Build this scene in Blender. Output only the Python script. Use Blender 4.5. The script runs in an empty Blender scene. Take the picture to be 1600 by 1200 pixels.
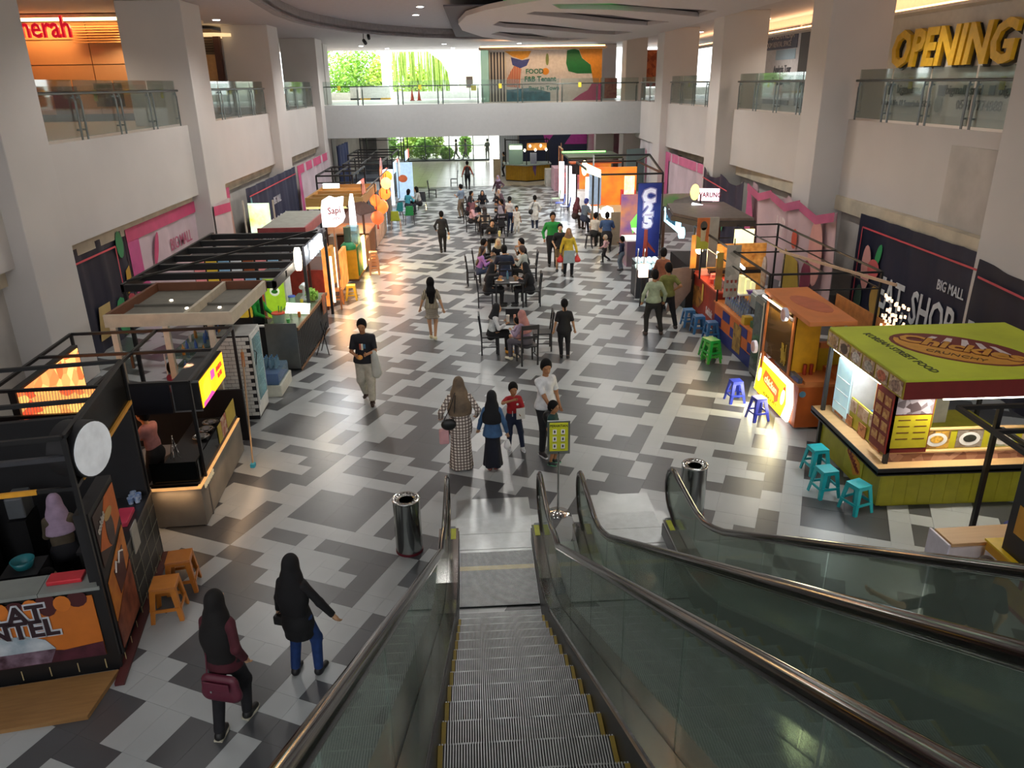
import bpy, math, random
import numpy as np
from mathutils import Vector, Matrix
from mathutils.geometry import tessellate_polygon
PI = math.pi
rnd = random.Random(7)
SC = bpy.context.scene
COL = SC.collection
# ---------------------------------------------------------------- camera
cam = bpy.data.cameras.new('camera'); cam.sensor_width = 36; cam.lens = 26.89; cam.clip_end = 400; cam.clip_start = 0.05
co = bpy.data.objects.new('camera', cam); COL.objects.link(co); SC.camera = co
_r = Vector((0.99888206, -0.04513774, -0.01404314)); _d = Vector((-0.02958325, -0.36518264, -0.93046573)); _f = Vector((0.03687081, 0.92984097, -0.36610971))
_m = Matrix((_r, -_d, -_f)).transposed().to_4x4(); _m.translation = (0, 0, 6.042); co.matrix_world = _m
# ---------------------------------------------------------------- world, sun, exposure
w = bpy.data.worlds.new('world'); SC.world = w; w.use_nodes = True
nt = w.node_tree; bg = nt.nodes['Background']
sky = nt.nodes.new('ShaderNodeTexSky'); sky.sky_type = 'HOSEK_WILKIE'; sky.turbidity = 6; sky.sun_direction = (0.2, -0.5, 0.85)
mixw = nt.nodes.new('ShaderNodeMixRGB'); mixw.inputs[0].default_value = 0.75; mixw.inputs[2].default_value = (1, 1, 1, 1)
nt.links.new(sky.outputs[0], mixw.inputs[1]); nt.links.new(mixw.outputs[0], bg.inputs[0]); bg.inputs[1].default_value = 4.5
sl = bpy.data.lights.new('sun', 'SUN'); sl.energy = 5; sl.angle = 0.02; so = bpy.data.objects.new('sun', sl); COL.objects.link(so); so.rotation_euler = (math.radians(-28), math.radians(12), 0)
SC.view_settings.view_transform = 'Standard'; SC.view_settings.look = 'None'; SC.view_settings.gamma = 1; SC.view_settings.use_curve_mapping = False
SC.view_settings.exposure = 0.3
SC.cycles.max_bounces = 7; SC.cycles.diffuse_bounces = 3; SC.cycles.glossy_bounces = 3; SC.cycles.transparent_max_bounces = 16
SC.cycles.caustics_reflective = False; SC.cycles.caustics_refractive = False; SC.cycles.sample_clamp_indirect = 4

def lamp(kind, x, y, z, e, col=(1, 1, 1), size=0.2, rot=None, sy=None, angle=2.6, blend=0.6):
    l = bpy.data.lights.new('lamp_light', kind); l.energy = e; l.color = col
    if kind == 'AREA':
        l.size = size
        if sy: l.shape = 'RECTANGLE'; l.size_y = sy
    else: l.shadow_soft_size = size
    if kind == 'SPOT': l.spot_size = angle; l.spot_blend = blend
    o = bpy.data.objects.new('lamp_light', l); COL.objects.link(o); o.location = (x, y, z)
    if rot: o.rotation_euler = rot
    return o
# the hall's own ceiling lamps (the row in view and its continuation over the camera), plus added spots under the far slab
for y, e in ((4, 70), (11, 110), (18, 260), (25, 480), (32, 650), (39, 700), (46, 700)):
    for x in (-5.5, 0, 5.5):
        lamp('SPOT', x, y, 8.2, e, (1, .97, .93), .35)
for y in (52, 58, 63):
    for x in (-6, 2): lamp('SPOT', x, y, 8.2, 420, (1, .97, .93), .3)
for y in (52, 58, 63):
    for x in (-5.5, 1, 6.5): lamp('SPOT', x, y, 4.5, 130, (1, .98, .95), .3)  # added under the far slab to brighten the ground floor there
for y in (18, 24, 30, 36, 42):
    lamp('SPOT', -12.2, y, 7.9, 160, (1, .85, .68), .3); lamp('SPOT', 12.2, y, 7.9, 130, (1, .9, .78), .3)

# ---------------------------------------------------------------- materials
def lin(h):
    h = h.lstrip('#'); h = ''.join(c * 2 for c in h) if len(h) == 3 else h; r = []
    for i in (0, 2, 4):
        c = int(h[i:i + 2], 16) / 255; r.append(c / 12.92 if c <= .04045 else ((c + .055) / 1.055) ** 2.4)
    return (*r, 1)
_mc = {}
def M(col, rough=.55, metal=0., emit=0., var=.08, scale=6., spec=.5, kind=None, col2=None, k=1., bump=0.):
    key = (col, rough, metal, emit, var, scale, spec, kind, col2, k, bump)
    if key in _mc: return _mc[key]
    m = bpy.data.materials.new('mat_' + col.strip('#')); m.use_nodes = True; _mc[key] = m
    n = m.node_tree; N = n.nodes; b = N['Principled BSDF']; Lk = n.links.new
    c = lin(col); b.inputs['Roughness'].default_value = rough; b.inputs['Metallic'].default_value = metal
    b.inputs['Specular IOR Level'].default_value = spec
    tc = N.new('ShaderNodeTexCoord'); src = tc.outputs['Object']
    out = None
    if kind is None:
        t = N.new('ShaderNodeTexNoise'); t.inputs['Scale'].default_value = scale; t.inputs['Detail'].default_value = 4; Lk(src, t.inputs['Vector']); fac = t.outputs['Fac']
        lo = tuple(v * (1 - var * 1.5) for v in c[:3]) + (1,); hi = tuple(min(1, v * (1 + var)) for v in c[:3]) + (1,)
        if col2: hi = lin(col2)
    elif kind in ('stripe', 'plaid', 'planks', 'wood', 'voro', 'food', 'check'):
        hi = lin(col2) if col2 else tuple(v * .5 for v in c[:3]) + (1,); lo = c
        if kind == 'stripe':
            t = N.new('ShaderNodeTexWave'); t.bands_direction = 'X'; t.inputs['Scale'].default_value = scale; Lk(src, t.inputs['Vector']); fac = t.outputs['Fac']
        elif kind == 'wood':
            mp = N.new('ShaderNodeMapping'); mp.inputs['Scale'].default_value = (1, 8, 8); Lk(src, mp.inputs[0])
            t = N.new('ShaderNodeTexNoise'); t.inputs['Scale'].default_value = scale; t.inputs['Detail'].default_value = 5; Lk(mp.outputs[0], t.inputs['Vector']); fac = t.outputs['Fac']
        elif kind == 'check':
            t = N.new('ShaderNodeTexChecker'); t.inputs['Scale'].default_value = scale; Lk(src, t.inputs['Vector']); fac = t.outputs['Fac']
        elif kind == 'plaid':
            s = []
            for i, dr in enumerate(('X', 'Z')):
                t = N.new('ShaderNodeTexWave'); t.bands_direction = dr; t.inputs['Scale'].default_value = scale; Lk(src, t.inputs['Vector']); s.append(t.outputs['Fac'])
            mx = N.new('ShaderNodeMath'); mx.operation = 'MAXIMUM'; Lk(s[0], mx.inputs[0]); Lk(s[1], mx.inputs[1]); fac = mx.outputs[0]
        else:
            t = N.new('ShaderNodeTexVoronoi'); t.inputs['Scale'].default_value = scale; Lk(src, t.inputs['Vector']); fac = t.outputs['Distance'] if kind == 'voro' else t.outputs['Color']
            if kind == 'food':
                sp = N.new('ShaderNodeSeparateColor'); Lk(t.outputs['Color'], sp.inputs[0]); fac = sp.outputs[0]
    r = N.new('ShaderNodeValToRGB'); r.color_ramp.elements[0].color = lo; r.color_ramp.elements[1].color = hi
    if kind in ('stripe', 'plaid', 'check'):
        r.color_ramp.elements[0].position = .5 if kind == 'stripe' else .72; r.color_ramp.elements[1].position = .56 if kind == 'stripe' else .86
    elif kind is None: r.color_ramp.elements[0].position = .3; r.color_ramp.elements[1].position = .7
    Lk(fac, r.inputs[0]); Lk(r.outputs[0], b.inputs['Base Color'])
    if bump:
        bp = N.new('ShaderNodeBump'); bp.inputs['Strength'].default_value = bump; bp.inputs['Distance'].default_value = .02; Lk(fac, bp.inputs['Height']); Lk(bp.outputs[0], b.inputs['Normal'])
    if emit:
        Lk(r.outputs[0], b.inputs['Emission Color']); b.inputs['Emission Strength'].default_value = emit
    return m
def GLASS(col='#cfe6dd', amt=.25, rough=.03, dark=.9):
    key = ('glass', col, amt, rough, dark)
    if key in _mc: return _mc[key]
    m = bpy.data.materials.new('glass'); m.use_nodes = True; _mc[key] = m; n = m.node_tree; N = n.nodes; N.clear()
    o = N.new('ShaderNodeOutputMaterial'); t = N.new('ShaderNodeBsdfTransparent'); g = N.new('ShaderNodeBsdfGlossy'); df = N.new('ShaderNodeBsdfDiffuse'); m1 = N.new('ShaderNodeMixShader'); mx = N.new('ShaderNodeMixShader'); f = N.new('ShaderNodeFresnel'); f.inputs[0].default_value = 1.3
    c = lin(col); t.inputs[0].default_value = tuple(v ** .5 * dark for v in c[:3]) + (1,); df.inputs[0].default_value = c; g.inputs['Roughness'].default_value = rough; m1.inputs[0].default_value = amt
    ma = N.new('ShaderNodeMath'); ma.operation = 'MULTIPLY'; ma.inputs[1].default_value = .6
    n.links.new(f.outputs[0], ma.inputs[0]); n.links.new(ma.outputs[0], mx.inputs[0]); n.links.new(t.outputs[0], m1.inputs[1]); n.links.new(df.outputs[0], m1.inputs[2]); n.links.new(m1.outputs[0], mx.inputs[1]); n.links.new(g.outputs[0], mx.inputs[2]); n.links.new(mx.outputs[0], o.inputs[0])
    return m
STEEL = M('#b9bcbc', .28, 1., var=.05); CHROME = M('#d0d2d2', .12, 1., var=.03); DSTEEL = M('#6f7474', .32, 1., var=.05)
BLACK = M('#121214', .45); BLK2 = M('#1d1d20', .6); WHITE = M('#e9e8e6', .5); RUBBER = M('#0f0f10', .35, spec=.6)

# ---------------------------------------------------------------- mesh builder
_tx = {}
def textgeo(s, size, ext, off=0, shear=0.):
    key = (s, size, ext, off, shear)
    if key not in _tx:
        c = bpy.data.curves.new('t', 'FONT'); c.body = s; c.size = size; c.extrude = ext; c.offset = off; c.resolution_u = 2; c.align_x = 'CENTER'; c.align_y = 'CENTER'; c.shear = shear
        o = bpy.data.objects.new('t', c); me = o.to_mesh()
        _tx[key] = ([tuple(v.co) for v in me.vertices], [tuple(p.vertices) for p in me.polygons])
        o.to_mesh_clear(); bpy.data.objects.remove(o); bpy.data.curves.remove(c)
    return _tx[key]
class FR:
    def __init__(s, O, U, V): s.O = Vector(O); s.U = Vector(U).normalized(); s.V = Vector(V).normalized(); s.N = s.U.cross(s.V)
    def p(s, a, b, d=0.): return s.O + s.U * a + s.V * b + s.N * d
def FY(x, y, z): return FR((x, y, z), (1, 0, 0), (0, 0, 1))          # faces -Y (towards the camera)
def FXp(x, y, z): return FR((x, y, z), (0, 1, 0), (0, 0, 1))         # faces +X
def FXm(x, y, z): return FR((x, y, z), (0, -1, 0), (0, 0, 1))        # faces -X
def FZ(x, y, z, a=0.): return FR((x, y, z), (math.cos(a), math.sin(a), 0), (-math.sin(a), math.cos(a), 0))
class MB:
    def __init__(s): s.v = []; s.f = []; s.mi = []; s.sm = []
    def add(s, vs, fs, mi=0, sm=False):
        k = len(s.v); s.v += [tuple(v) for v in vs]
        for f in fs: s.f.append(tuple(i + k for i in f)); s.mi.append(mi); s.sm.append(sm)
        return s
    def bx(s, x0, x1, y0, y1, z0, z1, mi=0):
        return s.add([(x0, y0, z0), (x1, y0, z0), (x1, y1, z0), (x0, y1, z0), (x0, y0, z1), (x1, y0, z1), (x1, y1, z1), (x0, y1, z1)],
                     [(3, 2, 1, 0), (4, 5, 6, 7), (0, 1, 5, 4), (1, 2, 6, 5), (2, 3, 7, 6), (3, 0, 4, 7)], mi)
    def box(s, c, d, rz=0., mi=0):
        ca, sa = math.cos(rz), math.sin(rz); vs = []
        for z in (-.5, .5):
            for x, y in ((-.5, -.5), (.5, -.5), (.5, .5), (-.5, .5)):
                a, b = x * d[0], y * d[1]; vs.append((c[0] + a * ca - b * sa, c[1] + a * sa + b * ca, c[2] + z * d[2]))
        return s.add(vs, [(3, 2, 1, 0), (4, 5, 6, 7), (0, 1, 5, 4), (1, 2, 6, 5), (2, 3, 7, 6), (3, 0, 4, 7)], mi)
    def beam(s, a, b, w=.04, h=None, mi=0):
        a, b = Vector(a), Vector(b); h = h or w; d = (b - a).normalized(); up = Vector((0, 0, 1)) if abs(d.z) < .95 else Vector((0, 1, 0))
        u = d.cross(up).normalized() * (w / 2); v = u.cross(d).normalized() * (h / 2)
        vs = [p + x * u + y * v for p in (a, b) for x, y in ((-1, -1), (1, -1), (1, 1), (-1, 1))]
        return s.add(vs, [(0, 1, 2, 3), (7, 6, 5, 4), (0, 4, 5, 1), (1, 5, 6, 2), (2, 6, 7, 3), (3, 7, 4, 0)], mi)
    def tube(s, pts, r, n=8, mi=0, closed=False, sm=True, flat=1.):
        pts = [Vector(p) for p in pts]; m = len(pts); rs = r if isinstance(r, (list, tuple)) else [r] * m; vs = []; ref = None
        for i, p in enumerate(pts):
            a = pts[(i - 1) % m] if (closed or i) else p; b = pts[(i + 1) % m] if (closed or i < m - 1) else p
            d = (b - a).normalized()
            if ref is None: ref = Vector((0, 0, 1)) if abs(d.z) < .9 else Vector((1, 0, 0))
            u = (ref - d * ref.dot(d)).normalized(); ref = u; v = d.cross(u)
            for k in range(n):
                t = 2 * PI * k / n; vs.append(p + u * math.cos(t) * rs[i] * flat + v * math.sin(t) * rs[i])
        fs = []
        for i in range(m if closed else m - 1):
            j = (i + 1) % m
            for k in range(n): fs.append((i * n + k, i * n + (k + 1) % n, j * n + (k + 1) % n, j * n + k))
        s.add(vs, fs, mi, sm)
        if not closed: s.add([vs[k] for k in range(n)] + vs[-n:], [tuple(range(n - 1, -1, -1)), tuple(range(n, 2 * n))], mi)
        return s
    def lathe(s, prof, c=(0, 0, 0), n=20, mi=0, sm=True, sx=1., sy=1.):
        vs = []; fs = []; m = len(prof)
        for r, z in prof:
            for k in range(n): t = 2 * PI * k / n; vs.append((c[0] + r * sx * math.cos(t), c[1] + r * sy * math.sin(t), c[2] + z))
        for i in range(m - 1):
            for k in range(n): fs.append((i * n + k, i * n + (k + 1) % n, (i + 1) * n + (k + 1) % n, (i + 1) * n + k))
        s.add(vs, fs, mi, sm)
        if prof[0][0] > .001: s.add(vs[:n], [tuple(range(n - 1, -1, -1))], mi)
        if prof[-1][0] > .001: s.add(vs[-n:], [tuple(range(n))], mi)
        return s
    def poly(s, fr, pts, d0, d1, mi=0, holes=()):
        loops = [[Vector((a, b, 0)) for a, b in lp] for lp in (pts, *holes)]
        tri = tessellate_polygon(loops) if (len(pts) > 4 or holes) else ([(0, 1, 2), (0, 2, 3)] if len(pts) == 4 else [(0, 1, 2)])
        fl = [q for lp in loops for q in lp]; n = len(fl); vs = [fr.p(q.x, q.y, d0) for q in fl] + [fr.p(q.x, q.y, d1) for q in fl]; fs = []
        for t in tri:
            a, b, c = t; ar = (fl[b] - fl[a]).cross(fl[c] - fl[a]).z
            if ar < 0: a, c = c, a
            fs.append((a + n, b + n, c + n)); fs.append((c, b, a))
        k = 0
        for lp in loops:
            m = len(lp)
            for i in range(m): fs.append((k + i, k + (i + 1) % m, k + n + (i + 1) % m, k + n + i))
            k += m
        return s.add(vs, fs, mi)
    def rect(s, fr, a0, b0, a1, b1, d0=0., d1=.01, mi=0): return s.poly(fr, [(a0, b0), (a1, b0), (a1, b1), (a0, b1)], d0, d1, mi)
    def ell(s, fr, a, b, ra, rb, d0=0., d1=.01, mi=0, n=20): return s.poly(fr, [(a + ra * math.cos(2 * PI * k / n), b + rb * math.sin(2 * PI * k / n)) for k in range(n)], d0, d1, mi)
    def text(s, fr, a, b, size, txt, d=0., ext=.006, mi=0, off=0., sx=1., shear=0., rot=0.):
        vs, fs = textgeo(txt, size, ext, off, shear); c, q = math.cos(rot), math.sin(rot)
        return s.add([fr.p(a + (x * sx) * c - y * q, b + (x * sx) * q + y * c, d + ext + z) for x, y, z in vs], fs, mi)
    def build(s, name, mats, parent=None, bevel=0., kind=None, label=None, cat=None, group=None, loc=None, rz=0.):
        me = bpy.data.meshes.new(name); me.from_pydata(s.v, [], s.f)
        mats = mats if isinstance(mats, (list, tuple)) else [mats]
        for m in mats: me.materials.append(m)
        me.polygons.foreach_set('material_index', s.mi); me.polygons.foreach_set('use_smooth', s.sm); me.update()
        o = bpy.data.objects.new(name, me); COL.objects.link(o)
        if parent: o.parent = parent
        if loc: o.location = loc
        if rz: o.rotation_euler = (0, 0, rz)
        if bevel: b = o.modifiers.new('bevel', 'BEVEL'); b.width = bevel; b.segments = 2; b.limit_method = 'ANGLE'
        return tag(o, label, cat, group, kind)
def tag(o, label=None, cat=None, group=None, kind=None):
    for k_, v_ in (('label', label), ('category', cat), ('group', group), ('kind', kind)):
        if v_: o[k_] = v_
    return o
def thing(name, label, cat, x=0, y=0, z=0, rz=0., group=None):
    o = bpy.data.objects.new(name, None); COL.objects.link(o); o.location = (x, y, z); o.rotation_euler = (0, 0, rz); o.empty_display_size = .2
    return tag(o, label, cat, group)
def kids(o): return [c for c in bpy.data.objects if c.parent == o]
def dup(root, loc, rz=None, label=None, group=None, sc=None):
    r = root.copy(); COL.objects.link(r); r.location = loc
    if rz is not None: r.rotation_euler = (0, 0, rz)
    if sc: r.scale = sc
    if label: r['label'] = label
    if group: r['group'] = group
    for ch in CH[root.name] if root.name in CH else []:
        c = ch.copy(); COL.objects.link(c); c.parent = r
        for g in CH.get(ch.name, []): d = g.copy(); COL.objects.link(d); d.parent = c
    return r
CH = {}
def reg(root):
    "remember a finished prototype's parts so that dup() can copy them"
    CH[root.name] = kids(root)
    for c in CH[root.name]: CH[c.name] = kids(c)
    return root
def B(): return MB()
def light_only(): pass
# ================================================================ structure
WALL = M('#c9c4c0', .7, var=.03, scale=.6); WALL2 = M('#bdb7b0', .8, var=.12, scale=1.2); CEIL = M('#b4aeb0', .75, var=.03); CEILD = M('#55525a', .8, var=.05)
BEIGE = M('#c9bda6', .8, var=.15, scale=1.5)
# floor: rotated 0.3 m module, white and charcoal tiles
FO = Vector((-3.025, 10.143, 0)); FU = Vector((.912911, -.408159, 0)); FV = Vector((.408159, .912911, 0))
PAT = {}
def _r(y, *sp):
    for a, b in sp:
        for u in range(a, b): PAT[(u, y)] = 1
for y in (0, 1, 2): _r(y, (0, 4))
_r(3, (2, 4)); _r(5, (0, 4)); _r(6, (0, 2))
_r(7, (-1, 0), (3, 5)); _r(8, (-1, 4)); _r(9, (0, 4)); _r(10, (1, 4)); _r(11, (-3, -2), (1, 5)); _r(12, (-3, -2), (0, 2), (4, 5)); _r(13, (-3, -1), (0, 4)); _r(14, (-3, 1), (2, 4))
_r(13, (5, 9), (11, 15)); _r(14, (5, 7), (10, 12), (13, 15)); _r(15, (5, 6), (10, 12), (14, 15)); _r(16, (5, 8), (10, 11), (14, 15)); _r(17, (6, 11)); _r(18, (5, 7), (8, 14)); _r(19, (5, 7), (8, 10), (12, 15))
_r(20, (7, 9), (14, 15)); _r(21, (13, 15)); _r(22, (11, 15))
_r(10, (8, 11)); _r(11, (8, 11)); _r(9, (9, 12)); _r(8, (9, 10))      # T
_r(16, (-3, -1)); _r(17, (-3, -1)); _r(18, (-2, -1)); _r(19, (-2, -1))
_r(8, (-3, -2)); _r(9, (-3, -2)); _r(-2, (0, 2))
CAN = set()
for (u, v) in PAT: k = v // 8; CAN.add(((u + 8 * k) % 32, v - 8 * k))
def dark(u, v): k = v // 8; return ((u + 8 * k) % 32, v - 8 * k) in CAN
def visible(p):
    q = Vector(p) - Vector((0, 0, 6.042)); z = q.dot(_f); x = q.dot(_r) if 0 else q.dot(_RR); y = q.dot(_d)
    return z > 0 and abs(x / z) < .69 and abs(y / z) < .52
_RR = Vector((0.99888206, -0.04513774, -0.01404314))
def floor_ok(x, y): return -9.3 < x < 10.6 and 3.6 < y < 49.5
TL = M('#a6abac', .3, var=.05, scale=1.3, spec=.65); TD = M('#494b4e', .32, var=.07, scale=2.2, spec=.7); TP = M('#c3bdae', .22, var=.05, scale=1.3)
tiles = []
for U in range(-60, 80):
    for V in range(-60, 160):
        u, v = 2 * U, 2 * V
        p = FO + FU * (.3 * (u + 1)) + FV * (.3 * (v + 1))
        if not floor_ok(p.x, p.y): continue
        c = [[dark(u + i, v + j) for j in (0, 1)] for i in (0, 1)]
        if c[0][0] == c[0][1] == c[1][0] == c[1][1]: sub = [(0, 0, 2, 2)]
        elif c[0][0] == c[0][1] and c[1][0] == c[1][1]: sub = [(0, 0, 1, 2), (1, 0, 1, 2)]
        elif c[0][0] == c[1][0] and c[0][1] == c[1][1]: sub = [(0, 0, 2, 1), (0, 1, 2, 1)]
        else: sub = [(i, j, 1, 1) for i in (0, 1) for j in (0, 1)]
        for i, j, a, b in sub: tiles.append((u + i, v + j, a, b, c[i][j]))
def tile_poly(mb, q0, du, dv, z, mi):
    g = .0012; a, b = q0 + FU * g + FV * g, FU * (du - 2 * g); c = FV * (dv - 2 * g)
    P = [a, a + b, a + b + c, a + c]
    mb.add([(p.x, p.y, z - .012) for p in P] + [(p.x, p.y, z) for p in P], [(4, 5, 6, 7), (0, 1, 5, 4), (1, 2, 6, 5), (2, 3, 7, 6), (3, 0, 4, 7)], mi)
floor = B().bx(-9.5, 10.9, -6, 70, -.3, -.012).build('floor', M('#8b8d8c', .6), kind='structure')
def tpos(t): return FO + FU * (.3 * (t[0] + t[2] / 2)) + FV * (.3 * (t[1] + t[3] / 2))
cand = []
for t in tiles:
    p = tpos(t)
    if visible(p) and -4.0 < p.x < 5.6 and p.y > 5.8 and (p.y > 10.5 or p.x < -.9): cand.append((p.length / (t[2] * t[3]) ** .5, t))
cand.sort(); solo = set(t for _, t in cand[:296])
mesh_cache = {}
rest = B()
for t in tiles:
    q = FO + FU * (.3 * t[0]) + FV * (.3 * t[1])
    if t in solo:
        key = t[2:]
        if key not in mesh_cache:
            mb = B(); tile_poly(mb, Vector((0, 0, 0)), .3 * t[2], .3 * t[3], 0, 0); o = mb.build('tile', TD if t[4] else TL, floor); mesh_cache[key] = o.data; o.location = q
        else:
            o = bpy.data.objects.new('tile', mesh_cache[key]); COL.objects.link(o); o.parent = floor; o.location = q
    else: tile_poly(rest, q, .3 * t[2], .3 * t[3], 0, 1 if t[4] else 0)
rest.build('tile', [TL, TD], floor, kind='stuff')
far = B()
for i in range(34):
    for j in range(29):
        x, y = -9.3 + .6 * i, 49.6 + .6 * j; far.bx(x + .003, x + .597, y + .003, y + .597, -.012, .0)
far.build('tile', TP, floor, kind='stuff')

def S(mb, name, m, **k): return mb.build(name, m, kind='structure', **k)
# lower walls, fascias (balcony fronts), upper floors
S(B().bx(-9.75, -9.45, -6, 67, 0, 4.6), 'wall_left', WALL2)
S(B().bx(10.75, 11.05, -6, 67, 0, 4.6), 'wall_right', WALL2)
S(B().bx(-9.9, -9.1, -4, 49, 2.8, 4.95), 'trim_1', WALL)
FR_R = [(10.85, -4), (10.85, 15), (9.75, 44), (9.75, 49)]
mb = B(); mb.poly(FZ(0, 0, 0), FR_R + [(11.4, 49), (11.4, -4)], 2.85, 4.95); S(mb, 'trim_2', WALL)
S(B().bx(-9.2, 9.9, 47.6, 48.3, 3.15, 4.95), 'trim_3', M('#aeb0b0', .7, var=.02))
S(B().bx(-22, -9.3, -6, 68, 4.6, 4.94), 'upper_floor', M('#b7a695', .35, var=.05)); S(B().bx(10.9, 22, -6, 68, 4.6, 4.94), 'upper_floor', M('#a9a49c', .35, var=.05))
S(B().bx(-9.3, 10.9, 48.2, 68, 4.6, 4.94), 'upper_floor', M('#b9bcb8', .35, var=.05))
# beige soffit lips under the fascia
S(B().bx(-9.45, -9.32, 4, 48, 2.45, 2.8), 'trim_4', BEIGE); S(B().bx(10.5, 10.75, 4, 48, 2.45, 2.85), 'trim_5', BEIGE)
# columns
def column(x0, x1, y0, y1, z0=0., z1=8.5): return S(B().bx(x0, x1, y0, y1, z0, z1), 'column', WALL, bevel=.02)
for y0, y1 in ((15.2, 16.8), (25.9, 27.65), (36.2, 38.0), (46.6, 48.6)): column(-10.7, -8.75, y0, y1)
column(-10.6, -9.4, 52.5, 54); column(-9.6, -9.0, 10.2, 11.8)
for x0, y0, y1 in ((10.35, 13.6, 15.4), (9.7, 22.5, 23.8), (9.55, 31.7, 33.1), (9.5, 41.3, 42.9)): column(x0, x0 + 1.75, y0, y1)
column(9.3, 10.6, 50.5, 52); column(8.6, 9.9, 57.5, 59)
column(-8.2, -7.3, 66, 66.8, 0, 4.6); column(2.0, 3.0, 65, 66.6, 0, 4.6)
# ceiling with oval recess
ovl = [(-6.2, 21), (-6.3, 25.3), (-6.5, 27.2), (-6.85, 30.7), (-6.9, 34), (-6.6, 36.8), (-5.8, 40.4), (-4.6, 43.1), (-2.8, 45.8), (-.7, 47.5), (2.5, 48.5), (6, 47.5), (8, 44), (8.6, 38), (8.6, 28), (8, 20), (5, 15), (0, 13.5), (-4.5, 16)]
mb = B(); mb.poly(FZ(0, 0, 0), [(-22, -6), (22, -6), (22, 64.5), (-22, 64.5)], 8.5, 8.62, holes=[ovl]); S(mb, 'ceiling', CEIL)
S(B().bx(-8, 9.5, 12, 50, 8.9, 9.0), 'ceiling', M('#aba6aa', .75, var=.03))
mb = B(); ring = [(x * 1.0, y) for x, y in ovl]; mb.poly(FZ(0, 0, 0), [(x * 1.04 - .0, (y - 31) * 1.02 + 31) for x, y in ovl], 8.42, 8.9, holes=[ovl]); S(mb, 'trim_6', M('#8f8a8c', .8))
lobe = [(2.3, 24.6), (1.2, 26.4), (.45, 28), (-.24, 30.3), (-.6, 34.2), (-.5, 38.4), (.5, 44), (2.2, 48.2), (4.7, 50), (8.9, 50), (9.6, 45), (9.6, 24), (5, 23.4)]
slots = [[(2.45, 26.3), (2.89, 28.0), (4.56, 28.45), (6.51, 29.9), (8.65, 32.1), (8.57, 29.4), (7.64, 28.8), (6.45, 28.1), (4.31, 26.3)],
         [(1.88, 29.8), (2.1, 28.85), (3.75, 29.8), (5.05, 30.75), (6.89, 33.3), (8.11, 34.5), (7.6, 36.5), (5.86, 34.8), (3.59, 31.95)],
         [(.82, 35.1), (1.03, 33.1), (2.95, 35.1), (5.6, 39.3), (6.7, 40.1), (7.93, 41.3), (7.3, 43.2), (5.78, 41.9), (2.92, 38.2), (1.41, 36.7)],
         [(.86, 41.4), (1.22, 39.6), (2.85, 41.3), (4.18, 45.2), (6.42, 46.3), (5.5, 48.3), (4.61, 48.3), (2.07, 45)]]
mb = B(); mb.poly(FZ(0, 0, 0), lobe, 8.3, 8.46, holes=slots); S(mb, 'trim_7', M('#c2bec0', .75, var=.02))
S(B().bx(-1, 9.5, 28.9, 50, 8.5, 8.54), 'ceiling', CEILD); S(B().bx(1, 9.5, 24.2, 28.9, 8.5, 8.54), 'ceiling', M('#2f9c46', .6, emit=.35))  # green plate glows by itself to stand for the slot's green lighting
# end walls
S(B().bx(-22, 22, -6.3, -6, 0, 5.0), 'wall_back', WALL)  # unseen wall kept low so that sky light enters above it
S(B().bx(-22.3, -22, -6, 66, 4.6, 8.6), 'wall_left', WALL); S(B().bx(22, 22.3, -6, 66, 4.6, 8.6), 'wall_right', WALL)
S(B().bx(-16.2, -15.9, -4, 41, 4.94, 8.5), 'wall_left', M('#b58a63', .6, var=.06, scale=1.5))
S(B().bx(14.0, 14.3, -4, 46, 4.94, 8.5), 'wall_right', M('#d3cbc0', .6, var=.03))
S(B().bx(13.2, 14.0, -4, 60, 7.85, 7.93), 'trim_8', M('#d6cec4', .6))
lamp('AREA', 13.6, 25, 7.99, 420, (1, .62, .32), .3, (PI, 0, 0), 56)
S(B().bx(13.22, 13.3, -4, 60, 7.93, 7.99), 'light_strip', M('#ffb070', .5, emit=5.))
# ================================================================ railings of the upper floor
GRN = GLASS('#e6f2ec', .015); RAILM = M('#777d7e', .3, 1., var=.04); DARKM = M('#3c4144', .4, .6); STICK = M('#d8c63c', .6)
def railing(p0, p1, label, n, sticker=True):
    p0, p1 = Vector(p0), Vector(p1); L = (p1 - p0).length; d = (p1 - p0) / L; ang = math.atan2(d.y, d.x)
    t = thing('glass_railing', label, 'railing', p0.x, p0.y, 4.95, ang, 'glass railings of the upper floor')
    B().tube([(0, .06, 1.02), (L, .06, 1.02)], .032, 8).build('handrail', RAILM, t)
    pw = L / n
    for i in range(n):
        a, b = i * pw + .14, (i + 1) * pw - .14
        g = B().bx(a - .1, b + .1, -.01, .005, .06, 1.3).build('glass_pane', GRN, t)
        for x in (a, b): B().beam((x, .05, 0), (x, .05, .86), .07, .02).beam((x, .05, .8), (x, .02, 1.02), .03).bx(x - .02, x + .02, -.03, .05, .2, .24).bx(x - .02, x + .02, -.03, .05, .9, .94).build('post', RAILM, t)
        if sticker and i % 2 == 0: B().bx((a + b) / 2 - .09, (a + b) / 2 + .09, -.016, -.011, .82, 1.08).build('sticker', STICK, t)
xl = -9.2
railing((xl, 25.6), (xl, 17.1), 'glass railing on the left balcony, nearest bay, in front of the orange wooden shop', 4)
railing((xl, 36.0), (xl, 27.8), 'glass railing on the left balcony, second bay from the front', 4)
railing((xl, 46.4), (xl, 38.2), 'glass railing on the left balcony, third bay, before the bright doors', 4)
def rx(y): return 10.8 - (y - 15) * 1.05 / 29 if y > 15 else 10.8
railing((rx(15.6) + .08, 15.6), (rx(22.3) + .08, 22.3), 'glass railing on the right balcony under the yellow opening letters', 4)
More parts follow.
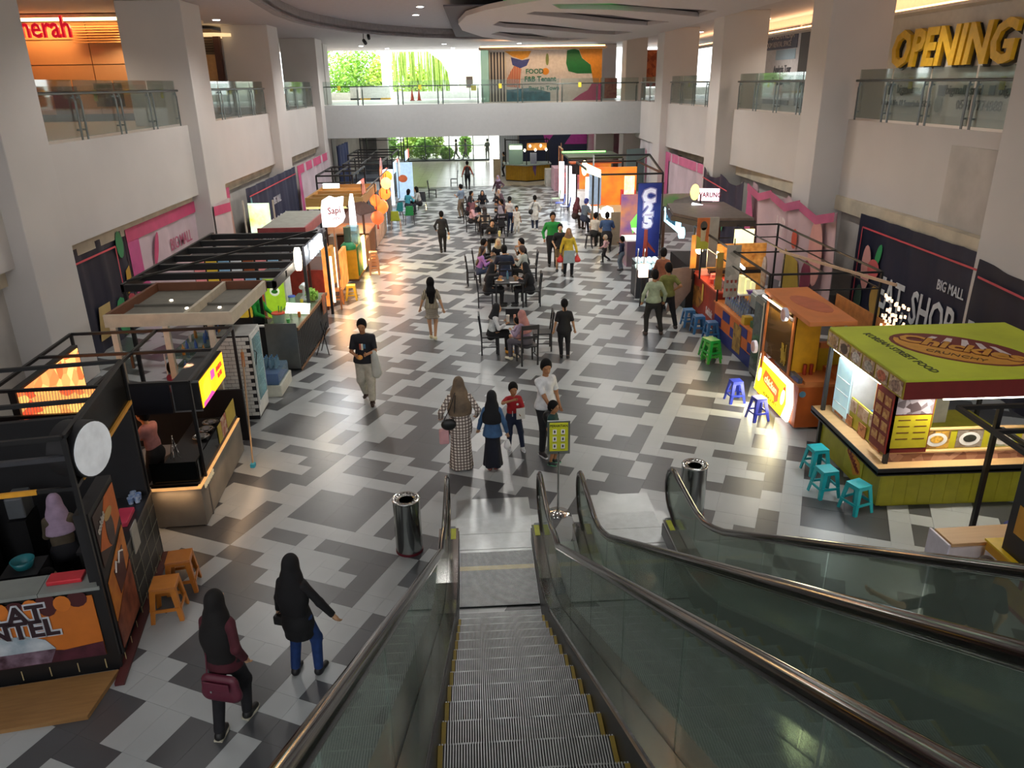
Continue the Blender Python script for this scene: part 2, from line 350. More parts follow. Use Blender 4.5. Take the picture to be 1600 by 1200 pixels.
railing((rx(24) + .08, 24), (rx(31.5) + .08, 31.5), 'glass railing on the right balcony, second bay, before the grey poster wall', 4)
railing((rx(33.3) + .08, 33.3), (rx(41.1) + .08, 41.1), 'glass railing on the right balcony, third bay from the front', 4)
railing((rx(43) + .08, 43), (rx(47.4) + .08, 47.4), 'short glass railing at the far end of the right balcony', 2)
railing((-9.0, 47.7), (9.6, 47.7), 'long glass railing across the far balcony below the painted wall', 8)
# near left railing in front of column A
railing((xl, 15), (xl, 6), 'glass railing on the left balcony at the edge of the view', 4)

# ---------------- upper left shop
OW = M('#c08a58', .5, var=.05, scale=1.2); OWD = M('#6e3c22', .5); SLAT = M('#a5713c', .5)
t = thing('shop', 'orange wooden shop front behind the left glass railing with slatted band', 'shop', -15, 30.4, 4.95)
for i, (x0, x1) in enumerate(((-2.4, 1.3), (1.33, 3.0))):
    for z0, z1 in ((.25, 1.9), (1.93, 2.72), (2.75, 3.3)): B().bx(x0, x1, 0, .15, z0, z1).build('panel', OW, t)
B().bx(-2.4, 3.0, -.05, .1, 0, .25).build('plinth', M('#4b4543', .5), t)
for k in range(8): B().bx(.9, 3.4, -.25, -.17, 2.62 + k * .085, 2.66 + k * .085).build('slat', SLAT, t)
for k in range(8): B().beam((3.4, -.2, 2.64 + k * .085), (4.2, 1.6, 2.64 + k * .085), .05, .04).build('slat', M('#7c5026', .5), t)
B().bx(-3.2, -2.4, -.3, .3, 0, 3.5).build('frame', M('#4a1f16', .45), t)
B().bx(1.2, 2.2, -.03, .0, .5, 1.3).bx(-.3, .6, -.04, -.02, .1, 1.2).build('dark_display', M('#5a3a2c', .5), t)
B().poly(FZ(0, 0, 3.42), [(-3.2, -.5), (3.3, -.5), (4.5, 1.8), (4.5, 3), (-3.2, 3)], 0, .1).build('canopy', M('#e8cda0', .6), t)
B().poly(FZ(0, 0, 3.32), [(-3.2, -.42), (3.25, -.42), (4.4, 1.8), (4.4, 1.7), (3.2, -.34), (-3.2, -.34)], 0, .1).build('light_strip', M('#ffd08a', .5, emit=6.), t)
B().bx(-3.2, 3.0, .15, 9, 0, 3.4).build('shop_core', M('#8f6a4a', .6), t)
lamp('AREA', -14.5, 29.9, 8.2, 90, (1, .62, .28), 5, (0, 0, 0), .3)
mb = B(); mb.text(FY(0, 0, 0), 0, 0, .95, 'merah', 0, .05, 0, .012, .8)
tag(mb.build('shop_sign', M('#d3102c', .4, emit=.5), loc=(-14.6, 29.3, 8.0)), 'red lettered shop sign hanging at the upper left shop', 'sign')
B().bx(-10.9, -10.7, 30.5, 44, 0, 3.5)
# further left shops behind column B
t = thing('shop', 'green glazed shop front with a white light strip, behind the second left column', 'shop', -14.8, 39, 4.95)
B().bx(-1.5, 3.2, 0, .1, 0, 2.2).build('shop_window', GLASS('#7fb59a', .5), t); B().bx(-1.5, 3.2, 0, .12, 2.2, 3.5).build('panel', M('#c9b79e', .6), t)
B().bx(-1.4, .3, -.06, 0, 2.55, 2.66).bx(.8, 1.6, -.06, 0, 1.35, 1.4).build('light_strip', M('#ffe2b0', .5, emit=5.), t)
B().bx(-1.5, 3.2, .2, 3, 0, 3.5).build('shop_core', M('#59756a', .6), t)
t = thing('shop', 'dark framed shop front with curved glowing soffit between the second and third left columns', 'shop', -12.6, 36, 4.95)
for k in range(6): B().bx(0, 1.6, -.2, -.12, 2.5 + k * .1, 2.55 + k * .1).build('slat', M('#3c2a1d', .5), t)
B().bx(0, 1.6, 0, .15, 0, 2.4).build('panel', M('#c99a62', .5), t); B().bx(1.6, 1.85, -.1, .2, 0, 3.1).build('frame', M('#4a2417', .5), t)
B().poly(FZ(0, 0, 3.1), [(-.3, -.5), (1.8, -.5), (2.3, 0), (2.3, 2), (-.3, 2)], 0, .12).build('canopy', M('#ffd9a0', .5, emit=.8), t)
B().bx(.1, 1.5, .16, 2, 0, 3.4).build('shop_core', M('#6d5a48', .6), t)
t = thing('shop', 'dark grey shop front at the far left of the upper floor', 'shop', -14.5, 50, 4.95)
B().bx(-1, 2.2, 0, .15, 0, 3.5).build('panel', M('#77736f', .5), t); B().bx(2.25, 2.6, -.1, .2, 0, 3.5).build('frame', M('#d9ddd8', .5), t)
B().bx(.2, 1.4, -.05, 0, 0, 2.3).build('doorway', M('#35302c', .5), t)

# ---------------- right wall lettering
t = thing('wall_sign', 'large yellow and black opening lettering on the upper right wall', 'sign', 13.97, 24, 4.95)
Fw = FXm(0, 0, 0)
B().text(Fw, .1, 1.88, 1.45, 'OPENING', .02, .08, 0, .05, .98, .12).build('yellow_letters', M('#e9b92a', .45), t)
B().text(Fw, .14, 1.83, 1.45, 'OPENING', .0, .03, 0, .075, .98, .12).build('dark_letter_backing', M('#2b241c', .6), t)  # dark copy of the letters, set slightly offset behind them
B().text(Fw, -4.55, 1.75, 1.1, 'azia', .02, .04, 0, .04, .95, .1).build('black_letters', M('#22221f', .5), t)
B().tube([Fw.p(-5.8, 1.4, .03), Fw.p(-5.6, 3.3, .03)], .03, 6).tube([Fw.p(-5.5, 2.5, .03), Fw.p(-5.1, 2.9, .03), Fw.p(-4.9, 3.3, .03), Fw.p(-5.2, 3.4, .03)], [.02, .05, .07, .03], 6).build('black_flourish', M('#4a4b44', .5), t)
mb = B()
for a, s in ((-1.75, 'bigmalsmd'), (1.2, 'bigmall_smd'), (3.6, 'bigmallsmd')): mb.text(Fw, a, .72, .36, s, .02, .01, 0, .005)
mb.text(Fw, -2.4, .3, .25, 'Jl. Untung Suropati No. 08 Samarinda 75126', .02, .01, 0, .004, .9); mb.text(Fw, 2.0, .32, .36, '0541 7774888', .02, .01, 0, .008); mb.text(Fw, 4.0, .3, .33, '| www', .02, .01, 0, .004)
mb.build('small_lettering', M('#3c3f38', .6), t)
mb = B().rect(Fw, -3.1, .55, -2.85, .9, .01, .03).ell(Fw, 0, .32, .2, .24, .01, .02, 1).rect(Fw, -.1, .55, .25, .85, .01, .03, 0).rect(Fw, 2.35, .6, 2.6, .85, .01, .03, 2)
mb.build('icons', [M('#2b2b33', .5), M('#6b6f66', .5), M('#7b8088', .5)], t)
t = thing('poster_wall', 'grey poster wall with a navy panel and job lettering on the upper right', 'poster', 13.96, 37, 4.95)
B().rect(Fw, -9, .2, 2.4, 3.1, 0, .03).build('poster_sheet', M('#c9c6c9', .6), t)
B().rect(Fw, -2.9, 2.35, 1.6, 3.2, .03, .05).build('navy_panel', M('#2e2c44', .5), t)
mb = B(); mb.text(Fw, -.7, 2.9, .42, 'LOWONGAN KERJA', .05, .005); mb.text(Fw, -.7, 2.55, .32, 'ROOM RENTAL SPACE', .05, .005); mb.build('pale_lettering', M('#c9b7b0', .5), t)
B().rect(Fw, -.8, 1.9, 1.5, 2.32, .03, .05).build('blue_stripe', M('#5d8aa8', .5, col2='#b7c5cc', kind='wood'), t)
mb = B()
for a, b, s in ((-4.6, 2.4, 'KONTER'), (-4.2, 1.5, 'Analis Tour Kerang'), (.1, 1.5, 'Analysis Tour'), (-4.4, 1.0, 'Staf, Bisnis'), (.1, 1.0, 'Tour, Disposal')): mb.text(Fw, a, b, .42, s, .03, .008, 0, .01, .9)
mb.build('dark_lettering', M('#47454c', .5), t)
B().rect(Fw, 1.9, 0, 2.9, 3.2, .0, .04).build('dark_strip', M('#3a322c', .5), t)
B().rect(Fw, -9, .0, 1.2, .2, .0, .04).build('bottom_band', M('#3f423f', .5), t)

# ---------------- mural wall at the far upper floor
t = thing('mural_wall', 'white painted wall with a green blob, orange band and carrot above the far balcony', 'mural', 4.6, 52.2, 4.95)
Fm = FY(0, 0, 0)
B().bx(-3.7, 3.5, 0, .4, 0, 3.05).build('wall_panel', M('#d9d8dc', .5), t)
B().poly(Fm, [(1.25, 2.95), (1.2, 2.2), (1.35, 1.75), (1.9, 1.6), (2.85, 1.6), (2.75, 2.1), (2.2, 2.5), (2.0, 2.95), (1.7, 3.05)], 0, .02).build('green_shape', M('#12703a', .5), t)
B().poly(Fm, [(2.0, 3.04), (3.48, 3.04), (3.48, 1.0), (2.95, 1.05), (2.85, 1.6), (2.77, 2.1), (2.22, 2.5), (2.02, 2.95)], 0, .012).build('orange_shape', M('#d8922e', .5), t)
B().poly(Fm, [(1.6, 0), (3.48, 0), (3.48, 1.0), (2.9, 1.05), (2.6, .6), (2.1, .35)], 0, .014).build('pink_shape', M('#b84a7e', .5), t)
B().poly(Fm, [(-2.7, 2.95), (-1.0, 2.95), (-1.2, 2.6), (-1.6, 2.45), (-2.2, 2.65)], 0, .018).build('yellow_shape', M('#e8a83a', .5), t)
B().poly(Fm, [(-2.3, 2.6), (-1.6, 2.42), (-1.1, 2.5), (-1.3, 2.1), (-1.7, 1.95), (-2.2, 2.15)], 0, .012).build('blue_shape', M('#3b4a92', .5), t)
B().poly(Fm, [(-2.8, .9), (-1.75, .8), (-1.65, 1.9), (-1.95, 2.3), (-2.3, 1.8)], 0, .01).build('carrot_shape', M('#b04c30', .5, col2='#e8b59a', kind='stripe', scale=3), t)
B().bx(-3.69, -2.6, -.06, 0, 0, 2.9).build('draped_cloth', M('#45454f', .7, col2='#d5d3cc', kind='stripe', scale=1.6), t)
B().poly(Fm, [(-3.6, .0), (.2, .0), (.2, .5), (-1, .8), (-2.4, .7), (-3.6, .8)], 0, .016).build('sea_shape', M('#3f7891', .5, var=.3, scale=3), t)
mb = B(); mb.text(Fm, -.8, 1.75, .4, 'FOOD', 0, .01, 0, .01); mb.text(Fm, -.45, 1.3, .42, 'F&B Tenant', 0, .01, 0, .015); mb.text(Fm, -.2, .75, .36, 'Best in Town', 0, .01, 0, .01); mb.build('green_lettering', M('#2d7a68', .5), t)
B().ell(Fm, -.1, 1.75, .22, .2, 0, .02).build('orange_disc', M('#e0972c', .5), t); B().ell(Fm, 0, 2.45, .1, .35, 0, .02).build('leaf_shape', M('#7a8f5a', .5), t)
B().bx(-4.2, -3.7, -.3, .5, 0, 3.05).build('glass_column', GLASS('#b9dccb', .5), t)
tag(B().bx(-.4, .4, 0, .04, 0, 1.2).build('poster', M('#7b1f24', .5, col2='#a06a50'), loc=(8.65, 52, 5.05)), 'dark red poster stand at the right end of the painted wall', 'poster')
tag(B().bx(-.6, .6, 0, .05, 0, 2.2).build('poster', M('#c46a35', .5, col2='#8a3a1c', kind='food', scale=4), loc=(11.3, 53, 5.7)), 'orange food poster glowing behind the far right columns', 'poster')
pts = [(-3.9 + i * .5, -.9 + .3 * math.cos(i * .35)) for i in range(16)]
t = thing('cove_ceiling', 'curved soffit glowing orange above the painted wall', 'light', 4.6, 52.2, 7.98)
B().poly(FZ(0, 0, 0), [(-4.3, -.9), (-2, -1.3), (1, -1.4), (3.6, -1.2), (3.6, .5), (-4.3, .5)], 0, .1).build('soffit', M('#e5c3a0', .6), t)
B().tube([(-4.2, -.6, .14), (-2, -1.0, .14), (1, -1.1, .14), (3.5, -.9, .14)], .05, 6).build('light_strip', M('#ffb56b', .5, emit=6.), t)
lamp('AREA', 4.6, 51.3, 7.8, 60, (1, .6, .3), 7, (0, 0, 0), .3)

# ---------------- ceiling lamps in view
first = None
DL = [(-1.65, 29.6, 8.9), (-2.06, 33.4, 8.9), (-2.5, 37.2, 8.9), (-1.92, 54.6, 8.5), (-6.2, 60, 8.5), (-6.6, 63.5, 8.5), (-1.5, 60.5, 8.5), (-1.6, 63, 8.5), (3.4, 50.6, 8.5), (12.3, 45, 8.5), (-9.9, 33.1, 8.5), (-7.5, 56, 8.5), (12.7, 36, 8.5), (-10.8, 40, 8.5), (-11.6, 45, 8.5), (-14, 50, 8.5), (3, 55, 8.5)]
for i, (x, y, z) in enumerate(DL):
    lab = ('round white downlight in the oval ceiling recess, nearest of its row' if i == 0 else 'round white downlight in the oval ceiling recess, farther along its row' if i < 3 else 'small round downlight in the flat ceiling of the upper floor')
    if first is None:
        first = thing('downlight', lab, 'ceiling light', x, y, z, 0, 'round downlights in the ceiling')
        B().lathe([(.17, -.03), (.17, 0)], n=16).build('trim_ring', WHITE, first); B().lathe([(.13, -.045), (.13, -.03)], n=16).build('diffuser', M('#f4f8ff', .5, emit=14.), first); reg(first)
    else: dup(first, (x, y, z), label=lab)
t = thing('spotlight', 'pair of black spotlights hanging from the ceiling before the far windows', 'ceiling light', -5.6, 43, 8.42)
B().beam((0, 0, .08), (0, 0, -.25), .03).tube([(0, 0, -.25), (.12, -.25, -.4)], .09, 8).build('spot_head', BLACK, t); B().tube([(.25, 0, 0), (.3, -.2, -.18)], .08, 8).beam((.25, 0, .08), (.25, 0, 0), .03).build('spot_head', BLACK, t)

# ---------------- far glazing, ground floor (window_1) and upper opening
fm = M('#59605f', .4, .7)
wn = thing('window_1', None, None, 0, 67, 0); wn['kind'] = 'structure'
CG = GLASS('#eef6f2', .05)
xs = [-8.2, -6.3, -4.3, -2.3, -.3, 1.0]
for a, b in zip(xs, xs[1:]): B().bx(a + .04, b - .04, -.01, .01, .12, 3.2).build('window_pane', CG, wn)
for a in xs: B().bx(a - .04, a + .04, -.05, .05, 0, 3.3).build('mullion', fm, wn)
B().bx(-8.2, 1.0, -.05, .05, 0, .12).bx(-8.2, 1.0, -.04, .04, 1.2, 1.27).build('transom', fm, wn)
S(B().bx(-9.6, -8.3, 66.9, 67.2, 0, 4.6), 'wall_far', M('#8d8f90', .7)); S(B().bx(2.9, 10.9, 66.5, 66.9, 0, 4.6), 'wall_far', WALL2)
S(B().bx(-9.6, 10.9, 66.6, 67.1, 3.2, 4.6), 'wall_far', M('#9a9c9c', .7))
t = thing('painted_screen', 'navy and magenta painted partition behind the yellow hut', 'mural', 6.1, 60, 0)
B().bx(-2.9, 2.2, 0, .15, 0, 3.3).build('screen_board', M('#1c2440', .5), t)
B().poly(FY(0, 0, 0), [(-1.3, 3.2), (.3, 3.2), (-.9, 1.7)], 0, .02).poly(FY(0, 0, 0), [(.5, 1.7), (1.6, 3.2), (2.2, 3.2), (2.2, 1.7)], 0, .02).build('magenta_shape', M('#a8358a', .5), t)
B().poly(FY(0, 0, 0), [(-.95, 3.2), (-.1, 3.2), (-.8, 2.5)], .02, .03).build('grey_shape', M('#6c7c86', .5), t)
tag(B().poly(FY(0, 0, 0), [(-1.4, 0), (1.2, 0), (1.2, 3.4), (-1.4, 3.4)], 0, .06).build('pale_screen', M('#cfc6cc', .6, col2='#c96a90', kind='voro', scale=1.2), loc=(9.6, 58.5, 0)), 'pale partition with pink strokes beside the painted screen', 'partition')
tag(B().bx(-.7, .7, 0, .05, 0, 3.4).build('curtain', M('#c8cdd0', .8, col2='#8d959a', kind='stripe', scale=2.5), loc=(2.4, 60.5, 0)), 'white striped curtain hanging behind the yellow hut', 'curtain')
tag(B().bx(-1.0, 1.0, -.03, .03, 0, 2.4).build('glass_partition', GLASS('#8fa5a3', .55), loc=(9.5, 46, 0), rz=.5), 'grey glass partition by the far right column', 'partition')
# outside
S(B().bx(-60, 60, 67, 140, -.4, -.05), 'ground', M('#c9c9bd', .7, var=.15, scale=.5))
S(B().bx(-22, 22, 67.6, 67.9, 4.94, 5.5), 'parapet', M('#e6e6e0', .7))
S(B().lathe([(.45, 0), (.45, 9)], (-7.6, 72, -.1), 16), 'column', M('#f1f1ec', .6))
def arch():
    mb = B(); out = []; inn = []
    for k in range(13):
        a = PI * k / 12; out.append((-2.0 + 0 - 2.9 * math.cos(a) * -1, 0)); 
    return mb
mb = B(); pts = [(-3.9, 8.6), (-2.9, 7.9), (-2.35, 7.0), (-2.2, 6.0), (-2.2, 4.6), (-1.5, 4.6), (-1.5, 7.2), (-.6, 7.9), (3.5, 7.9), (3.5, 8.8), (-3.9, 8.8)]
mb.poly(FY(0, 0, 0), pts, 0, .5); S(mb, 'arch', M('#f0efe4', .6), loc=(0, 72.6, 0))
S(B().bx(-1.5, 4, 76, 76.3, 4.6, 8.6), 'wall_far', M('#efeee0', .7))
LEAF = M('#a5cf4a', .6, col2='#dcf07a', scale=3); LEAF2 = M('#6fae3c', .6, col2='#b4dd60', scale=3)
def foliage(name, lab, x, y, z, rx_, ry, rz_, n, m, cat='shrub', group=None, seed=1, ls=.16):
    r = random.Random(seed); t = thing(name, lab, cat, x, y, z, 0, group); mb = B()
    for i in range(n):
        a = r.uniform(0, 2 * PI); q = r.random() ** .4; h = r.uniform(-1, 1); c = (1 - h * h) ** .5
        p = Vector((rx_ * q * c * math.cos(a), ry * q * c * math.sin(a), rz_ * (1 + h * q)))
        u = Vector((r.uniform(-1, 1), r.uniform(-1, 1), r.uniform(-.6, .6))).normalized() * ls; v = u.cross(Vector((r.uniform(-1, 1), r.uniform(-1, 1), 1))).normalized() * ls * .5
        mb.add([p - u, p + v, p + u, p - v], [(0, 1, 2, 3)])
    mb.build('foliage', m, t, kind='stuff'); B().tube([(0, 0, -.1), (.03, 0, rz_ * .7), (0, .05, rz_ * 1.3)], [.06, .045, .02], 6).build('stem', M('#6b5236', .8), t)
    return t
for i, (x, y, s, h) in enumerate(((-7.6, 69.5, 1.0, 1.1), (-6.1, 70, 1.1, .8), (-4.6, 69.3, .9, .9), (-3.6, 70.2, .8, 1.3), (-2.6, 69.2, .6, .55), (-5.4, 71.5, 1.2, 1.4), (-1.0, 71, .6, 1.0))):
    foliage('shrub', 'bright green shrub outside the far ground floor windows', x, y, -.05, s, s * .8, h, 900, LEAF if i % 2 else LEAF2, 'shrub', 'shrubs outside the far windows', i + 3)
for i, (x, y, s, h) in enumerate(((-11.5, 84, 2.6, 3.2), (-9, 82, 1.8, 2.6), (-14, 86, 3, 3), (-6, 85, 1.5, 2.2), (11, 66, .1, .1))[:4]):
    foliage('tree', 'sunlit tree beyond the upper floor parapet', x, y, 3.6, s, s, h, 2200, LEAF if i % 2 else LEAF2, 'tree', 'trees beyond the upper floor', i + 30, .22)
t = thing('hanging_vines', 'curtain of pale green vines hanging under the white arch', 'vines', -5.0, 75, 4.9)
mb = B(); r = random.Random(5)
for i in range(70):
    x = r.uniform(-2.3, 3.0); z0 = 3.9; z1 = r.uniform(-.2, 1.8) if x < 1 else -.3 - r.random() * .2; y = r.uniform(-.3, .3)
    mb.tube([(x, y, z0), (x + r.uniform(-.1, .1), y, (z0 + z1) / 2), (x + r.uniform(-.1, .1), y, z1)], [.05, .08, .02], 4)
mb.build('vine_strands', M('#b9d66a', .7, col2='#7fa53c', scale=5), t, kind='stuff')
t = thing('road_barrier', 'white concrete barrier with yellow and black kerb beyond the upper floor', 'barrier', -8.4, 66, 4.95)
B().bx(-1.6, 1.6, 0, .3, .12, .95).build('barrier_block', M('#dfe0dc', .6), t)
for k in range(4): B().bx(-1.6 + k * .8, -.8 + k * .8, -.02, .32, 0, .12).build('kerb_block', M('#d9a72c', .6) if k % 2 else BLK2, t)
for i, x in enumerate((-4.6, -4.1)):
    t = thing('traffic_cone', ('left' if i == 0 else 'right') + ' one of two red and white traffic cones on the far upper floor', 'cone', x, 60, 4.95)
    B().bx(-.18, .18, -.18, .18, 0, .04).lathe([(.13, .04), (.03, .75)], n=12).build('cone_body', M('#c9482e', .5), t); B().lathe([(.1, .25), (.075, .42)], n=12).build('white_band', WHITE, t)
t = thing('floor_sign', 'brown board on a stand beside a yellow notice on the far upper floor', 'sign', -.4, 62, 4.95)
B().bx(-.25, .25, 0, .03, .8, 1.6).build('board', M('#8f7a6a', .6), t); B().beam((0, 0, 0), (0, 0, .8), .05).build('post', BLK2, t); B().bx(.1, .5, -.05, -.03, .6, .95).build('notice', STICK, t)
# ================================================================ escalators
T30 = math.tan(PI / 6); EG = GLASS('#d4e8de', .16, .02); DECK = M('#b9b8b6', .13, 1., var=.06, scale=2); SKIRT = M('#1c1a1c', .35, .3); STEPM = M('#c4c9ca', .42, .6, var=.12, scale=9); PLATE = M('#b4b8b8', .33, .85, var=.06, scale=3); GROOVE = M('#2c2e30', .6)
def escalator(x, label, panes=9, gap=False):
    t = thing('escalator', label, 'escalator', x, 7.72, 0, math.radians(.8))
    # landing plates
    for i, (a, b, m) in enumerate(((2.2, 2.76, DECK), (1.75, 2.2, STEPM), (1.35, 1.75, STEPM), (.95, 1.35, DECK))):
        B().bx(-.56 - (.14 if i else 0), .56 + (.14 if i else 0), a + .004, b - .004, -.01, .012 if i else .006).build('landing_plate', PLATE, t, bevel=.002)
    mb = B()
    for k in range(70): mb.bx(-.55 + k * .0157, -.544 + k * .0157, 1.36, 2.19, .012, .0145)
    mb.build('plate_ridges', STEPM, t, kind='stuff')
    B().bx(-.5, .5, .86, .95, -.01, .02).build('comb', M('#b8a24a', .4, .4), t)
    # steps
    step = B(); step.bx(-.5, .5, -.4, 0, -.045, 0).bx(-.5, .5, -.012, 0, -.26, 0)
    for k in range(64):
        xx = -.495 + k * .0156; step.bx(xx, xx + .0075, -.4, .003, 0, .009, 1).bx(xx, xx + .0075, 0, .009, -.26, .0, 1)
    first = None
    for i in range(-3, 21):
        y = -.4 * i - .02 + (.12 if i < 0 else 0) - (.02 if i == -3 else 0); z = max(0, .231 * i) if i > 0 else 0.
        z = .231 * i + .02 if i > 0 else .016
        if first is None: first = step.build('step', [GROOVE, STEPM], t)
        else: o = first.copy(); COL.objects.link(o); first_o = o
        o = first if i == -3 else o
        o.location = (0, y + .4 * 0, z)
        if i > 0:
            e = B().bx(-.5, -.472, -.38, -.01, .01, .0115).bx(.472, .5, -.38, -.01, .01, .0115).build('step_edge', M('#a08a2c', .5), o)
    # side walls: skirt, decks, glass, handrail
    yt = -8.6; RH = 1.05 if gap else .95
    def line(h): return [(yt, -yt * T30 + h), (-.9, .9 * T30 + h), (-.35, .28 + h), (.2, .12 + h), (.8, .06 + h), (1.55, .05 + h)]
    FS = lambda x0: FR((x0, 0, 0), (0, 1, 0), (0, 0, 1))     # +X normal, a = y, b = z
    for s in (-1, 1):
        up = line(.15); lo = [(y, z - .55) for y, z in up]
        def strip(xa, xb, up, lo, name, m):
            mb = B(); vs = []; n = len(up)
            for q in (xa, xb):
                for y, z in up: vs.append((q, y, z))
                for y, z in lo: vs.append((q, y, z))
            fs = []
            for i in range(n - 1):
                a = [i, i + 1, n + i + 1, n + i]; fs.append(tuple(a)); fs.append(tuple(2 * n + k for k in reversed(a)))
                fs.append((i, 2 * n + i, 2 * n + i + 1, i + 1)); fs.append((n + i + 1, 2 * n + n + i + 1, 2 * n + n + i, n + i))
            fs.append((0, n, 3 * n, 2 * n)); fs.append((n - 1, 2 * n + n - 1, 2 * n + 2 * n - 1, 2 * n - 1))
            return mb.add(vs, fs).build(name, m, t)
        base = [(y, max(-.0, z - .55)) for y, z in up]
        strip(s * .503, s * .512, [(y, z - .0) for y, z in up], base, 'skirt_panel', SKIRT)
        u2 = line(.075); strip(s * .512, s * .643, line(.2), line(.03), 'inner_deck', DECK)
        strip(s * .657, s * .78, line(.2), line(-.02), 'outer_deck', DECK)
        strip(s * .643, s * .657, line(.18), line(.0), 'glass_seal', RUBBER)
        strip(s * .77, s * .78, line(.0), [(y, max(0.0, z - .75)) for y, z in up], 'side_cladding', M('#aab5ae', .4))
        B().box((s * .58, 1.4, .256), (.07, .26, .003)).build('yellow_sticker', M('#d3d84a', .5), t)
        B().bx(s * .65 - .1, s * .65 + .1, 1.5, 1.62, 0.0, .25).build('deck_end', DSTEEL, t, bevel=.02)
        # glass panes (newel pane with a round end, then straight panes)
        np_ = [(.55, .1), (1.6, .1)] + [(1.60 + .30 * math.sin(a), .64 - .31 * math.cos(a)) for a in [PI * k / 10 for k in range(11)]] + [(.55, .94)]
        mb = B().poly(FS(s * .65 - .005), np_, 0, .01); mb.build('glass_pane', EG, t)
        cuts = [.55, -.35] + [-.35 - 1.18 * k for k in range(1, 8)]
        def rail(y): return (.96 if y > .7 else .96 + (.7 - y) ** 2 * .29 if y > -.3 else -y * T30 + RH)
        def dk(y): return .17 if y > .5 else (.1 + max(0, (.4 - y)) ** 1.5 * .3 if y > -.6 else -y * T30 + .1)
        for a, b in zip(cuts, cuts[1:]):
            ys = [a - .008 + (b - a + .016) * k / 4 for k in range(5)]
            B().poly(FS(s * .65 - .005), [(y, dk(y)) for y in ys] + [(y, rail(y)) for y in reversed(ys)], 0, .01).build('glass_pane', EG, t)
        path = [(s * .65, yt, rail(yt))] + [(s * .65, y, rail(y)) for y in (-6, -4, -2, -1.2, -.8, -.45, -.1, .2, .5, .9, 1.3)] + [(s * .65, 1.62 + .33 * math.sin(a), .64 + .33 * math.cos(a)) for a in [PI * k / 8 for k in range(9)]] + [(s * .65, 1.45, .24), (s * .65, 1.3, .2)]
        B().tube(path, .034, 10, flat=1.25).build('handrail', M('#1a1517', .13, spec=.8), t)
        B().tube([(p[0], p[1], p[2] - .036) for p in path[:-8]], .014, 6).build('rail_track', CHROME, t)
    if gap:
        g = [(yt, -yt * T30 + .0), (-.9, .5), (0, .06), (1.5, .0)]
        mb = B()
        for (a, za), (b, zb) in zip(g, g[1:]): mb.add([(-1.1, a, za), (-.78, a, za), (-.78, b, zb), (-1.1, b, zb), (-1.1, a, za - .1), (-.78, a, za - .1), (-.78, b, zb - .1), (-1.1, b, zb - .1)], [(0, 1, 2, 3), (7, 6, 5, 4), (0, 4, 5, 1), (1, 5, 6, 2), (2, 6, 7, 3), (3, 7, 4, 0)])
        mb.build('gap_cover', M('#b4c2ba', .45), t)
    B().poly(FS(-.73), [(yt, -yt * T30 - .25), (0, -.2), (.6, -.012), (-1.2, -.012), (yt, -yt * T30 - 1.2)], 0, 1.46).build('truss', M('#97a39c', .6), t)
    return t
escalator(.12, 'steel escalator with glass sides nearest the camera, seen straight down its steps')
escalator(1.99, 'second escalator on the right with glass sides and dark moving steps', gap=True)

# ================================================================ bins, stands, stools, chairs, tables
def bin_(x, y, lab, red=True):
    t = thing('trash_bin', lab, 'bin', x, y, 0, 0, 'steel litter bins by the escalators')
    B().lathe([(.185, .03), (.185, .78), (.19, .8)], n=28).build('bin_body', M('#9fa3a1', .16, 1., var=.05), t)
    B().lathe([(.19, .8), (.195, .815), (.185, .825), (.1, .81), (.1, .77)], n=28).build('top_ring', CHROME, t)
    B().lathe([(.1, .70), (.1, .775)], n=20).build('opening', BLACK, t); B().lathe([(.19, 0), (.19, .035)], n=28).build('bin_base', M('#6d1f2c', .5), t)
    mb = B()
    for k in range(20): a = 2 * PI * k / 20; mb.ell(FZ(.145 * math.cos(a), .145 * math.sin(a), .8195), 0, 0, .012, .012, 0, .003, n=6)
    mb.build('perforations', BLACK, t, kind='stuff')
bin_(-1.1, 9.15, 'polished steel litter bin left of the near escalator landing'); bin_(3.05, 9.85, 'polished steel litter bin right of the second escalator landing')
t = thing('sign_stand', 'steel stand with a yellow safety notice between the escalator landings', 'sign', 1.06, 9.98, 0)
B().lathe([(.17, 0), (.17, .012), (.05, .03), (.03, .05)], n=28).build('stand_base', CHROME, t); B().tube([(0, 0, .03), (0, 0, 1.03)], .016, 10).build('pole', CHROME, t)
Fs = FY(0, -.015, 1.02); B().bx(-.165, .165, -.012, .012, 1.0, 1.53).build('frame', STEEL, t, bevel=.004); B().rect(Fs, -.135, .03, .135, .48, -.002, .002).build('yellow_sheet', M('#cfd22e', .5), t)
B().text(Fs, 0, .43, .055, 'PERHATIAN', .002, .001, 0, .001, .9).build('black_lettering', BLACK, t)
mb = B(); m2 = B()
for j in range(3):
    for i in (-1, 1):
        mb.rect(Fs, i * .06 - .028, .30 - j * .115, i * .06 + .028, .375 - j * .115, .002, .004); m2.ell(Fs, i * .06, .34 - j * .115, .012, .024, .004, .006, n=8)
        m2.rect(Fs, i * .06 - .028, .285 - j * .115, i * .06 + .028, .291 - j * .115, .002, .003)
mb.build('white_panels', WHITE, t, kind='stuff'); m2.build('pictograms', BLACK, t, kind='stuff')

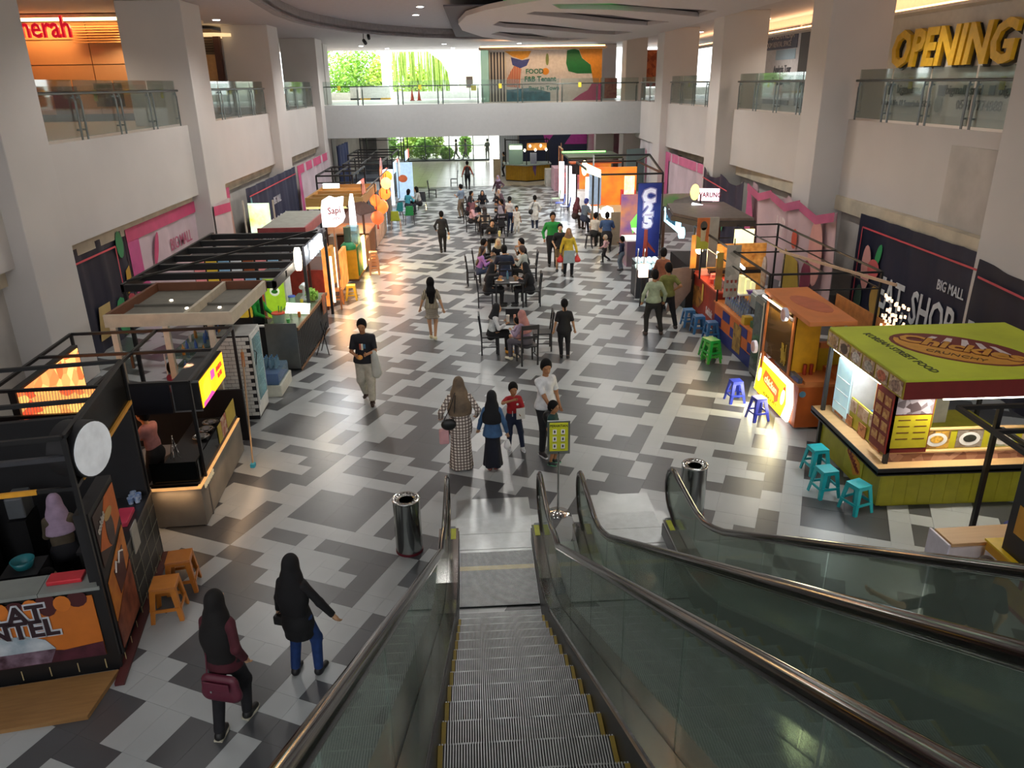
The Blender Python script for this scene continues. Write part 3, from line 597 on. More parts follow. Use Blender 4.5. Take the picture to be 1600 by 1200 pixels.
def stool(col, x, y, rz, lab, h=.45, w=.13, sp=.18, solid=False, z=0., group=None):
    m = M(col, .35, spec=.5); t = thing('plastic_stool', lab, 'stool', x, y, z, rz, group)
    mb = B(); mb.bx(-w, w, -w, w, h - .02, h).bx(-w, w, -w, -w + .015, h - .07, h - .02).bx(-w, w, w - .015, w, h - .07, h - .02).bx(-w, -w + .015, -w, w, h - .07, h - .02).bx(w - .015, w, -w, w, h - .07, h - .02)
    mb.build('seat', m, t, bevel=.008)
    for sx in (-1, 1):
        for sy in (-1, 1):
            B().add([(sx * (w - .07), sy * w, h - .05), (sx * w, sy * w, h - .05), (sx * w, sy * (w - .07), h - .05), (sx * (sp - .05), sy * sp, 0), (sx * sp, sy * sp, 0), (sx * sp, sy * (sp - .05), 0),
                     (sx * (w - .07), sy * (w - .02), h - .05), (sx * (w - .02), sy * (w - .07), h - .05), (sx * (sp - .05), sy * (sp - .015), 0), (sx * (sp - .015), sy * (sp - .05), 0)],
                    [(0, 1, 4, 3), (1, 2, 5, 4), (6, 8, 9, 7), (0, 3, 8, 6), (2, 7, 9, 5), (3, 4, 5, 9, 8), (0, 6, 7, 2, 1)]).build('leg', m, t)
    q = w + (sp - w) * .62; zz = h * .36
    for s in (-1, 1):
        B().bx(-q + .02, q - .02, s * q - .008, s * q + .008, zz - .02, zz + .02).build('stretcher', m, t); B().bx(s * q - .008, s * q + .008, -q + .02, q - .02, zz - .02, zz + .02).build('stretcher', m, t)
    return t
TEAL = '#1fa9b0'; g = 'teal plastic stools at the green stall'
stool(TEAL, 5.42, 11.0, .1, 'teal plastic stool at the green stall, farthest back', group=g); stool(TEAL, 5.25, 10.27, .15, 'teal plastic stool at the green stall, middle one', group=g); stool(TEAL, 5.52, 9.78, .35, 'teal plastic stool at the green stall, nearest', group=g)
g = 'royal blue stools by the lit yellow sign'
stool('#2a3fc4', 5.05, 14.05, .1, 'royal blue stool by the lit yellow sign, farther one', group=g, w=.11, sp=.17); stool('#2f38a8', 5.2, 13.15, .2, 'royal blue stool by the lit yellow sign, nearer one with a violet tint', group=g, w=.11, sp=.17)
g = 'steel blue stools by the red counter'
for i, (x, y) in enumerate(((5.45, 19.2), (5.55, 18.6), (5.72, 18.05))): stool('#3a6f9e', x, y, .05, 'steel blue stool by the red counter, %s' % ('farthest', 'middle one', 'nearest')[i], group=g)
g = 'green stools stacked by the blue and orange counter'
a = stool('#3f9a34', 5.25, 16.4, .2, 'bright green stool, lower of two stacked near the blue and orange counter', group=g); stool('#2fa03a', 5.28, 16.75, .1, 'green stool, just behind the stacked bright green stool', group=g); stool('#1f9c3c', 5.25, 16.4, .3, 'dark green topped stool on top of the bright green stool', z=.09, group=g)
g = 'orange stools by the chocolate stall'
stool('#c47a2a', -3.95, 7.95, .17, 'orange plastic stool by the chocolate stall, nearer one', h=.47, w=.15, sp=.19, group=g); stool('#bd7328', -3.97, 8.5, .2, 'orange plastic stool by the chocolate stall, farther one', h=.47, w=.15, sp=.19, group=g)
g = 'stools by the orange lit counter'
stool('#d98a4a', -4.25, 22.35, .1, 'peach orange stool by the orange lit counter', group=g); stool('#d9b42c', -3.92, 22.75, .1, 'yellow stool beside the peach orange stool', group=g)
g = 'stacked peach stools by the glowing strip'
for i in range(4): stool('#d89a6a', -3.62, 26.0, .1, 'peach stool in the stack by the glowing strip, %s' % ('bottom one', 'second from the floor', 'third from the floor', 'top one')[i], z=i * .11, group=g)

BW = M('#17161a', .4, spec=.5)
def chair(x, y, rz, lab, group='black wooden chairs at the middle tables', h=.98):
    t = thing('dining_chair', lab, 'chair', x, y, 0, rz, group)          # seat faces +y, back at -y
    B().bx(-.21, .21, -.2, .22, .43, .46).build('seat', BW, t, bevel=.006)
    for sx in (-1, 1):
        B().beam((sx * .19, -.2, 0), (sx * .19, -.2, .45), .035).beam((sx * .19, -.2, .45), (sx * .19, -.26, h), .035).build('rear_leg', BW, t)
        B().beam((sx * .19, .2, 0), (sx * .19, .2, .43), .035).build('front_leg', BW, t); B().beam((sx * .19, -.19, .2), (sx * .19, .2, .2), .02).build('stretcher', BW, t)
    B().bx(-.19, .19, -.275, -.245, h - .1, h).bx(-.19, .19, -.245, -.22, .66, .72).build('backrest', BW, t)
    return reg(t)
def table(x, y, rz, lab, wx=.4, wy=.4, h=.74, mat=None, group='black square tables in the middle'):
    t = thing('dining_table', lab, 'table', x, y, 0, rz, group); mat = mat or M('#2a292c', .3, spec=.6)
    B().bx(-wx, wx, -wy, wy, h - .03, h).build('tabletop', mat, t, bevel=.005)
    for sx in (-1, 1):
        for sy in (-1, 1): B().beam((sx * (wx - .04), sy * (wy - .04), 0), (sx * (wx - .04), sy * (wy - .04), h - .03), .04).build('leg', BW, t)
    return t
# ================================================================ people: smooth implicit bodies meshed by surface nets
def snet(F, X, Y, Z):
    ax = (X, Y, Z); sh = tuple(n - 1 for n in F.shape); acc = np.zeros(sh + (3,)); cnt = np.zeros(sh); S_ = F < 0; quads = []
    for a in range(3):
        b, c = (a + 1) % 3, (a + 2) % 3
        sl0 = [slice(None)] * 3; sl1 = [slice(None)] * 3; sl0[a] = slice(0, -1); sl1[a] = slice(1, None)
        A, Bv = F[tuple(sl0)], F[tuple(sl1)]; e = np.argwhere(S_[tuple(sl0)] != S_[tuple(sl1)])
        e = e[(e[:, b] > 0) & (e[:, c] > 0) & (e[:, b] < F.shape[b] - 1) & (e[:, c] < F.shape[c] - 1)]
        if not len(e): continue
        va = A[tuple(e.T)]; vb = Bv[tuple(e.T)]; t = va / (va - vb); P = np.zeros((len(e), 3))
        P[:, a] = ax[a][e[:, a]] * (1 - t) + ax[a][e[:, a] + 1] * t; P[:, b] = ax[b][e[:, b]]; P[:, c] = ax[c][e[:, c]]
        cs = []
        for db, dc in ((0, 0), (-1, 0), (-1, -1), (0, -1)):
            q = e.copy(); q[:, b] += db; q[:, c] += dc; np.add.at(acc, tuple(q.T), P); np.add.at(cnt, tuple(q.T), 1); cs.append(np.ravel_multi_index(tuple(q.T), sh))
        cs = np.stack(cs, 1); flip = va < 0; cs[flip] = cs[flip][:, ::-1]; quads.append(cs[:, ::-1])
    if not quads: return [], []
    Q = np.concatenate(quads); used = np.flatnonzero(cnt.ravel()); mp = np.full(cnt.size, -1); mp[used] = np.arange(len(used))
    V = acc.reshape(-1, 3)[used] / cnt.ravel()[used][:, None]
    return V, mp[Q]
class SDF:
    def __init__(s): s.p = []
    def cap(s, a, b, ra, rb, k=.03, cut=None, sq=None): s.p.append(('c', np.array(a, float), np.array(b, float), ra, rb, k, cut, sq)); return s
    def el(s, c, r, k=.02, cut=None, R=None): s.p.append(('e', np.array(c, float), np.array(r, float), R, 0, k, cut, None)); return s
    def sub(s, c, r, k=.02): s.p.append(('s', np.array(c, float), np.array(r, float), None, 0, k, None, None)); return s
    def mesh(s, h, fine=None, fh=.009):
        lo = np.full(3, 9.); hi = -lo
        bb = []
        for t, a, b, ra, rb, k, cut, sq in s.p:
            if t == 'c': m = max(ra, rb) * (max(sq) if sq else 1); l, u = np.minimum(a, b) - m, np.maximum(a, b) + m
            else: l, u = a - max(b), a + max(b)
            bb.append((l - k * 2 - .02, u + k * 2 + .02))
            if t != 's': lo = np.minimum(lo, l); hi = np.maximum(hi, u)
        lo -= .03; hi += .03; ax = []
        for i in range(3):
            if fine is None: ax.append(np.arange(lo[i], hi[i] + h, h))
            else:
                v = []; x = lo[i]
                while x < hi[i] + h: v.append(x); x += fh if fine[0][i] <= x <= fine[1][i] else h
                ax.append(np.array(v))
        X, Y, Z = ax; F = np.full((len(X), len(Y), len(Z)), .5)
        for (t, a, b, ra, rb, k, cut, sq), (l, u) in zip(s.p, bb):
            ix = [slice(max(0, np.searchsorted(A, l[i]) - 1), np.searchsorted(A, u[i]) + 1) for i, A in enumerate(ax)]
            x, y, z = np.meshgrid(X[ix[0]], Y[ix[1]], Z[ix[2]], indexing='ij', sparse=True)
            if t == 'c':
                d = b - a; L2 = d @ d + 1e-9; w = [x - a[0], y - a[1], z - a[2]]; tt = np.clip((w[0] * d[0] + w[1] * d[1] + w[2] * d[2]) / L2, 0, 1)
                q = [w[i] - tt * d[i] for i in range(3)]; sx, sy = sq or (1, 1)
                D = np.sqrt((q[0] / sx) ** 2 + (q[1] / sy) ** 2 + q[2] ** 2) - (ra + (rb - ra) * tt)
                D = D * min(sx, sy)
            else:
                w = np.stack(np.broadcast_arrays(x - a[0], y - a[1], z - a[2]), -1)
                if ra is not None: w = w @ ra
                r1 = np.sqrt(((w / b) ** 2).sum(-1)); r2 = np.sqrt(((w / b ** 2) ** 2).sum(-1)) + 1e-9; D = r1 * (r1 - 1) / r2
            if cut:
                for p, n in cut: D = np.maximum(D, (x - p[0]) * n[0] + (y - p[1]) * n[1] + (z - p[2]) * n[2])
            G = F[ix[0], ix[1], ix[2]]
            if t == 's': F[ix[0], ix[1], ix[2]] = np.maximum(G, -D)
            else:
                hh = np.clip(.5 + .5 * (G - D) / k, 0, 1); F[ix[0], ix[1], ix[2]] = G * (1 - hh) + D * hh - k * hh * (1 - hh)
        return snet(F, X, Y, Z)
    def obj(s, name, mat, parent, h, fine=None, extra=None, fh=.009):
        V, Q = s.mesh(h, fine, fh)
        mb = MB(); mb.v = [tuple(v) for v in V]; mb.f = [tuple(int(i) for i in q) for q in Q]; mb.mi = [0] * len(mb.f); mb.sm = [True] * len(mb.f)
        if extra: mb.add(extra.v, extra.f, 0, True)
        return mb.build(name, mat, parent)
def ik(a, b, l1, l2, pole):
    d = b - a; L = np.linalg.norm(d); L_ = min(L, (l1 + l2) * .999); u = d / (L + 1e-9); x = (l1 * l1 - l2 * l2 + L_ * L_) / (2 * L_); h = math.sqrt(max(0, l1 * l1 - x * x))
    p = pole - u * (pole @ u); p = p / (np.linalg.norm(p) + 1e-9); return a + u * x + p * h, a + u * L_
SK = {'a': M('#b98a66', .55, var=.04), 'b': M('#a5744f', .55, var=.04), 'c': M('#caa07c', .55, var=.04)}
HAIR = M('#0c0a0b', .75, var=.1, spec=.2)
def A_(*v): return np.array(v, float)
def person(label, x, y, rz, h=1.65, z=0., sex='m', skin='a', top=('#222', 's'), bottom=('#222', 'trousers'), hair='short', shoes='#222', sit=0., lean=0., feet=None, hands=None, head=(0, 0), group=None, hijab=None, face=False, build_=1., sole=None, robe=0., kid=False, res=None):
    """local frame: faces +y.  feet/hands: ((L),(R)) in metres for a 1.7 m figure, x to the figure's right."""
    S0 = h / 1.7; t = thing('person', label, 'person', x, y, z, rz, group); dist = math.hypot(x, y)
    R = res or (.016 if dist < 14 else .02 if dist < 22 else .026 if dist < 34 else .034); R *= max(.75, S0)
    hd = 1.30 if h < 1.25 else 1.16 if h < 1.45 else 1.08; wd = build_ * (1.0 if sex == 'm' else .92)
    def P(*v): return A_(*v) * S0
    pz = .93 if not sit else sit; pel = P(0, 0, pz); la = math.radians(lean); up = A_(0, math.sin(la), math.cos(la)); fw = A_(0, math.cos(la), -math.sin(la)); X1 = A_(1, 0, 0)
    def T(a, b, c): return pel + (X1 * a + fw * b + up * c) * S0            # torso frame
    neck = T(0, -.01, .50); hc = T(0, .02, .655) if hd < 1.1 else T(0, .02, .68)
    hy, hp = math.radians(head[0]), math.radians(head[1]); hf = A_(-math.sin(hy) * math.cos(hp), math.cos(hy) * math.cos(hp), math.sin(hp)); hr = A_(math.cos(hy), math.sin(hy), 0); hu = np.cross(hr, hf)
    def Hh(a, b, c): return hc + (hr * a + hf * b + hu * c) * S0 * hd
    HR = np.stack([hr, hf, hu], 1)
    feet = feet or ((-.10, .02), (.10, -.02)); hands = hands or ((-.27, .04, .80), (.27, .04, .80))
    hip = [T(-.09, 0, -.02), T(.09, 0, -.02)]; ank = [P(f[0], f[1], (f[2] if len(f) > 2 else 0) + .085) for f in feet]
    knee = []; 
    for i in (0, 1): k_, a_ = ik(hip[i], ank[i], .43 * S0, .42 * S0, A_((i * 2 - 1) * .15, 1, .25)); knee.append(k_); ank[i] = a_
    sh = [T(-.16 * wd, -.01, .425), T(.16 * wd, -.01, .425)]; elb = []; wr = []
    for i in (0, 1):
        k_, a_ = ik(sh[i], P(*hands[i]), .285 * S0, .25 * S0, A_((i * 2 - 1) * .55, -.8, -.25)); elb.append(k_); wr.append(a_)
    s = S0
    def torso(o, inf=0., k=.05, cut=None, low=-.06):
        o.cap(T(-.085 * wd, 0, .395), T(.085 * wd, 0, .395), (.08 + inf) * s, (.08 + inf) * s, k, cut, (1, .95)); o.cap(T(0, .0, .36), T(0, .0, .16), (.115 * wd + inf) * s, (.10 * wd + inf) * s, k, cut, (1.18, .88))
        o.cap(T(0, 0, .12), T(0, 0, low), (.105 * wd + inf) * s, (.118 * wd + inf) * s, k, cut, (1.2, .92))
    body = SDF(); torso(body)
    body.cap(neck - up * .06 * s, hc - hu * .05 * s, .055 * s, .05 * s, .03)
    body.el(Hh(0, .0, .02), A_(.074, .093, .108) * s * hd, .01, R=HR).el(Hh(0, .035, -.055), A_(.052, .055, .055) * s * hd, .03, R=HR)
    body.cap(Hh(0, .088, .015), Hh(0, .103, -.022), .009 * s * hd, .014 * s * hd, .012)
    for q in (-1, 1): body.el(Hh(q * .075, -.005, -.005), A_(.012, .02, .03) * s * hd, .008, R=HR); body.el(Hh(q * .03, .082, .033), A_(.022, .012, .008) * s * hd, .012, R=HR)
    body.cap(Hh(-.018, .088, -.05), Hh(.018, .088, -.05), .008 * s * hd, .008 * s * hd, .01)
    for i in (0, 1):
        body.cap(hip[i], knee[i], .085 * s * wd, .057 * s, .05); body.cap(knee[i] + A_(0, -.012 * s, 0), ank[i], .055 * s, .036 * s, .03)
        fd = A_((i * 2 - 1) * .12, 1, 0); fd /= np.linalg.norm(fd); drop = min(.05, ank[i][2] / s * .5)
        body.cap(ank[i] + fd * .01 * s + A_(0, 0, -drop * s), ank[i] + fd * .13 * s + A_(0, 0, -(drop + .01) * s), .036 * s, .027 * s, .03)
        body.cap(sh[i], elb[i], .05 * s * wd, .037 * s, .03); body.cap(elb[i], wr[i], .036 * s, .024 * s, .02)
    # hands: palm in the body surface, five fingers each as bent tapered tubes rooted in the palm
    ex = MB()
    for i in (0, 1):
        d = wr[i] - elb[i]; d /= np.linalg.norm(d); side = np.cross(d, A_(0, 1, .2)); side /= np.linalg.norm(side) + 1e-9; nm = np.cross(side, d)
        pc = wr[i] + d * .05 * s; body.cap(wr[i], pc, .022 * s, .03 * s, .015, None, None)
        for f in range(4):
            o = (f - 1.5) * .017 * s; L = (.062, .072, .068, .052)[f] * s; b0 = pc + side * o + d * .012 * s; b1 = b0 + d * L * .55 + nm * .006 * s; b2 = b1 + (d * .75 + nm * .5) * L * .4; b3 = b2 + (d * .4 + nm * .8) * L * .25
            ex.tube([b0, b1, b2, b3], [.009 * s, .0085 * s, .0075 * s, .005 * s], 6 if dist < 14 else 4)
        q = -1 if i else 1
        b0 = wr[i] + d * .02 * s + side * q * .02 * s; b1 = b0 + (d * .6 + side * q * .8) * .03 * s; b2 = b1 + (d * .9 + side * q * .2 + nm * .3) * .03 * s
        ex.tube([b0, b1, b2], [.011 * s, .010 * s, .007 * s], 6 if dist < 14 else 4)
    hb = hc; fine = (hb - .12 * s, hb + .13 * s) if dist < 20 else None
    body.obj('body', SK[skin], t, R, fine, ex, .010 if dist < 14 else .013)
    if face or True:
        if abs(((rz + hy) % (2 * PI)) - PI) < 1.6 and dist < 30:
            for q in (-1, 1): SDF().el(Hh(q * .029, .086, .015), A_(.011, .006, .006) * s * hd, .001).obj('eye', M('#1a1210', .3), t, .004 * s)
            mb = B(); c0, c1, c2 = Hh(-.022, .097, -.05), Hh(0, .101, -.049), Hh(.022, .097, -.05); mb.tube([c0, c1, c2], [.002, .005, .002], 6).build('mouth', M('#8a4a40', .5), t)
    # ---- clothes
    tc, ts = top[0], top[1]; tm = tc if not isinstance(tc, str) else M(tc, .8, var=.12, scale=14)
    inf = .014; blen = {'s': -.07, 'l': -.07, 'long': -.35, 'none': 0}.get(ts, -.07)
    if ts != 'none':
        g = SDF(); low = -.10 if ts in ('s', 'l', 'v') else -.08
        cutb = [(T(0, 0, low - .02), -up)]
        torso(g, inf + .004, .05, cutb, low)
        sl = .55 if ts == 's' else 0 if ts == 'v' else 1.
        if robe:
            g.cap(T(0, 0, 0), T(0, 0, -.12), (.14 * wd) * s, (.16 * wd) * s, .06, [(T(0, 0, -robe), -up)], (1.2, 1.0)); g.cap(T(0, 0, -.1), T(0, 0, -robe), (.15 * wd) * s, (.16 * wd) * s, .06, [(T(0, 0, -robe), -up)], (1.2, 1.0))
        for i in (0, 1):
            if ts == 's': e = sh[i] + (elb[i] - sh[i]) * .85; n = (elb[i] - sh[i]) / np.linalg.norm(elb[i] - sh[i]); g.cap(sh[i], elb[i], .058 * s * wd, .056 * s, .03, [(e, n)])
            elif ts != 'v':
                n = (wr[i] - elb[i]) / np.linalg.norm(wr[i] - elb[i]); g.cap(sh[i], elb[i], .057 * s * wd, .05 * s, .03); g.cap(elb[i], wr[i], .052 * s, .04 * s, .02, [(wr[i] - n * .01, n)])
        g.obj('shirt', tm, t, R)
    bc, bt = bottom; bm = bc if not isinstance(bc, str) else M(bc, .85, var=.12, scale=14)
    g = SDF(); wst = [(T(0, 0, .1), up)]
    g.cap(T(0, 0, .03), T(0, 0, -.08), .134 * s * wd, .146 * s * wd, .05, wst, (1.15, .98))
    if bt in ('trousers', 'shorts', 'wide'):
        w_ = 1.25 if bt == 'wide' else 1.
        for i in (0, 1):
            g.cap(hip[i] - A_(0, 0, .03 * s), knee[i], .102 * s * wd, .074 * s * w_, .05, None if bt != 'shorts' else [(knee[i] + (hip[i] - knee[i]) * .12, (knee[i] - hip[i]) / .4)])
            if bt != 'shorts': n = (ank[i] - knee[i]) / np.linalg.norm(ank[i] - knee[i]); g.cap(knee[i], ank[i], .07 * s * w_, .055 * s * w_, .03, [(ank[i] - n * .0, n)])
    else:   # skirt: hem height given
        hem = float(bt) * s; fm_ = (ank[0] + ank[1]) / 2
        if sit:
            kk = (knee[0] + knee[1]) / 2
            for q in (-1, 1): g.cap(T(q * .07, 0, -.02), kk + A_(q * .09 * s, 0, 0), .11 * s, .10 * s, .06); g.cap(kk + A_(q * .09 * s, 0, 0), A_(fm_[0] + q * .08 * s, fm_[1], hem + .04), .095 * s, .10 * s, .05, [(A_(0, 0, hem), A_(0, 0, -1))])
        else:
            ctr = (fm_ * .6 + pel * .4); g.cap(T(0, 0, -.06), A_(ctr[0], ctr[1], hem), .135 * s * wd, (.17 if hem < .3 else .165) * s * wd, .06, [(A_(0, 0, hem), A_(0, 0, -1))], (1.15, .95))
            for q in range(5): a = q * 1.26 + .4; g.cap(A_(ctr[0] + .12 * s * math.cos(a), ctr[1] + .08 * s * math.sin(a), pel[2] * .6), A_(ctr[0] + .17 * s * math.cos(a), ctr[1] + .13 * s * math.sin(a), hem), .02 * s, .045 * s, .05, [(A_(0, 0, hem), A_(0, 0, -1))])
    g.obj('trousers' if bt in ('trousers', 'wide') else 'shorts' if bt == 'shorts' else 'skirt', bm, t, R)
    for i in (0, 1):
        fd = A_((i * 2 - 1) * .12, 1, 0); fd /= np.linalg.norm(fd); dz = min(.05, ank[i][2] / s * .5); g = SDF(); flr = [(A_(0, 0, max(0, ank[i][2] - .085 * s)), A_(0, 0, -1))]
        g.cap(ank[i] + A_(0, 0, -dz * s) - fd * .02 * s, ank[i] + fd * .14 * s - A_(0, 0, (dz + .005) * s), .046 * s, .036 * s, .03, flr); g.cap(ank[i] - A_(0, 0, .01 * s), ank[i] - A_(0, 0, .05 * s), .044 * s, .046 * s, .03, flr + [(ank[i] + A_(0, 0, .01), A_(0, 0, 1))])
        o = g.obj('shoe', M(shoes, .5), t, min(R, .016))
        if sole: B().poly(FZ(ank[i][0], ank[i][1], ank[i][2] - .085 * s), [((a * fd[1] + b * fd[0]) * s, (b * fd[1] - a * fd[0]) * s) for a, b in ((-.045, -.06), (.045, -.06), (.047, .1), (.02, .18), (-.02, .18), (-.047, .1))], 0, .022 * s).build('sole', M(sole, .6), o)
    # ---- hair or hijab
    if hijab:
        hc_, hl = hijab; m = hc_ if not isinstance(hc_, str) else M(hc_, .85, var=.15, scale=9); g = SDF()
        g.el(Hh(0, -.012, .022), A_(.088, .100, .118) * s * hd, .03, R=HR).cap(Hh(0, -.02, -.03), neck, .078 * s, .10 * s, .05)
        cb = [(T(0, 0, hl), -up)]
        g.cap(neck, T(0, -.03, max(hl, .25)), .12 * s * wd, .165 * s * wd, .07, cb, (1.2, .85))
        if hl < .2: g.cap(T(0, -.05, .3), T(0, -.06, hl), .14 * s, .15 * s * wd, .06, cb, (1.2, .7))
        g.sub(Hh(0, .095, .0), A_(.05, .05, .07) * s * hd); g.obj('hijab', m, t, R * .85)
    elif hair:
        g = SDF(); hm = HAIR if not isinstance(hair, tuple) else M(hair[1], .5, var=.15); hk = hair[0] if isinstance(hair, tuple) else hair
        cf = [(Hh(0, .062, .045), (hf * .85 - hu * .53))]
        g.el(Hh(0, -.012, .035), A_(.092, .108, .116) * s * hd, .02, cut=cf, R=HR)
        if hk == 'long': g.cap(Hh(0, -.05, 0), Hh(0, -.10, -.2), .08 * s, .09 * s, .05, None, (1.15, .6)); g.cap(Hh(0, -.10, -.2), T(.01, -.115, .16), .09 * s, .06 * s, .05, None, (1.25, .55))
        if hk == 'mid': g.cap(Hh(0, -.04, 0), Hh(0, -.06, -.13), .08 * s, .075 * s, .05)
        if hk == 'tail': g.cap(Hh(0, -.09, .05), Hh(0, -.14, -.12), .03 * s, .025 * s, .02)
        if hk == 'short': g.el(Hh(0, -.06, -.02), A_(.078, .055, .075) * s * hd, .03, R=HR)
        g.obj('hair', hm, t, R * .8)
    t['_w'] = 1; W = lambda v: tuple(float(c) for c in v)
    t_info = dict(t=t, wr=wr, T=T, S=s, H=Hh, neck=neck, R=R, ank=ank, elb=elb); del t['_w']
    return t_info
def wloc(info, v):
    t = info['t']; c, q = math.cos(t.rotation_euler.z), math.sin(t.rotation_euler.z); return (t.location.x + v[0] * c - v[1] * q, t.location.y + v[0] * q + v[1] * c, t.location.z + v[2])
# ================================================================ the people in the photograph
NV = '#141826'
# ---- nearest, left bottom
p = person('person in a maroon top and long black headscarf with a maroon bag, bottom left', -2.62, 6.12, -.25, 1.6, sex='f', skin='c', top=('#4a1522', 'l'), bottom=('#14141a', 'trousers'), shoes='#191919', sole='#c9c4b0', hijab=('#0f0d0e', .0), feet=((-.06, -.22, .0), (.07, .12)), hands=((-.30, .14, .86), (.30, -.08, 1.0)), robe=.1, res=.014)
pb = wloc(p, p['T'](.05, -.2, -.16))
t = thing('shoulder_bag', 'maroon shoulder bag on the back of the walking person at the bottom left', 'bag', pb[0], pb[1], pb[2], -.25)
MBG = M('#5e1f33', .45, spec=.6); SDF().cap((-.12, 0, .0), (.12, 0, .0), .075, .075, .05, None, (1, .6)).cap((-.12, 0, -.14), (.12, 0, -.14), .095, .095, .05, None, (1, .6)).obj('bag_body', MBG, t, .014)
B().bx(-.14, .14, -.085, -.07, -.05, .04).build('flap', MBG, t, bevel=.005); B().box((-.05, -.088, -.06), (.02, .006, .025)).build('clasp', CHROME, t); B().tube([(-.13, 0, .05), (-.16, .1, .35), (0, .1, .62)], .008, 6).build('strap', MBG, t)
p = person('person in a long black top and headscarf with blue jeans at the bottom left', -2.05, 6.75, -.32, 1.55, sex='f', skin='c', top=('#0f1014', 'l'), bottom=('#1f3e78', 'trousers'), shoes='#15151a', hijab=('#0e0e12', .05), feet=((-.14, .02), (.13, .1)), hands=((-.32, .1, .82), (.42, .1, .9)), robe=.3, res=.014)
hb = wloc(p, p['wr'][0]); t = thing('handbag', 'small black handbag in the left hand of the person in the long black top', 'bag', hb[0] + .03, hb[1] - .02, hb[2] - .12, -.3); B().bx(-.09, .09, -.04, .04, -.06, .05).build('bag_body', BLACK, t, bevel=.015); B().tube([(-.06, 0, .05), (0, 0, .12), (.06, 0, .05)], .007, 6).build('handle', BLACK, t)
# ---- group at the foot of the escalator
PL = M('#d9d0c4', .85, kind='plaid', col2='#5a4a44', scale=6); 
p = person('person in a cream checked long dress with a brown headscarf, left of the escalator group', -.41, 11.55, .1, 1.62, sex='f', top=(PL, 'l'), bottom=(PL, '.03'), shoes='#15151a', hijab=(M('#9c8468', .8, col2='#3a3530', scale=3), .14), hands=((-.33, .1, .95), (.30, .1, .95)), res=.014, build_=1.12, robe=.25)
e = wloc(p, p['T'](-.2, -.12, -.02)); t = thing('shoulder_bag', 'round black shoulder bag of the person in the checked dress', 'bag', e[0], e[1], e[2], .1)
SDF().el((0, 0, 0), (.13, .06, .10), .01).obj('bag_body', BLACK, t, .014); B().tube([(-.08, 0, .08), (.02, -.06, .3), (.1, -.03, .52), (.15, .1, .58)], .007, 6).tube([(.08, 0, .08), (.1, -.06, .3), (.12, -.03, .52)], .007, 6).build('strap', BLACK, t)
t = thing('tote_bag', 'pink bag hanging below the round black shoulder bag', 'bag', e[0] - .09, e[1] + .05, e[2] - .22, .1); B().bx(-.08, .08, -.05, .05, -.14, .12).build('bag_body', M('#d9a3a5', .6), t, bevel=.02)
p = person('child in a denim blue top, navy long skirt and black headscarf', .12, 11.45, -.1, 1.38, sex='f', top=('#3c5f86', 'l'), bottom=(NV, '.10'), shoes='#b5695f', hijab=('#0d0f14', .17), hands=((-.30, .12, .85), (.30, -.02, .85)), feet=((-.07, 0), (.05, .05)), robe=.12, res=.014)
e = wloc(p, p['wr'][1]); t = thing('plastic_bag', 'small white plastic bag in the hand of the child in the denim top', 'bag', e[0], e[1], e[2] - .14); SDF().cap((0, 0, 0), (0, 0, -.1), .03, .055, .02, None, (1.2, .7)).obj('bag_body', WHITE, t, .014)
p = person('boy in a red football shirt and blue jeans holding a paper', .50, 12.22, PI + .15, 1.2, skin='b', top=('#a81c24', 's'), bottom=('#1c2740', 'trousers'), shoes='#c9ccd0', sole='#e8e8e8', hair='short', hands=((-.12, .30, 1.08), (.06, .26, 1.42)), feet=((-.2, .12), (.12, .0)), face=True, head=(0, -8), res=.013)
F1 = FR(p['T'](0, .142, .3), (-1, 0, 0), (0, 0, 1))
B().ell(F1, .055, .02, .02, .02, 0, .006).rect(F1, -.04, -.2, -.03, -.1, 0, .01).build('emblem', WHITE, p['t'])
e = wloc(p, p['wr'][0]); tag(B().box((0, 0, 0), (.15, .01, .2), .2).build('paper', M('#d9d6cc', .7), loc=(e[0], e[1] - .06, e[2] + .02)), 'folded cream paper held by the boy in the red shirt', 'paper')
p = person('man in a white t-shirt and black trousers standing behind the small boy', 1.05, 12.1, PI + .55, 1.68, skin='b', top=('#d9dbdc', 's'), bottom=('#17171c', 'trousers'), shoes='#2a2326', sole='#e6e6e6', feet=((-.12, .0), (.16, .12)), hands=((-.26, .06, .85), (.10, .32, .92)), head=(-20, -8), face=True, robe=.06, res=.013)
e = wloc(p, p['wr'][1]); t = thing('jacket', 'black bag with fringes in the hand of the man in the white t-shirt', 'bag', e[0] - .02, e[1] - .02, e[2] - .12); SDF().el((0, 0, 0), (.13, .09, .13), .02).cap((-.05, 0, -.05), (-.06, 0, -.22), .05, .02, .03).cap((.04, 0, -.05), (.05, 0, -.24), .04, .02, .03).obj('bag_body', BLACK, t, .016)
p = person('small boy in a dark green shirt and black shorts behind the yellow notice', 1.13, 11.6, PI + 1.1, 1.1, skin='b', top=('#123a38', 's'), bottom=('#17171c', 'shorts'), shoes='#1e2a2a', sole='#7fc9a0', hands=((-.2, .25, 1.05), (.25, .05, .85)), face=True, head=(0, -5), res=.013)
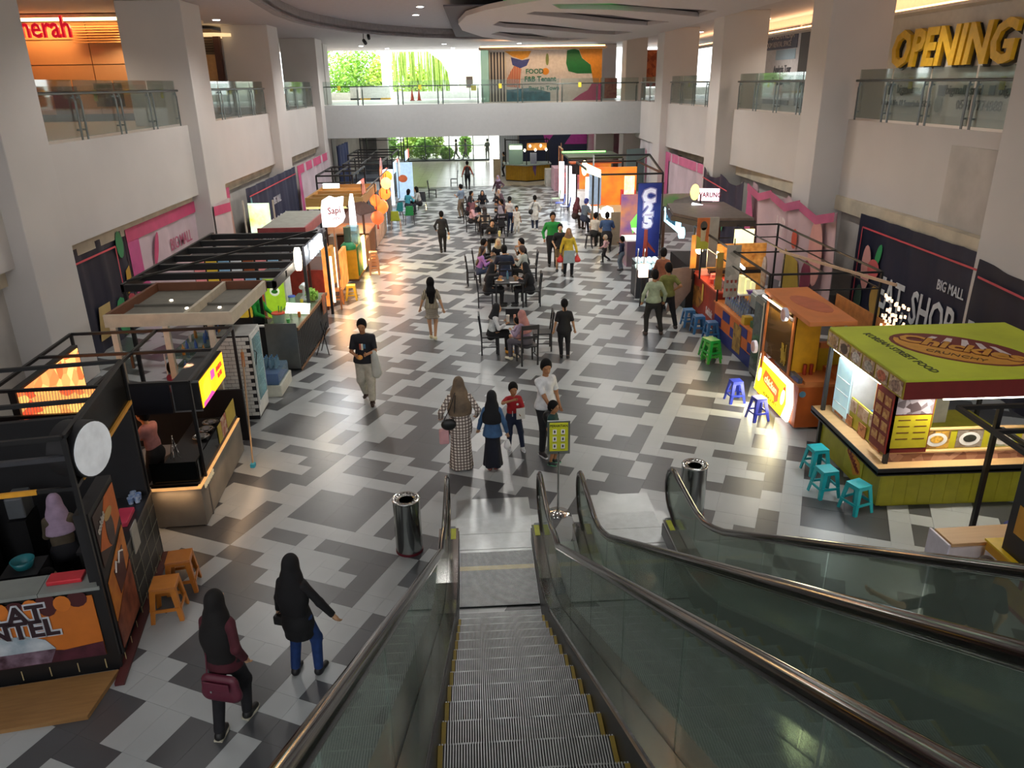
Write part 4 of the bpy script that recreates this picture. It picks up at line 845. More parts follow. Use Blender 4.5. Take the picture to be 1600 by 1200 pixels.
# ---- walkers
p = person('man in a navy t-shirt and cream cargo trousers walking towards the camera', -2.38, 14.65, PI, 1.72, skin='b', top=('#10131d', 's'), bottom=('#b5b2a4', 'wide'), shoes='#33231c', hands=((-.10, .30, 1.10), (.12, .30, 1.08)), feet=((-.12, .25), (.06, -.15, .04)), face=True, build_=1.12, head=(0, -10), robe=.06, res=.014)
F1 = FR(p['T'](0, .15, .22), (-1, 0, 0), (0, 0, 1))
B().rect(F1, -.06, .0, -.03, .12, 0, .012, 0).rect(F1, -.025, -.01, .01, .12, 0, .012, 1).rect(F1, .015, .02, .06, .11, 0, .012, 2).build('chest_print', [M('#b5543c', .6), M('#e0dcc8', .6), M('#3d6f8f', .6)], p['t'])
e = wloc(p, p['wr'][0]); t = thing('cloth', 'pale grey jacket draped over the arm of the man in the navy t-shirt', 'jacket', -2.17, 14.48, .72); SDF().cap((0, 0, .38), (.02, 0, -.1), .05, .07, .03, None, (1.2, .7)).cap((.06, 0, .3), (.09, 0, -.05), .03, .05, .03).obj('cloth_folds', M('#b9bcb4', .85), t, .018)
t = thing('snack_cup', 'orange snack packet held by the man in the navy t-shirt', 'snack', -2.42, 14.32, 1.06); SDF().el((0, 0, 0), (.06, .04, .05), .01).obj('packet', M('#e07a2a', .5, col2='#f0b45a'), t, .012)
p = person('person with very long dark hair in a striped top and checked skirt walking away', -1.25, 18.6, .05, 1.58, sex='f', top=(M('#b7aa90', .8, kind='stripe', col2='#26231f', scale=8), 's'), bottom=(M('#b9ad9a', .85, kind='plaid', col2='#1f1a1a', scale=12), '.62'), shoes='#d9cfa8', hair='long', feet=((-.05, .12), (.06, -.1, .03)), hands=((-.32, .1, .82), (.34, .0, .75)), robe=.02)
p = person('person with a ponytail in a black t-shirt and black trousers walking away', 1.9, 16.9, .0, 1.38, sex='f', top=('#0e0e12', 's'), bottom=('#131318', 'trousers'), shoes='#111', hair='tail', feet=((-.06, .12), (.1, -.14, .05)), hands=((-.30, .05, .8), (.32, .05, .8)), robe=.08, build_=1.15)
p = person('person in a black hooded jacket walking away along the middle of the hall', -1.42, 29.4, .05, 1.55, top=('#15161c', 'l'), bottom=('#121217', 'trousers'), shoes='#111', hands=((-.25, .05, .95), (.28, .02, .8)), feet=((-.06, -.05), (.09, .1)))
e = wloc(p, p['wr'][1]); t = thing('paper_cup', 'small cream bag in the hand of the person in the black hooded jacket', 'bag', e[0], e[1], e[2] - .14); SDF().cap((0, 0, 0), (0, 0, -.08), .04, .06, .02).obj('bag_body', M('#e0d2b0', .7), t, .02)
p = person('woman in a yellow top with a grey apron carrying two red bags', 2.93, 25.05, PI, 1.58, sex='f', skin='b', top=('#c9a92a', 'l'), bottom=('#14141a', 'trousers'), shoes='#222', hair=None, hijab=('#8a6a4a', .42), hands=((-.30, .08, .85), (.30, .08, .85)), feet=((-.11, .12), (.12, -.06)), robe=.28, face=True, build_=1.1)
B().poly(FR((0, .19, .48), (-1, 0, 0), (0, 0, 1)), [(-.2, 0), (.2, 0), (.17, .42), (-.17, .42)], 0, .01).build('apron', M('#98a3a0', .8), p['t'])
for i in (0, 1):
    e = wloc(p, p['wr'][i]); t = thing('plastic_bag', 'red plastic bag in the %s hand of the woman in yellow' % ('left', 'right')[i], 'bag', e[0], e[1] - .02, e[2] - .1, 0, 'red bags carried by the woman in yellow'); SDF().cap((0, 0, .05), (0, 0, -.12), .02, .11, .05, [((0, 0, -.2), (0, 0, -1))], (1.1, .7)).obj('bag_body', M('#d4302a', .4), t, .02)
person('person in black with brown shorts between the green jacket and the woman in yellow', 2.72, 25.75, PI, 1.6, skin='c', top=('#141418', 's'), bottom=('#7a6548', 'shorts'), shoes='#222', hands=((-.2, .2, .95), (.2, .2, .95)), robe=.05)
person('man in a bright green jacket walking behind the woman in yellow', 2.55, 26.6, PI, 1.85, skin='b', top=('#1f8a38', 'l'), bottom=('#16161a', 'trousers'), shoes='#222', hands=((-.3, .05, .85), (.28, .1, .9)), build_=1.2, face=True)
person('toddler in a pale pink top and black leggings running', 4.46, 26.95, PI / 2 - .2, .95, sex='f', top=('#c9a0a5', 'l'), bottom=('#15151a', 'trousers'), shoes='#333', hair=('short', '#b5a58c'), feet=((-.05, -.3, .15), (.06, .12)), hands=((-.3, .3, 1.0), (.3, -.1, 1.0)))
person('small boy in a navy top and grey trousers eating near the beige board', 4.83, 25.7, 1.0, 1.12, skin='b', top=('#16203a', 'l'), bottom=('#6d7886', 'trousers'), shoes='#444', hands=((-.2, .1, .9), (.08, .25, 1.4)))
p = person('person in a long white coat with a black shoulder bag walking away', 2.45, 33.75, 0, 1.48, sex='f', top=('#c9cbc9', 'l'), bottom=('#1c2740', 'trousers'), shoes='#ddd', hair='short', robe=.42, hands=((-.26, .08, .95), (.26, .08, .95)))
e = wloc(p, p['T'](-.2, -.08, 0)); t = thing('shoulder_bag', 'black shoulder bag of the person in the long white coat', 'bag', e[0], e[1], e[2]); SDF().el((0, 0, 0), (.12, .06, .12), .01).obj('bag_body', BLACK, t, .025); B().tube([(0, 0, .1), (.1, -.03, .35), (.17, .05, .48)], .012, 5).build('strap', BLACK, t)
person('girl in a white top and blue jeans standing beside the child in white', 1.33, 33.25, -.5, 1.52, sex='f', top=('#c9c9c6', 's'), bottom=('#1d2a48', 'trousers'), shoes='#333', hair='tail')
person('small child in a white outfit standing beside the girl in jeans', 1.62, 33.05, PI, 1.12, skin='b', top=('#d6d3cc', 's'), bottom=('#cfccc4', 'trousers'), shoes='#999', hair='short')
p = person('person in an orange jacket with a black backpack walking away far down the hall', -.62, 48.5, 0, 1.62, top=('#a8472e', 'l'), bottom=('#15151a', 'trousers'), shoes='#222', hands=((-.35, .0, .85), (.36, .0, .85)))
e = wloc(p, p['T'](0, -.2, .2)); t = thing('backpack', 'black backpack on the person in the orange jacket', 'bag', e[0], e[1], e[2]); SDF().cap((0, 0, .15), (0, 0, -.15), .12, .14, .05, None, (1.1, .7)).obj('bag_body', BLACK, t, .035)
p = person('person in a pale blue shirt and khaki trousers holding a phone', -.82, 37.45, .9, 1.57, top=('#7f93a8', 's'), bottom=('#7a6f5f', 'trousers'), shoes='#333', hands=((-.1, .3, 1.15), (.27, .05, .8)))
person('person in a purple headscarf standing beyond the crowded tables', 1.07, 41.6, PI - .4, 1.5, sex='f', skin='b', top=('#3b1c2c', 'l'), bottom=('#2a1822', '.1'), shoes='#222', hair=None, hijab=('#8d7a90', .2), hands=((-.35, .2, 1.1), (.3, .1, .9)))
person('man in dark clothes standing by the yellow hut', 1.85, 55.0, PI / 2, 1.6, top=('#2b2c28', 's'), bottom=('#15151a', 'trousers'), shoes='#222')
# ---- right: two men and a woman
person('man in a pale sage shirt and dark grey trousers seen from behind', 4.33, 18.5, .05, 1.66, skin='b', top=('#9aa68a', 'l'), bottom=('#23221f', 'trousers'), shoes='#3a2a22', feet=((-.16, .0), (.24, -.02)), hands=((-.3, .0, .9), (.28, .02, .88)), robe=.02)
person('man in an olive t-shirt and black trousers with a hand on his hip', 4.78, 18.95, .15, 1.72, skin='b', top=('#6e6f35', 's'), bottom=('#101014', 'trousers'), shoes='#2a2220', feet=((-.14, .02), (.26, -.05)), hands=((-.26, .1, .95), (.13, -.05, 1.02)), robe=.02)
person('person in a rust brown long coat standing by the lit counter', 5.1, 20.9, -.2, 1.7, sex='f', skin='a', top=('#7d4a35', 'l'), bottom=('#5a3428', '.4'), shoes='#333', hair='short', hands=((-.1, .3, 1.1), (.1, .3, 1.1)), robe=.3)
# ---- couple seen through the escalator glass
person('woman with dark hair in a black top behind the escalator glass, left of the pair', 4.4, 6.0, -.1, 1.58, sex='f', skin='c', top=('#17161c', 's'), bottom=('#22262e', 'trousers'), shoes='#222', hair='mid', hands=((-.62, .1, 1.36), (.2, .05, .9)), res=.016)
person('person with brown hair in a navy top behind the escalator glass, right of the pair', 4.9, 6.15, -.3, 1.6, sex='m', skin='c', top=('#171b26', 's'), bottom=('#20242c', 'trousers'), shoes='#222', hair=('mid', '#3a2a22'), hands=((-.2, .1, 1.0), (.25, .05, .85)), res=.016, build_=1.1)
# ---- stall keepers
person('stall keeper in a bright green shirt behind the black slatted counter', -5.35, 17.95, -1.9, 1.62, skin='b', top=('#1c9a34', 'l'), bottom=('#2b2f30', 'trousers'), shoes='#222', hair='short', hands=((-.15, .3, 1.0), (.15, .3, 1.0)), face=True)
person('stall keeper in a pink top with a dark scarf bending over the concrete counter stall', -5.1, 10.85, 1.3, 1.55, sex='f', top=('#b07a78', 'l'), bottom=('#141416', 'trousers'), shoes='#222', hair='short', lean=8, hands=((-.15, .42, 1.05), (.2, .42, 1.0)))
person('stall keeper in a lavender headscarf and brown jacket inside the chocolate stall', -5.2, 8.25, .4, 1.5, sex='f', top=('#4d4334', 'l'), bottom=('#14141a', 'trousers'), shoes='#222', hair=None, hijab=('#a58fa8', .22), hands=((-.1, .35, 1.0), (.2, .35, 1.0)), lean=8)
person('child in black crouching inside the chocolate stall', -5.1, 7.65, -1.3, 1.15, top=('#17171c', 'l'), bottom=('#17171c', 'trousers'), shoes='#222', hair='short', sit=.5)
person('person with a pink collar and dark hair behind the glass shelves', -5.6, 13.2, -.6, 1.45, sex='f', top=('#8a2d4a', 'l'), bottom=('#222', 'trousers'), shoes='#222', hair='short', hands=((-.1, .3, 1.3), (.12, .25, 1.35)))
# ---- seated people; seat height .45
def sitp(label, x, y, rz, **k):
    k.setdefault('feet', ((-.12, .42), (.12, .40))); k.setdefault('hands', ((-.15, .36, .80), (.15, .36, .80))); k.setdefault('sit', .56); k.setdefault('lean', 12)
    return person(label, x, y, rz, **k)
g = 'people seated at the middle tables'
# near table (Y 16.9)
table(.65, 17.7, 0, 'black table nearest the camera with drinks and a menu', .35, .38)
chair(.18, 17.45, -PI / 2, 'black wooden chair at the nearest table under the person in white'); chair(1.02, 16.65, .25, 'black wooden chair at the nearest table under the pink headscarf'); chair(1.45, 17.6, PI / 2, 'black wooden chair at the right end of the nearest table')
sitp('person in a white shirt and black headscarf seated at the nearest table', .22, 17.45, -PI / 2 + .1, h=1.55, sex='f', top=('#cfd1d0', 'l'), bottom=('#111115', 'trousers'), shoes='#d9952a', hijab=('#121217', .38))
sitp('person in a pale pink headscarf and lilac top seated sideways at the nearest table', 1.02, 16.75, .9, h=1.55, sex='f', top=('#8d7a8f', 'l'), bottom=('#56525a', 'trousers'), shoes='#e0d8c0', hair=None, hijab=('#b07a74', .2))
sitp('small child in a pink dress on the lap beside the pink headscarf', .86, 16.95, .9, h=.85, z=.30, sex='f', top=('#b5a0b8', 's'), bottom=('#d9a59a', 'shorts'), shoes='#c98a7a', hair='short')
# middle table (Y 21)
table(.82, 21.7, 0, 'black table in the middle with a plate, bottle and drinks', .42, .4)
for x, y, r, l in ((.12, 21.6, -PI / 2, 'black wooden chair left of the middle table'), (1.5, 21.6, PI / 2, 'black wooden chair right of the middle table'), (-.22, 24.2, -PI / 2 + .1, 'black wooden chair at the left end of the crowded table'), (.0, 25.0, -PI / 2, 'black wooden chair behind the purple top'), (1.62, 24.6, PI / 2, 'black high-backed chair right of the crowded table')): chair(x, y, r, l)
sitp('person all in black with a headscarf seated left of the middle table', .2, 21.6, -PI / 2, h=1.62, sex='f', top=('#121318', 'l'), bottom=('#121318', 'trousers'), shoes='#111', hijab=('#111217', .2), hands=((-.1, .35, .85), (.1, .3, 1.05)), build_=1.1)
sitp('person all in black with a headscarf seated right of the middle table', 1.42, 21.6, PI / 2, h=1.62, sex='f', top=('#101015', 'l'), bottom=('#101015', 'trousers'), shoes='#111', hijab=('#0f0f14', .1), hands=((-.1, .35, .85), (.1, .4, .85)), build_=1.15)
table(.75, 24.6, 0, 'black table of the crowded group', .45, .5)
chair(.78, 23.3, 0, 'black wooden chair under the man in the navy polo')
sitp('man in a navy polo seated with his back to the camera at the crowded table', .75, 23.45, 0, h=1.75, skin='a', top=('#152036', 's'), bottom=('#2a3550', 'trousers'), shoes='#222', hair='short', build_=1.2)
sitp('person in a lilac top with long brown hair seated left at the crowded table', -.05, 24.1, -PI / 2 + .3, h=1.6, sex='f', top=('#a070b0', 'l'), bottom=('#3a4660', 'trousers'), shoes='#222', hair=('long', '#2e1d17'))
sitp('person in a black jacket seated behind the lilac top', .0, 25.0, -PI / 2, h=1.68, top=('#16181c', 'l'), bottom=('#222', 'trousers'), shoes='#222', hair='short')
sitp('person in a cream headscarf and black top facing the camera at the crowded table', .62, 25.5, PI, h=1.6, sex='f', skin='c', top=('#17181e', 'l'), bottom=('#222', 'trousers'), shoes='#222', hair=None, hijab=('#c2b496', .4))
sitp('person in a pale grey top leaning over the right side of the crowded table', 1.45, 24.0, PI / 2 - .5, h=1.6, sex='f', top=('#a3a79e', 'l'), bottom=('#222', 'trousers'), shoes='#222', hair=('short', '#33201a'))
sitp('person in a black t-shirt seated at the far right of the crowded table', 1.5, 25.1, PI / 2 + .3, h=1.65, skin='a', top=('#15181f', 's'), bottom=('#222', 'trousers'), shoes='#222', hair='short', hands=((-.1, .3, 1.1), (.1, .3, .9)))
table(.55, 28.6, 0, 'black table with a yellow cup in front of the resting person', .4, .4); chair(.5, 29.4, PI, 'black wooden chair under the person resting a chin on a hand')
sitp('person in black resting the chin on a hand behind the yellow cup', .5, 29.3, PI, h=1.6, skin='c', top=('#111216', 'l'), bottom=('#222', 'trousers'), shoes='#222', hair='short', hands=((.05, .22, 1.12), (.15, .35, .82)))
# crowded rows further back
table(.35, 33.6, 0, 'first of the long black tables of the big group far back', .45, .5); table(.5, 36.2, 0, 'second of the long black tables of the big group far back', .45, .5)
for (x, y, r, tc, hj, hr, l, sx) in (
    (.25, 32.3, 0, '#b5a692', None, ('long', '#241a1a'), 'person with long hair in a cream top, back to the camera at the big group', 'f'),
    (.95, 32.5, .3, '#22202a', ('#8f8792', .25), None, 'person in a grey headscarf and dark top at the near end of the big group', 'f'),
    (-.35, 33.8, -PI / 2, '#c9a0a8', ('#6e4a52', .3), None, 'person in a pink top and wine headscarf left in the big group', 'f'),
    (-.5, 36.0, -PI / 2, '#5a2f3a', ('#1d1d24', .25), None, 'person in wine red with a black headscarf left in the big group', 'f'),
    (1.15, 34.6, PI / 2, '#3a2a3a', None, 'short', 'person in a plum jacket right in the big group', 'm'),
    (.2, 37.9, PI, '#1c1c24', ('#22222a', .3), None, 'person in a black headscarf at the far end of the big group', 'f'),
    (1.0, 38.2, PI, '#2c2226', ('#a89a94', .3), None, 'person in a beige headscarf at the far end of the big group', 'f'),
    (-.45, 37.6, -2, '#202632', None, 'short', 'person in dark blue at the far left of the big group', 'm'),
    (1.2, 36.4, PI / 2, '#4a3540', ('#5a4650', .3), None, 'person in a mauve headscarf right in the big group', 'f')):
    chair(x - .0, y, r, 'black wooden chair under the ' + ' '.join(l.split()[:11]), 'chairs of the big group far back'); sitp(l, x, y, r, h=1.6, sex=sx, top=(tc, 'l'), bottom=('#1c1c22', 'trousers'), shoes='#222', hair=hr, hijab=hj, group='people of the big group far back')
table(-.6, 50.3, 0, 'black table far down the hall', .4, .4, group='far tables'); chair(-1.5, 50.0, PI / 2, 'black chair far down the hall', 'far chairs'); chair(-2.6, 44.8, -PI / 2, 'lone black chair far down the hall on the pale floor', 'far chairs')
# right side diners on stools
def bstool(x, y, lab): 
    t = thing('bar_stool', lab, 'stool', x, y, 0, 0, 'dark stools by the beige board'); B().lathe([(.16, .5), (.17, .53), (.15, .55)], n=14).build('seat', BW, t)
    for q in range(4): a = PI / 4 + q * PI / 2; B().beam((.1 * math.cos(a), .1 * math.sin(a), .5), (.19 * math.cos(a), .19 * math.sin(a), 0), .03).build('leg', BW, t)
bstool(4.85, 29.0, 'dark stool under the man in the blue t-shirt'); bstool(4.25, 29.6, 'empty dark stool left of the man in the blue t-shirt')
sitp('man in a faded blue t-shirt seated with his back to the hall', 4.85, 29.05, -.2, h=1.7, skin='a', sit=.66, top=('#34507a', 's'), bottom=('#1d1d22', 'trousers'), shoes='#222', hair='short', build_=1.15)
sitp('person in grey white beside the man in the faded blue t-shirt', 4.45, 29.6, -.6, h=1.6, sit=.66, top=('#c9c4ba', 's'), bottom=('#222', 'trousers'), shoes='#222', hair='short')
sitp('person in a slate top and blue cap at the wooden counter', 4.45, 32.6, -.9, h=1.65, sit=.75, top=('#566477', 'l'), bottom=('#26304a', 'trousers'), shoes='#222', hair=('short', '#22308a'))
sitp('person in a maroon headscarf at the wooden counter', 4.2, 33.6, -.9, h=1.6, sex='f', sit=.7, top=('#5d3038', 'l'), bottom=('#33221f', 'trousers'), shoes='#222', hair=None, hijab=('#5e2a34', .2))
# left far diners
sitp('person in a grey top with black hair at the pale blue table', -2.95, 39.3, PI / 2, h=1.65, top=('#a9aaa5', 'l'), bottom=('#1b1b20', 'trousers'), shoes='#222', hair='mid')
sitp('person in turquoise at the pale blue table', -3.5, 38.6, -.6, h=1.6, sex='f', top=('#3fa0b5', 'l'), bottom=('#22303a', 'trousers'), shoes='#222', hair='mid')
# people outside the far windows
for i, (x, l) in enumerate(((-1.75, 'left of the two people walking outside the far window'), (-.95, 'right of the two people walking outside the far window'), (.9, 'person standing outside the open far doorway'))):
    person(l, x, 68.2, (PI / 2, PI / 2, 0)[i], 1.65, top=('#3f4a30', 's'), bottom=('#4a4a42', 'trousers'), shoes='#222', hair='short', feet=((-.08, .25), (.08, -.25, .05)) if i < 2 else None, group='people outside the far windows')
# ================================================================ printed tarpaulins along both walls
NAVY = '#1b2038'; PINK = '#c4567f'; PALE = '#cdb9c0'
def drape(name, fr, w, h, col, lab, amp=.03, waves=5, z0=0., sag=0., seed=1, cat='banner', group=None):
    r = random.Random(seed); ph = r.uniform(0, 6); mb = B(); nx, nz = max(12, int(w * 6)), 8; vs = []
    for d in (0, .012):
        for j in range(nz + 1):
            for i in range(nx + 1):
                a = w * i / nx; b = z0 + (h - z0) * j / nz; b -= sag * abs(math.sin(a / w * PI * 2)) * (j / nz)
                vs.append(fr.p(a, b, d + amp * (1 + .8 * math.sin(a * waves + ph + b * .4) + .5 * math.sin(a * waves * 2.3 + b))))
    n = (nx + 1) * (nz + 1); fs = []
    for j in range(nz):
        for i in range(nx):
            a = j * (nx + 1) + i; fs.append((n + a, n + a + 1, n + a + nx + 2, n + a + nx + 1)); fs.append((a + nx + 1, a + nx + 2, a + 1, a))
    t = thing(name, lab, cat, 0, 0, 0, 0, group); mb.add(vs, fs, 0, True); mb.build('tarpaulin', M(col, .6, var=.12, scale=.8), t); return t
def shp(t, fr, pts, col, nm='printed_shape', d=.085): return B().poly(fr, pts, d, d + .004).build(nm, M(col, .6, var=.1, scale=2), t)
def ellp(a, b, ra, rb, n=16, rot=0): return [(a + ra * math.cos(q) * math.cos(rot) - rb * math.sin(q) * math.sin(rot), b + ra * math.cos(q) * math.sin(rot) + rb * math.sin(q) * math.cos(rot)) for q in [2 * PI * k / n for k in range(n)]]
def line_(t, fr, a0, b0, a1, b1, col='#c9505a', wd=.045):
    dx, dy = a1 - a0, b1 - b0; L = math.hypot(dx, dy); nx, ny = -dy / L * wd / 2, dx / L * wd / 2
    shp(t, fr, [(a0 - nx, b0 - ny), (a1 - nx, b1 - ny), (a1 + nx, b1 + ny), (a0 + nx, b0 + ny)], col, 'border_line')
# right wall
f = FXm(10.42, 20.55, 0)
t = drape('wall_banner', f, 5.6, 2.62, NAVY, 'navy wall banner with a red border and EAT, SHOP lettering on the right wall', seed=2)
line_(t, f, .25, 2.3, 5.5, 2.28); line_(t, f, .25, 2.3, .25, .2)
B().text(f, 3.3, .85, 1.12, 'EAT, SHOP,', .09, .004, 0, .02, .62).build('white_lettering', M('#c9cdd2', .6), t)
B().text(f, 4.55, 1.66, .32, 'BIG MALL', .09, .004, 0, .004, .75).build('small_lettering', M('#c0c4cc', .6), t)
shp(t, f, ellp(.75, 1.3, .25, .6, 16, .1), '#d59c98', d=.09); shp(t, f, ellp(1.15, 1.35, .3, .25), '#c85e62', d=.094); shp(t, f, ellp(1.3, 1.75, .13, .3, 12, -.3), '#2c8f57', d=.088); shp(t, f, ellp(1.5, .5, .3, .5, 12, .3), '#b08f4a'); shp(t, f, ellp(.55, .4, .2, .4, 12), '#3c5347')
t = drape('wall_banner', FXm(10.36, 15.1, 0), 5.0, 2.55, '#1d1f30', 'crumpled navy sheet with PLAY lettering overlapping the banner on the right wall', .06, 3, sag=.15, seed=4)
f = FXm(10.3, 15.1, 0); line_(t, f, .1, 2.2, 5, 1.95); B().text(f, .95, .85, 1.1, 'PLAY', .09, .004, 0, .02, .7).build('white_lettering', M('#b9bdc2', .6), t); shp(t, f, ellp(3.6, 1.5, .2, .6, 12), '#2c8f57'); shp(t, f, ellp(3.4, .7, .3, .5, 12), '#c96a72')
f = FXm(9.62, 26.9, 0)
t = drape('wall_banner', f, 6.9, 2.75, '#bfa3a8', 'sagging pink and cream banner with prawn coloured shapes on the right wall', .10, 2.2, sag=.35, seed=5)
for i in range(3): shp(t, f, [(i * 2.3, 2.45), (i * 2.3 + 1.2, 2.25), (i * 2.3 + 2.3, 2.5), (i * 2.3 + 2.3, 2.75), (i * 2.3 + 1.2, 2.5), (i * 2.3, 2.7)], '#b8587c', d=.25)
shp(t, f, [(0, 0), (1.2, 0), (.9, 1.3), (.3, 2.5), (0, 2.6)], '#bb5480', d=.22); shp(t, f, ellp(6.0, 1.5, .45, .95, 16, .1), '#c9918a', d=.24); shp(t, f, ellp(5.6, .6, .35, .6, 12), '#7e2440', d=.25); shp(t, f, [(4.0, 0), (5.2, .2), (4.9, 1.0), (3.9, 1.2)], '#b79632', d=.24); shp(t, f, ellp(4.5, 1.6, .2, .3, 12), '#c2503a', d=.25)
B().text(f, 3.3, 1.75, .8, 'HP', .24, .004, 0, .01, .7).build('pale_lettering', M('#d9c6c4', .6), t)
t = drape('wall_banner', FXm(9.5, 32.5, 0), 5.2, 2.7, '#20243c', 'dark navy banner behind the dark flat roof on the right', .07, 3, sag=.3, seed=6); line_(t, FXm(9.42, 32.5, 0), .2, 2.3, 3.5, 2.15)
B().text(FXm(9.42, 32.5, 0), 2.3, 1.5, .5, 'MALL', .09, .004, 0, .005, .8).build('white_lettering', M('#b0b4c0', .6), t); shp(t, FXm(9.42, 32.5, 0), ellp(3.2, 1.1, .18, .5, 12), '#2c7f57')
f = FXm(9.95, 41.2, 0); t = drape('wall_banner', f, 8.0, 2.6, '#c3b2ba', 'pale banner with a pink border on the far right wall', .04, 4, seed=7)
shp(t, f, [(0, 2.2), (8, 2.2), (8, 2.6), (0, 2.6)], '#c8688e'); shp(t, f, [(0, 0), (.7, 0), (.7, 2.6), (0, 2.6)], '#c05a88', d=.09)
f = FXm(9.9, 47.5, 0); t = drape('wall_banner', f, 4.4, 2.8, '#c9c4c6', 'white cloth with pink strokes at the far right corner', .05, 4, seed=8); shp(t, f, ellp(1.5, 1.3, .4, 1.1, 12), '#c75f86')
# left wall
f = FXp(-9.38, 17.0, 0); t = drape('wall_banner', f, 3.5, 2.62, '#161b30', 'navy banner with fruit shapes beside the nearest left column', .03, 5, seed=9)
line_(t, f, .2, 2.3, 2.9, 2.3); line_(t, f, 2.9, 2.3, 2.9, .3); shp(t, f, ellp(3.15, 2.3, .2, .35, 12), '#2a7f50'); shp(t, f, ellp(2.6, .55, .35, .5, 12), '#2f8f58'); shp(t, f, [(1.2, .3), (1.9, .3), (2.0, 1.1), (1.4, 1.1)], '#b39a62', d=.09); shp(t, f, ellp(3.2, .6, .35, .4, 12), '#a83c48', d=.094); shp(t, f, [(3.1, 1.0), (3.45, 1.1), (3.45, 1.7), (3.2, 1.6)], '#b98f2e'); shp(t, f, ellp(.5, .4, .25, .5, 12), '#a8924a')
f = FXp(-9.38, 20.6, 0); t = drape('wall_banner', f, 5.3, 2.6, '#c2adb5', 'pale banner with a pink band and BIG MALL lettering on the left wall', .03, 4, seed=10)
shp(t, f, [(0, 2.25), (5.3, 2.25), (5.3, 2.6), (0, 2.6)], '#c0416e'); shp(t, f, [(0, 0), (1.5, 0), (1.3, .6), (.7, 1.2), (.7, 2.25), (0, 2.25)], '#c04c88', d=.09); shp(t, f, ellp(1.75, 1.75, .14, .5, 14, -.5), '#c0416e', d=.09)
B().text(f, 3.7, 1.62, .5, 'BIG MALL', .09, .004, 0, .004, .85).build('pink_lettering', M('#b05674', .6), t)
f = FXp(-8.72, 25.9, 0); t = drape('wall_banner', f, 1.75, 2.45, '#bfb2b6', 'strip of pale banner wrapped round the second left column', .01, 4, seed=20); shp(t, f, [(0, 2.1), (1.75, 2.0), (1.75, 2.3), (0, 2.4)], '#c0416e', d=.035)
f = FXp(-9.38, 27.7, 0); t = drape('wall_banner', f, 1.9, 2.6, '#c9a49a', 'peach cloth strip hanging between the left wall banners', .06, 9, seed=11); shp(t, f, [(0, 2.2), (1.9, 2.2), (1.9, 2.6), (0, 2.6)], '#c45c80', d=.12)
f = FXp(-8.68, 29.6, 0); t = drape('wall_banner', f, 8.4, 2.5, '#262b45', 'navy banner with EAT, SHOP and ampersand on the left wall', .03, 4, seed=12)
line_(t, f, .2, 2.2, 8.2, 2.2); B().text(f, 3.2, .45, 1.15, 'EAT, SHOP, &', .09, .004, 0, .02, .72).build('white_lettering', M('#d3d5da', .6), t); B().text(f, 4.2, 1.55, .42, 'BIG MALL', .09, .004, 0, .004, .7).build('small_lettering', M('#c3c6d0', .6), t); shp(t, f, ellp(.3, .6, .25, .6, 12), '#b5503f'); shp(t, f, ellp(.35, 1.6, .15, .6, 12), '#5f97a5')
f = FXp(-8.66, 38.1, 0); t = drape('wall_banner', f, 8.2, 2.5, '#c6b6be', 'pale banner with a pink frame on the far left wall', .05, 3, seed=13)
shp(t, f, [(0, 2.1), (8.2, 2.1), (8.2, 2.5), (0, 2.5)], '#c64a76'); shp(t, f, [(0, 0), (.9, 0), (.6, 2.1), (0, 2.1)], '#c4528a', d=.09)
f = FXp(-8.6, 48.8, 0); t = drape('wall_banner', f, 4.2, 2.6, '#4f5f92', 'blue violet cloth gathered at the far left corner', .08, 6, seed=14)
t = drape('wall_banner', FXp(-9.38, 5.0, 0), 5.1, 2.5, '#a23a30', 'red and orange banner at the left edge of the view', .03, 3, seed=15); f = FXp(-9.38, 5.0, 0); shp(t, f, [(3.5, 1.5), (5.1, 1.7), (5.1, 2.5), (3.5, 2.5)], '#c99372'); shp(t, f, [(3.0, 0), (5.1, 0), (5.1, .6), (3.0, .5)], '#8f2c28')
# ================================================================ left row of stalls
def cage(t, x0, x1, y0, y1, z, w=.045, mids=(), midy=(), foot=0., mat=BLACK, posts=True):
    if posts:
        for x in (x0, x1):
            for y in (y0, y1): B().beam((x, y, foot), (x, y, z), w).build('post', mat, t)
    for y in (y0, y1, *midy): B().beam((x0, y, z), (x1, y, z), w).build('beam', mat, t)
    for x in (x0, x1, *mids): B().beam((x, y0, z), (x, y1, z), w).build('beam', mat, t)
def LED(col='#ffd9a0', e=6.): return M(col, .5, emit=e)
# ---- stall 1: chocolate drinks
t = thing('drinks_stall', 'black framed chocolate drink stall with an orange banner at the lower left', 'stall', -4.15, 7.0, 0, math.radians(10))
cage(t, -3.0, 0, 0, 2.3, 2.86, mids=(-1.5,), midy=(1.0,)); B().beam((-3, 0, 2.3), (0, 0, 2.3), .04).build('beam', BLACK, t); B().beam((0, 0, 2.3), (0, 2.3, 2.3), .04).build('beam', BLACK, t)
B().beam((-3, .05, 2.62), (0, .05, 2.62), .05).build('beam', M('#3a3b40', .35), t)
B().bx(-.01, 0, .03, 2.27, 2.33, 2.84).build('mesh_panel', GLASS('#2c2924', .3, .2), t)
B().bx(-.9, -.35, -.03, 0, 2.28, 2.33).build('yellow_edge', M('#e0a02c', .5), t); B().bx(.0, .03, .2, 2.3, 2.28, 2.33).build('yellow_edge', M('#e0a02c', .5), t)
B().bx(-3, 0, 2.2, 2.28, 0, 2.2).build('back_board', BLK2, t); B().bx(-3.0, -2.9, 0, 2.3, 0, 2.2).build('side_board', BLACK, t); B().bx(-3, 0, .3, 2.2, 0, .03).build('floor_mat', BLK2, t)
B().bx(-3, 0.0, 0, .32, .0, 1.09).build('counter_body', BLACK, t)
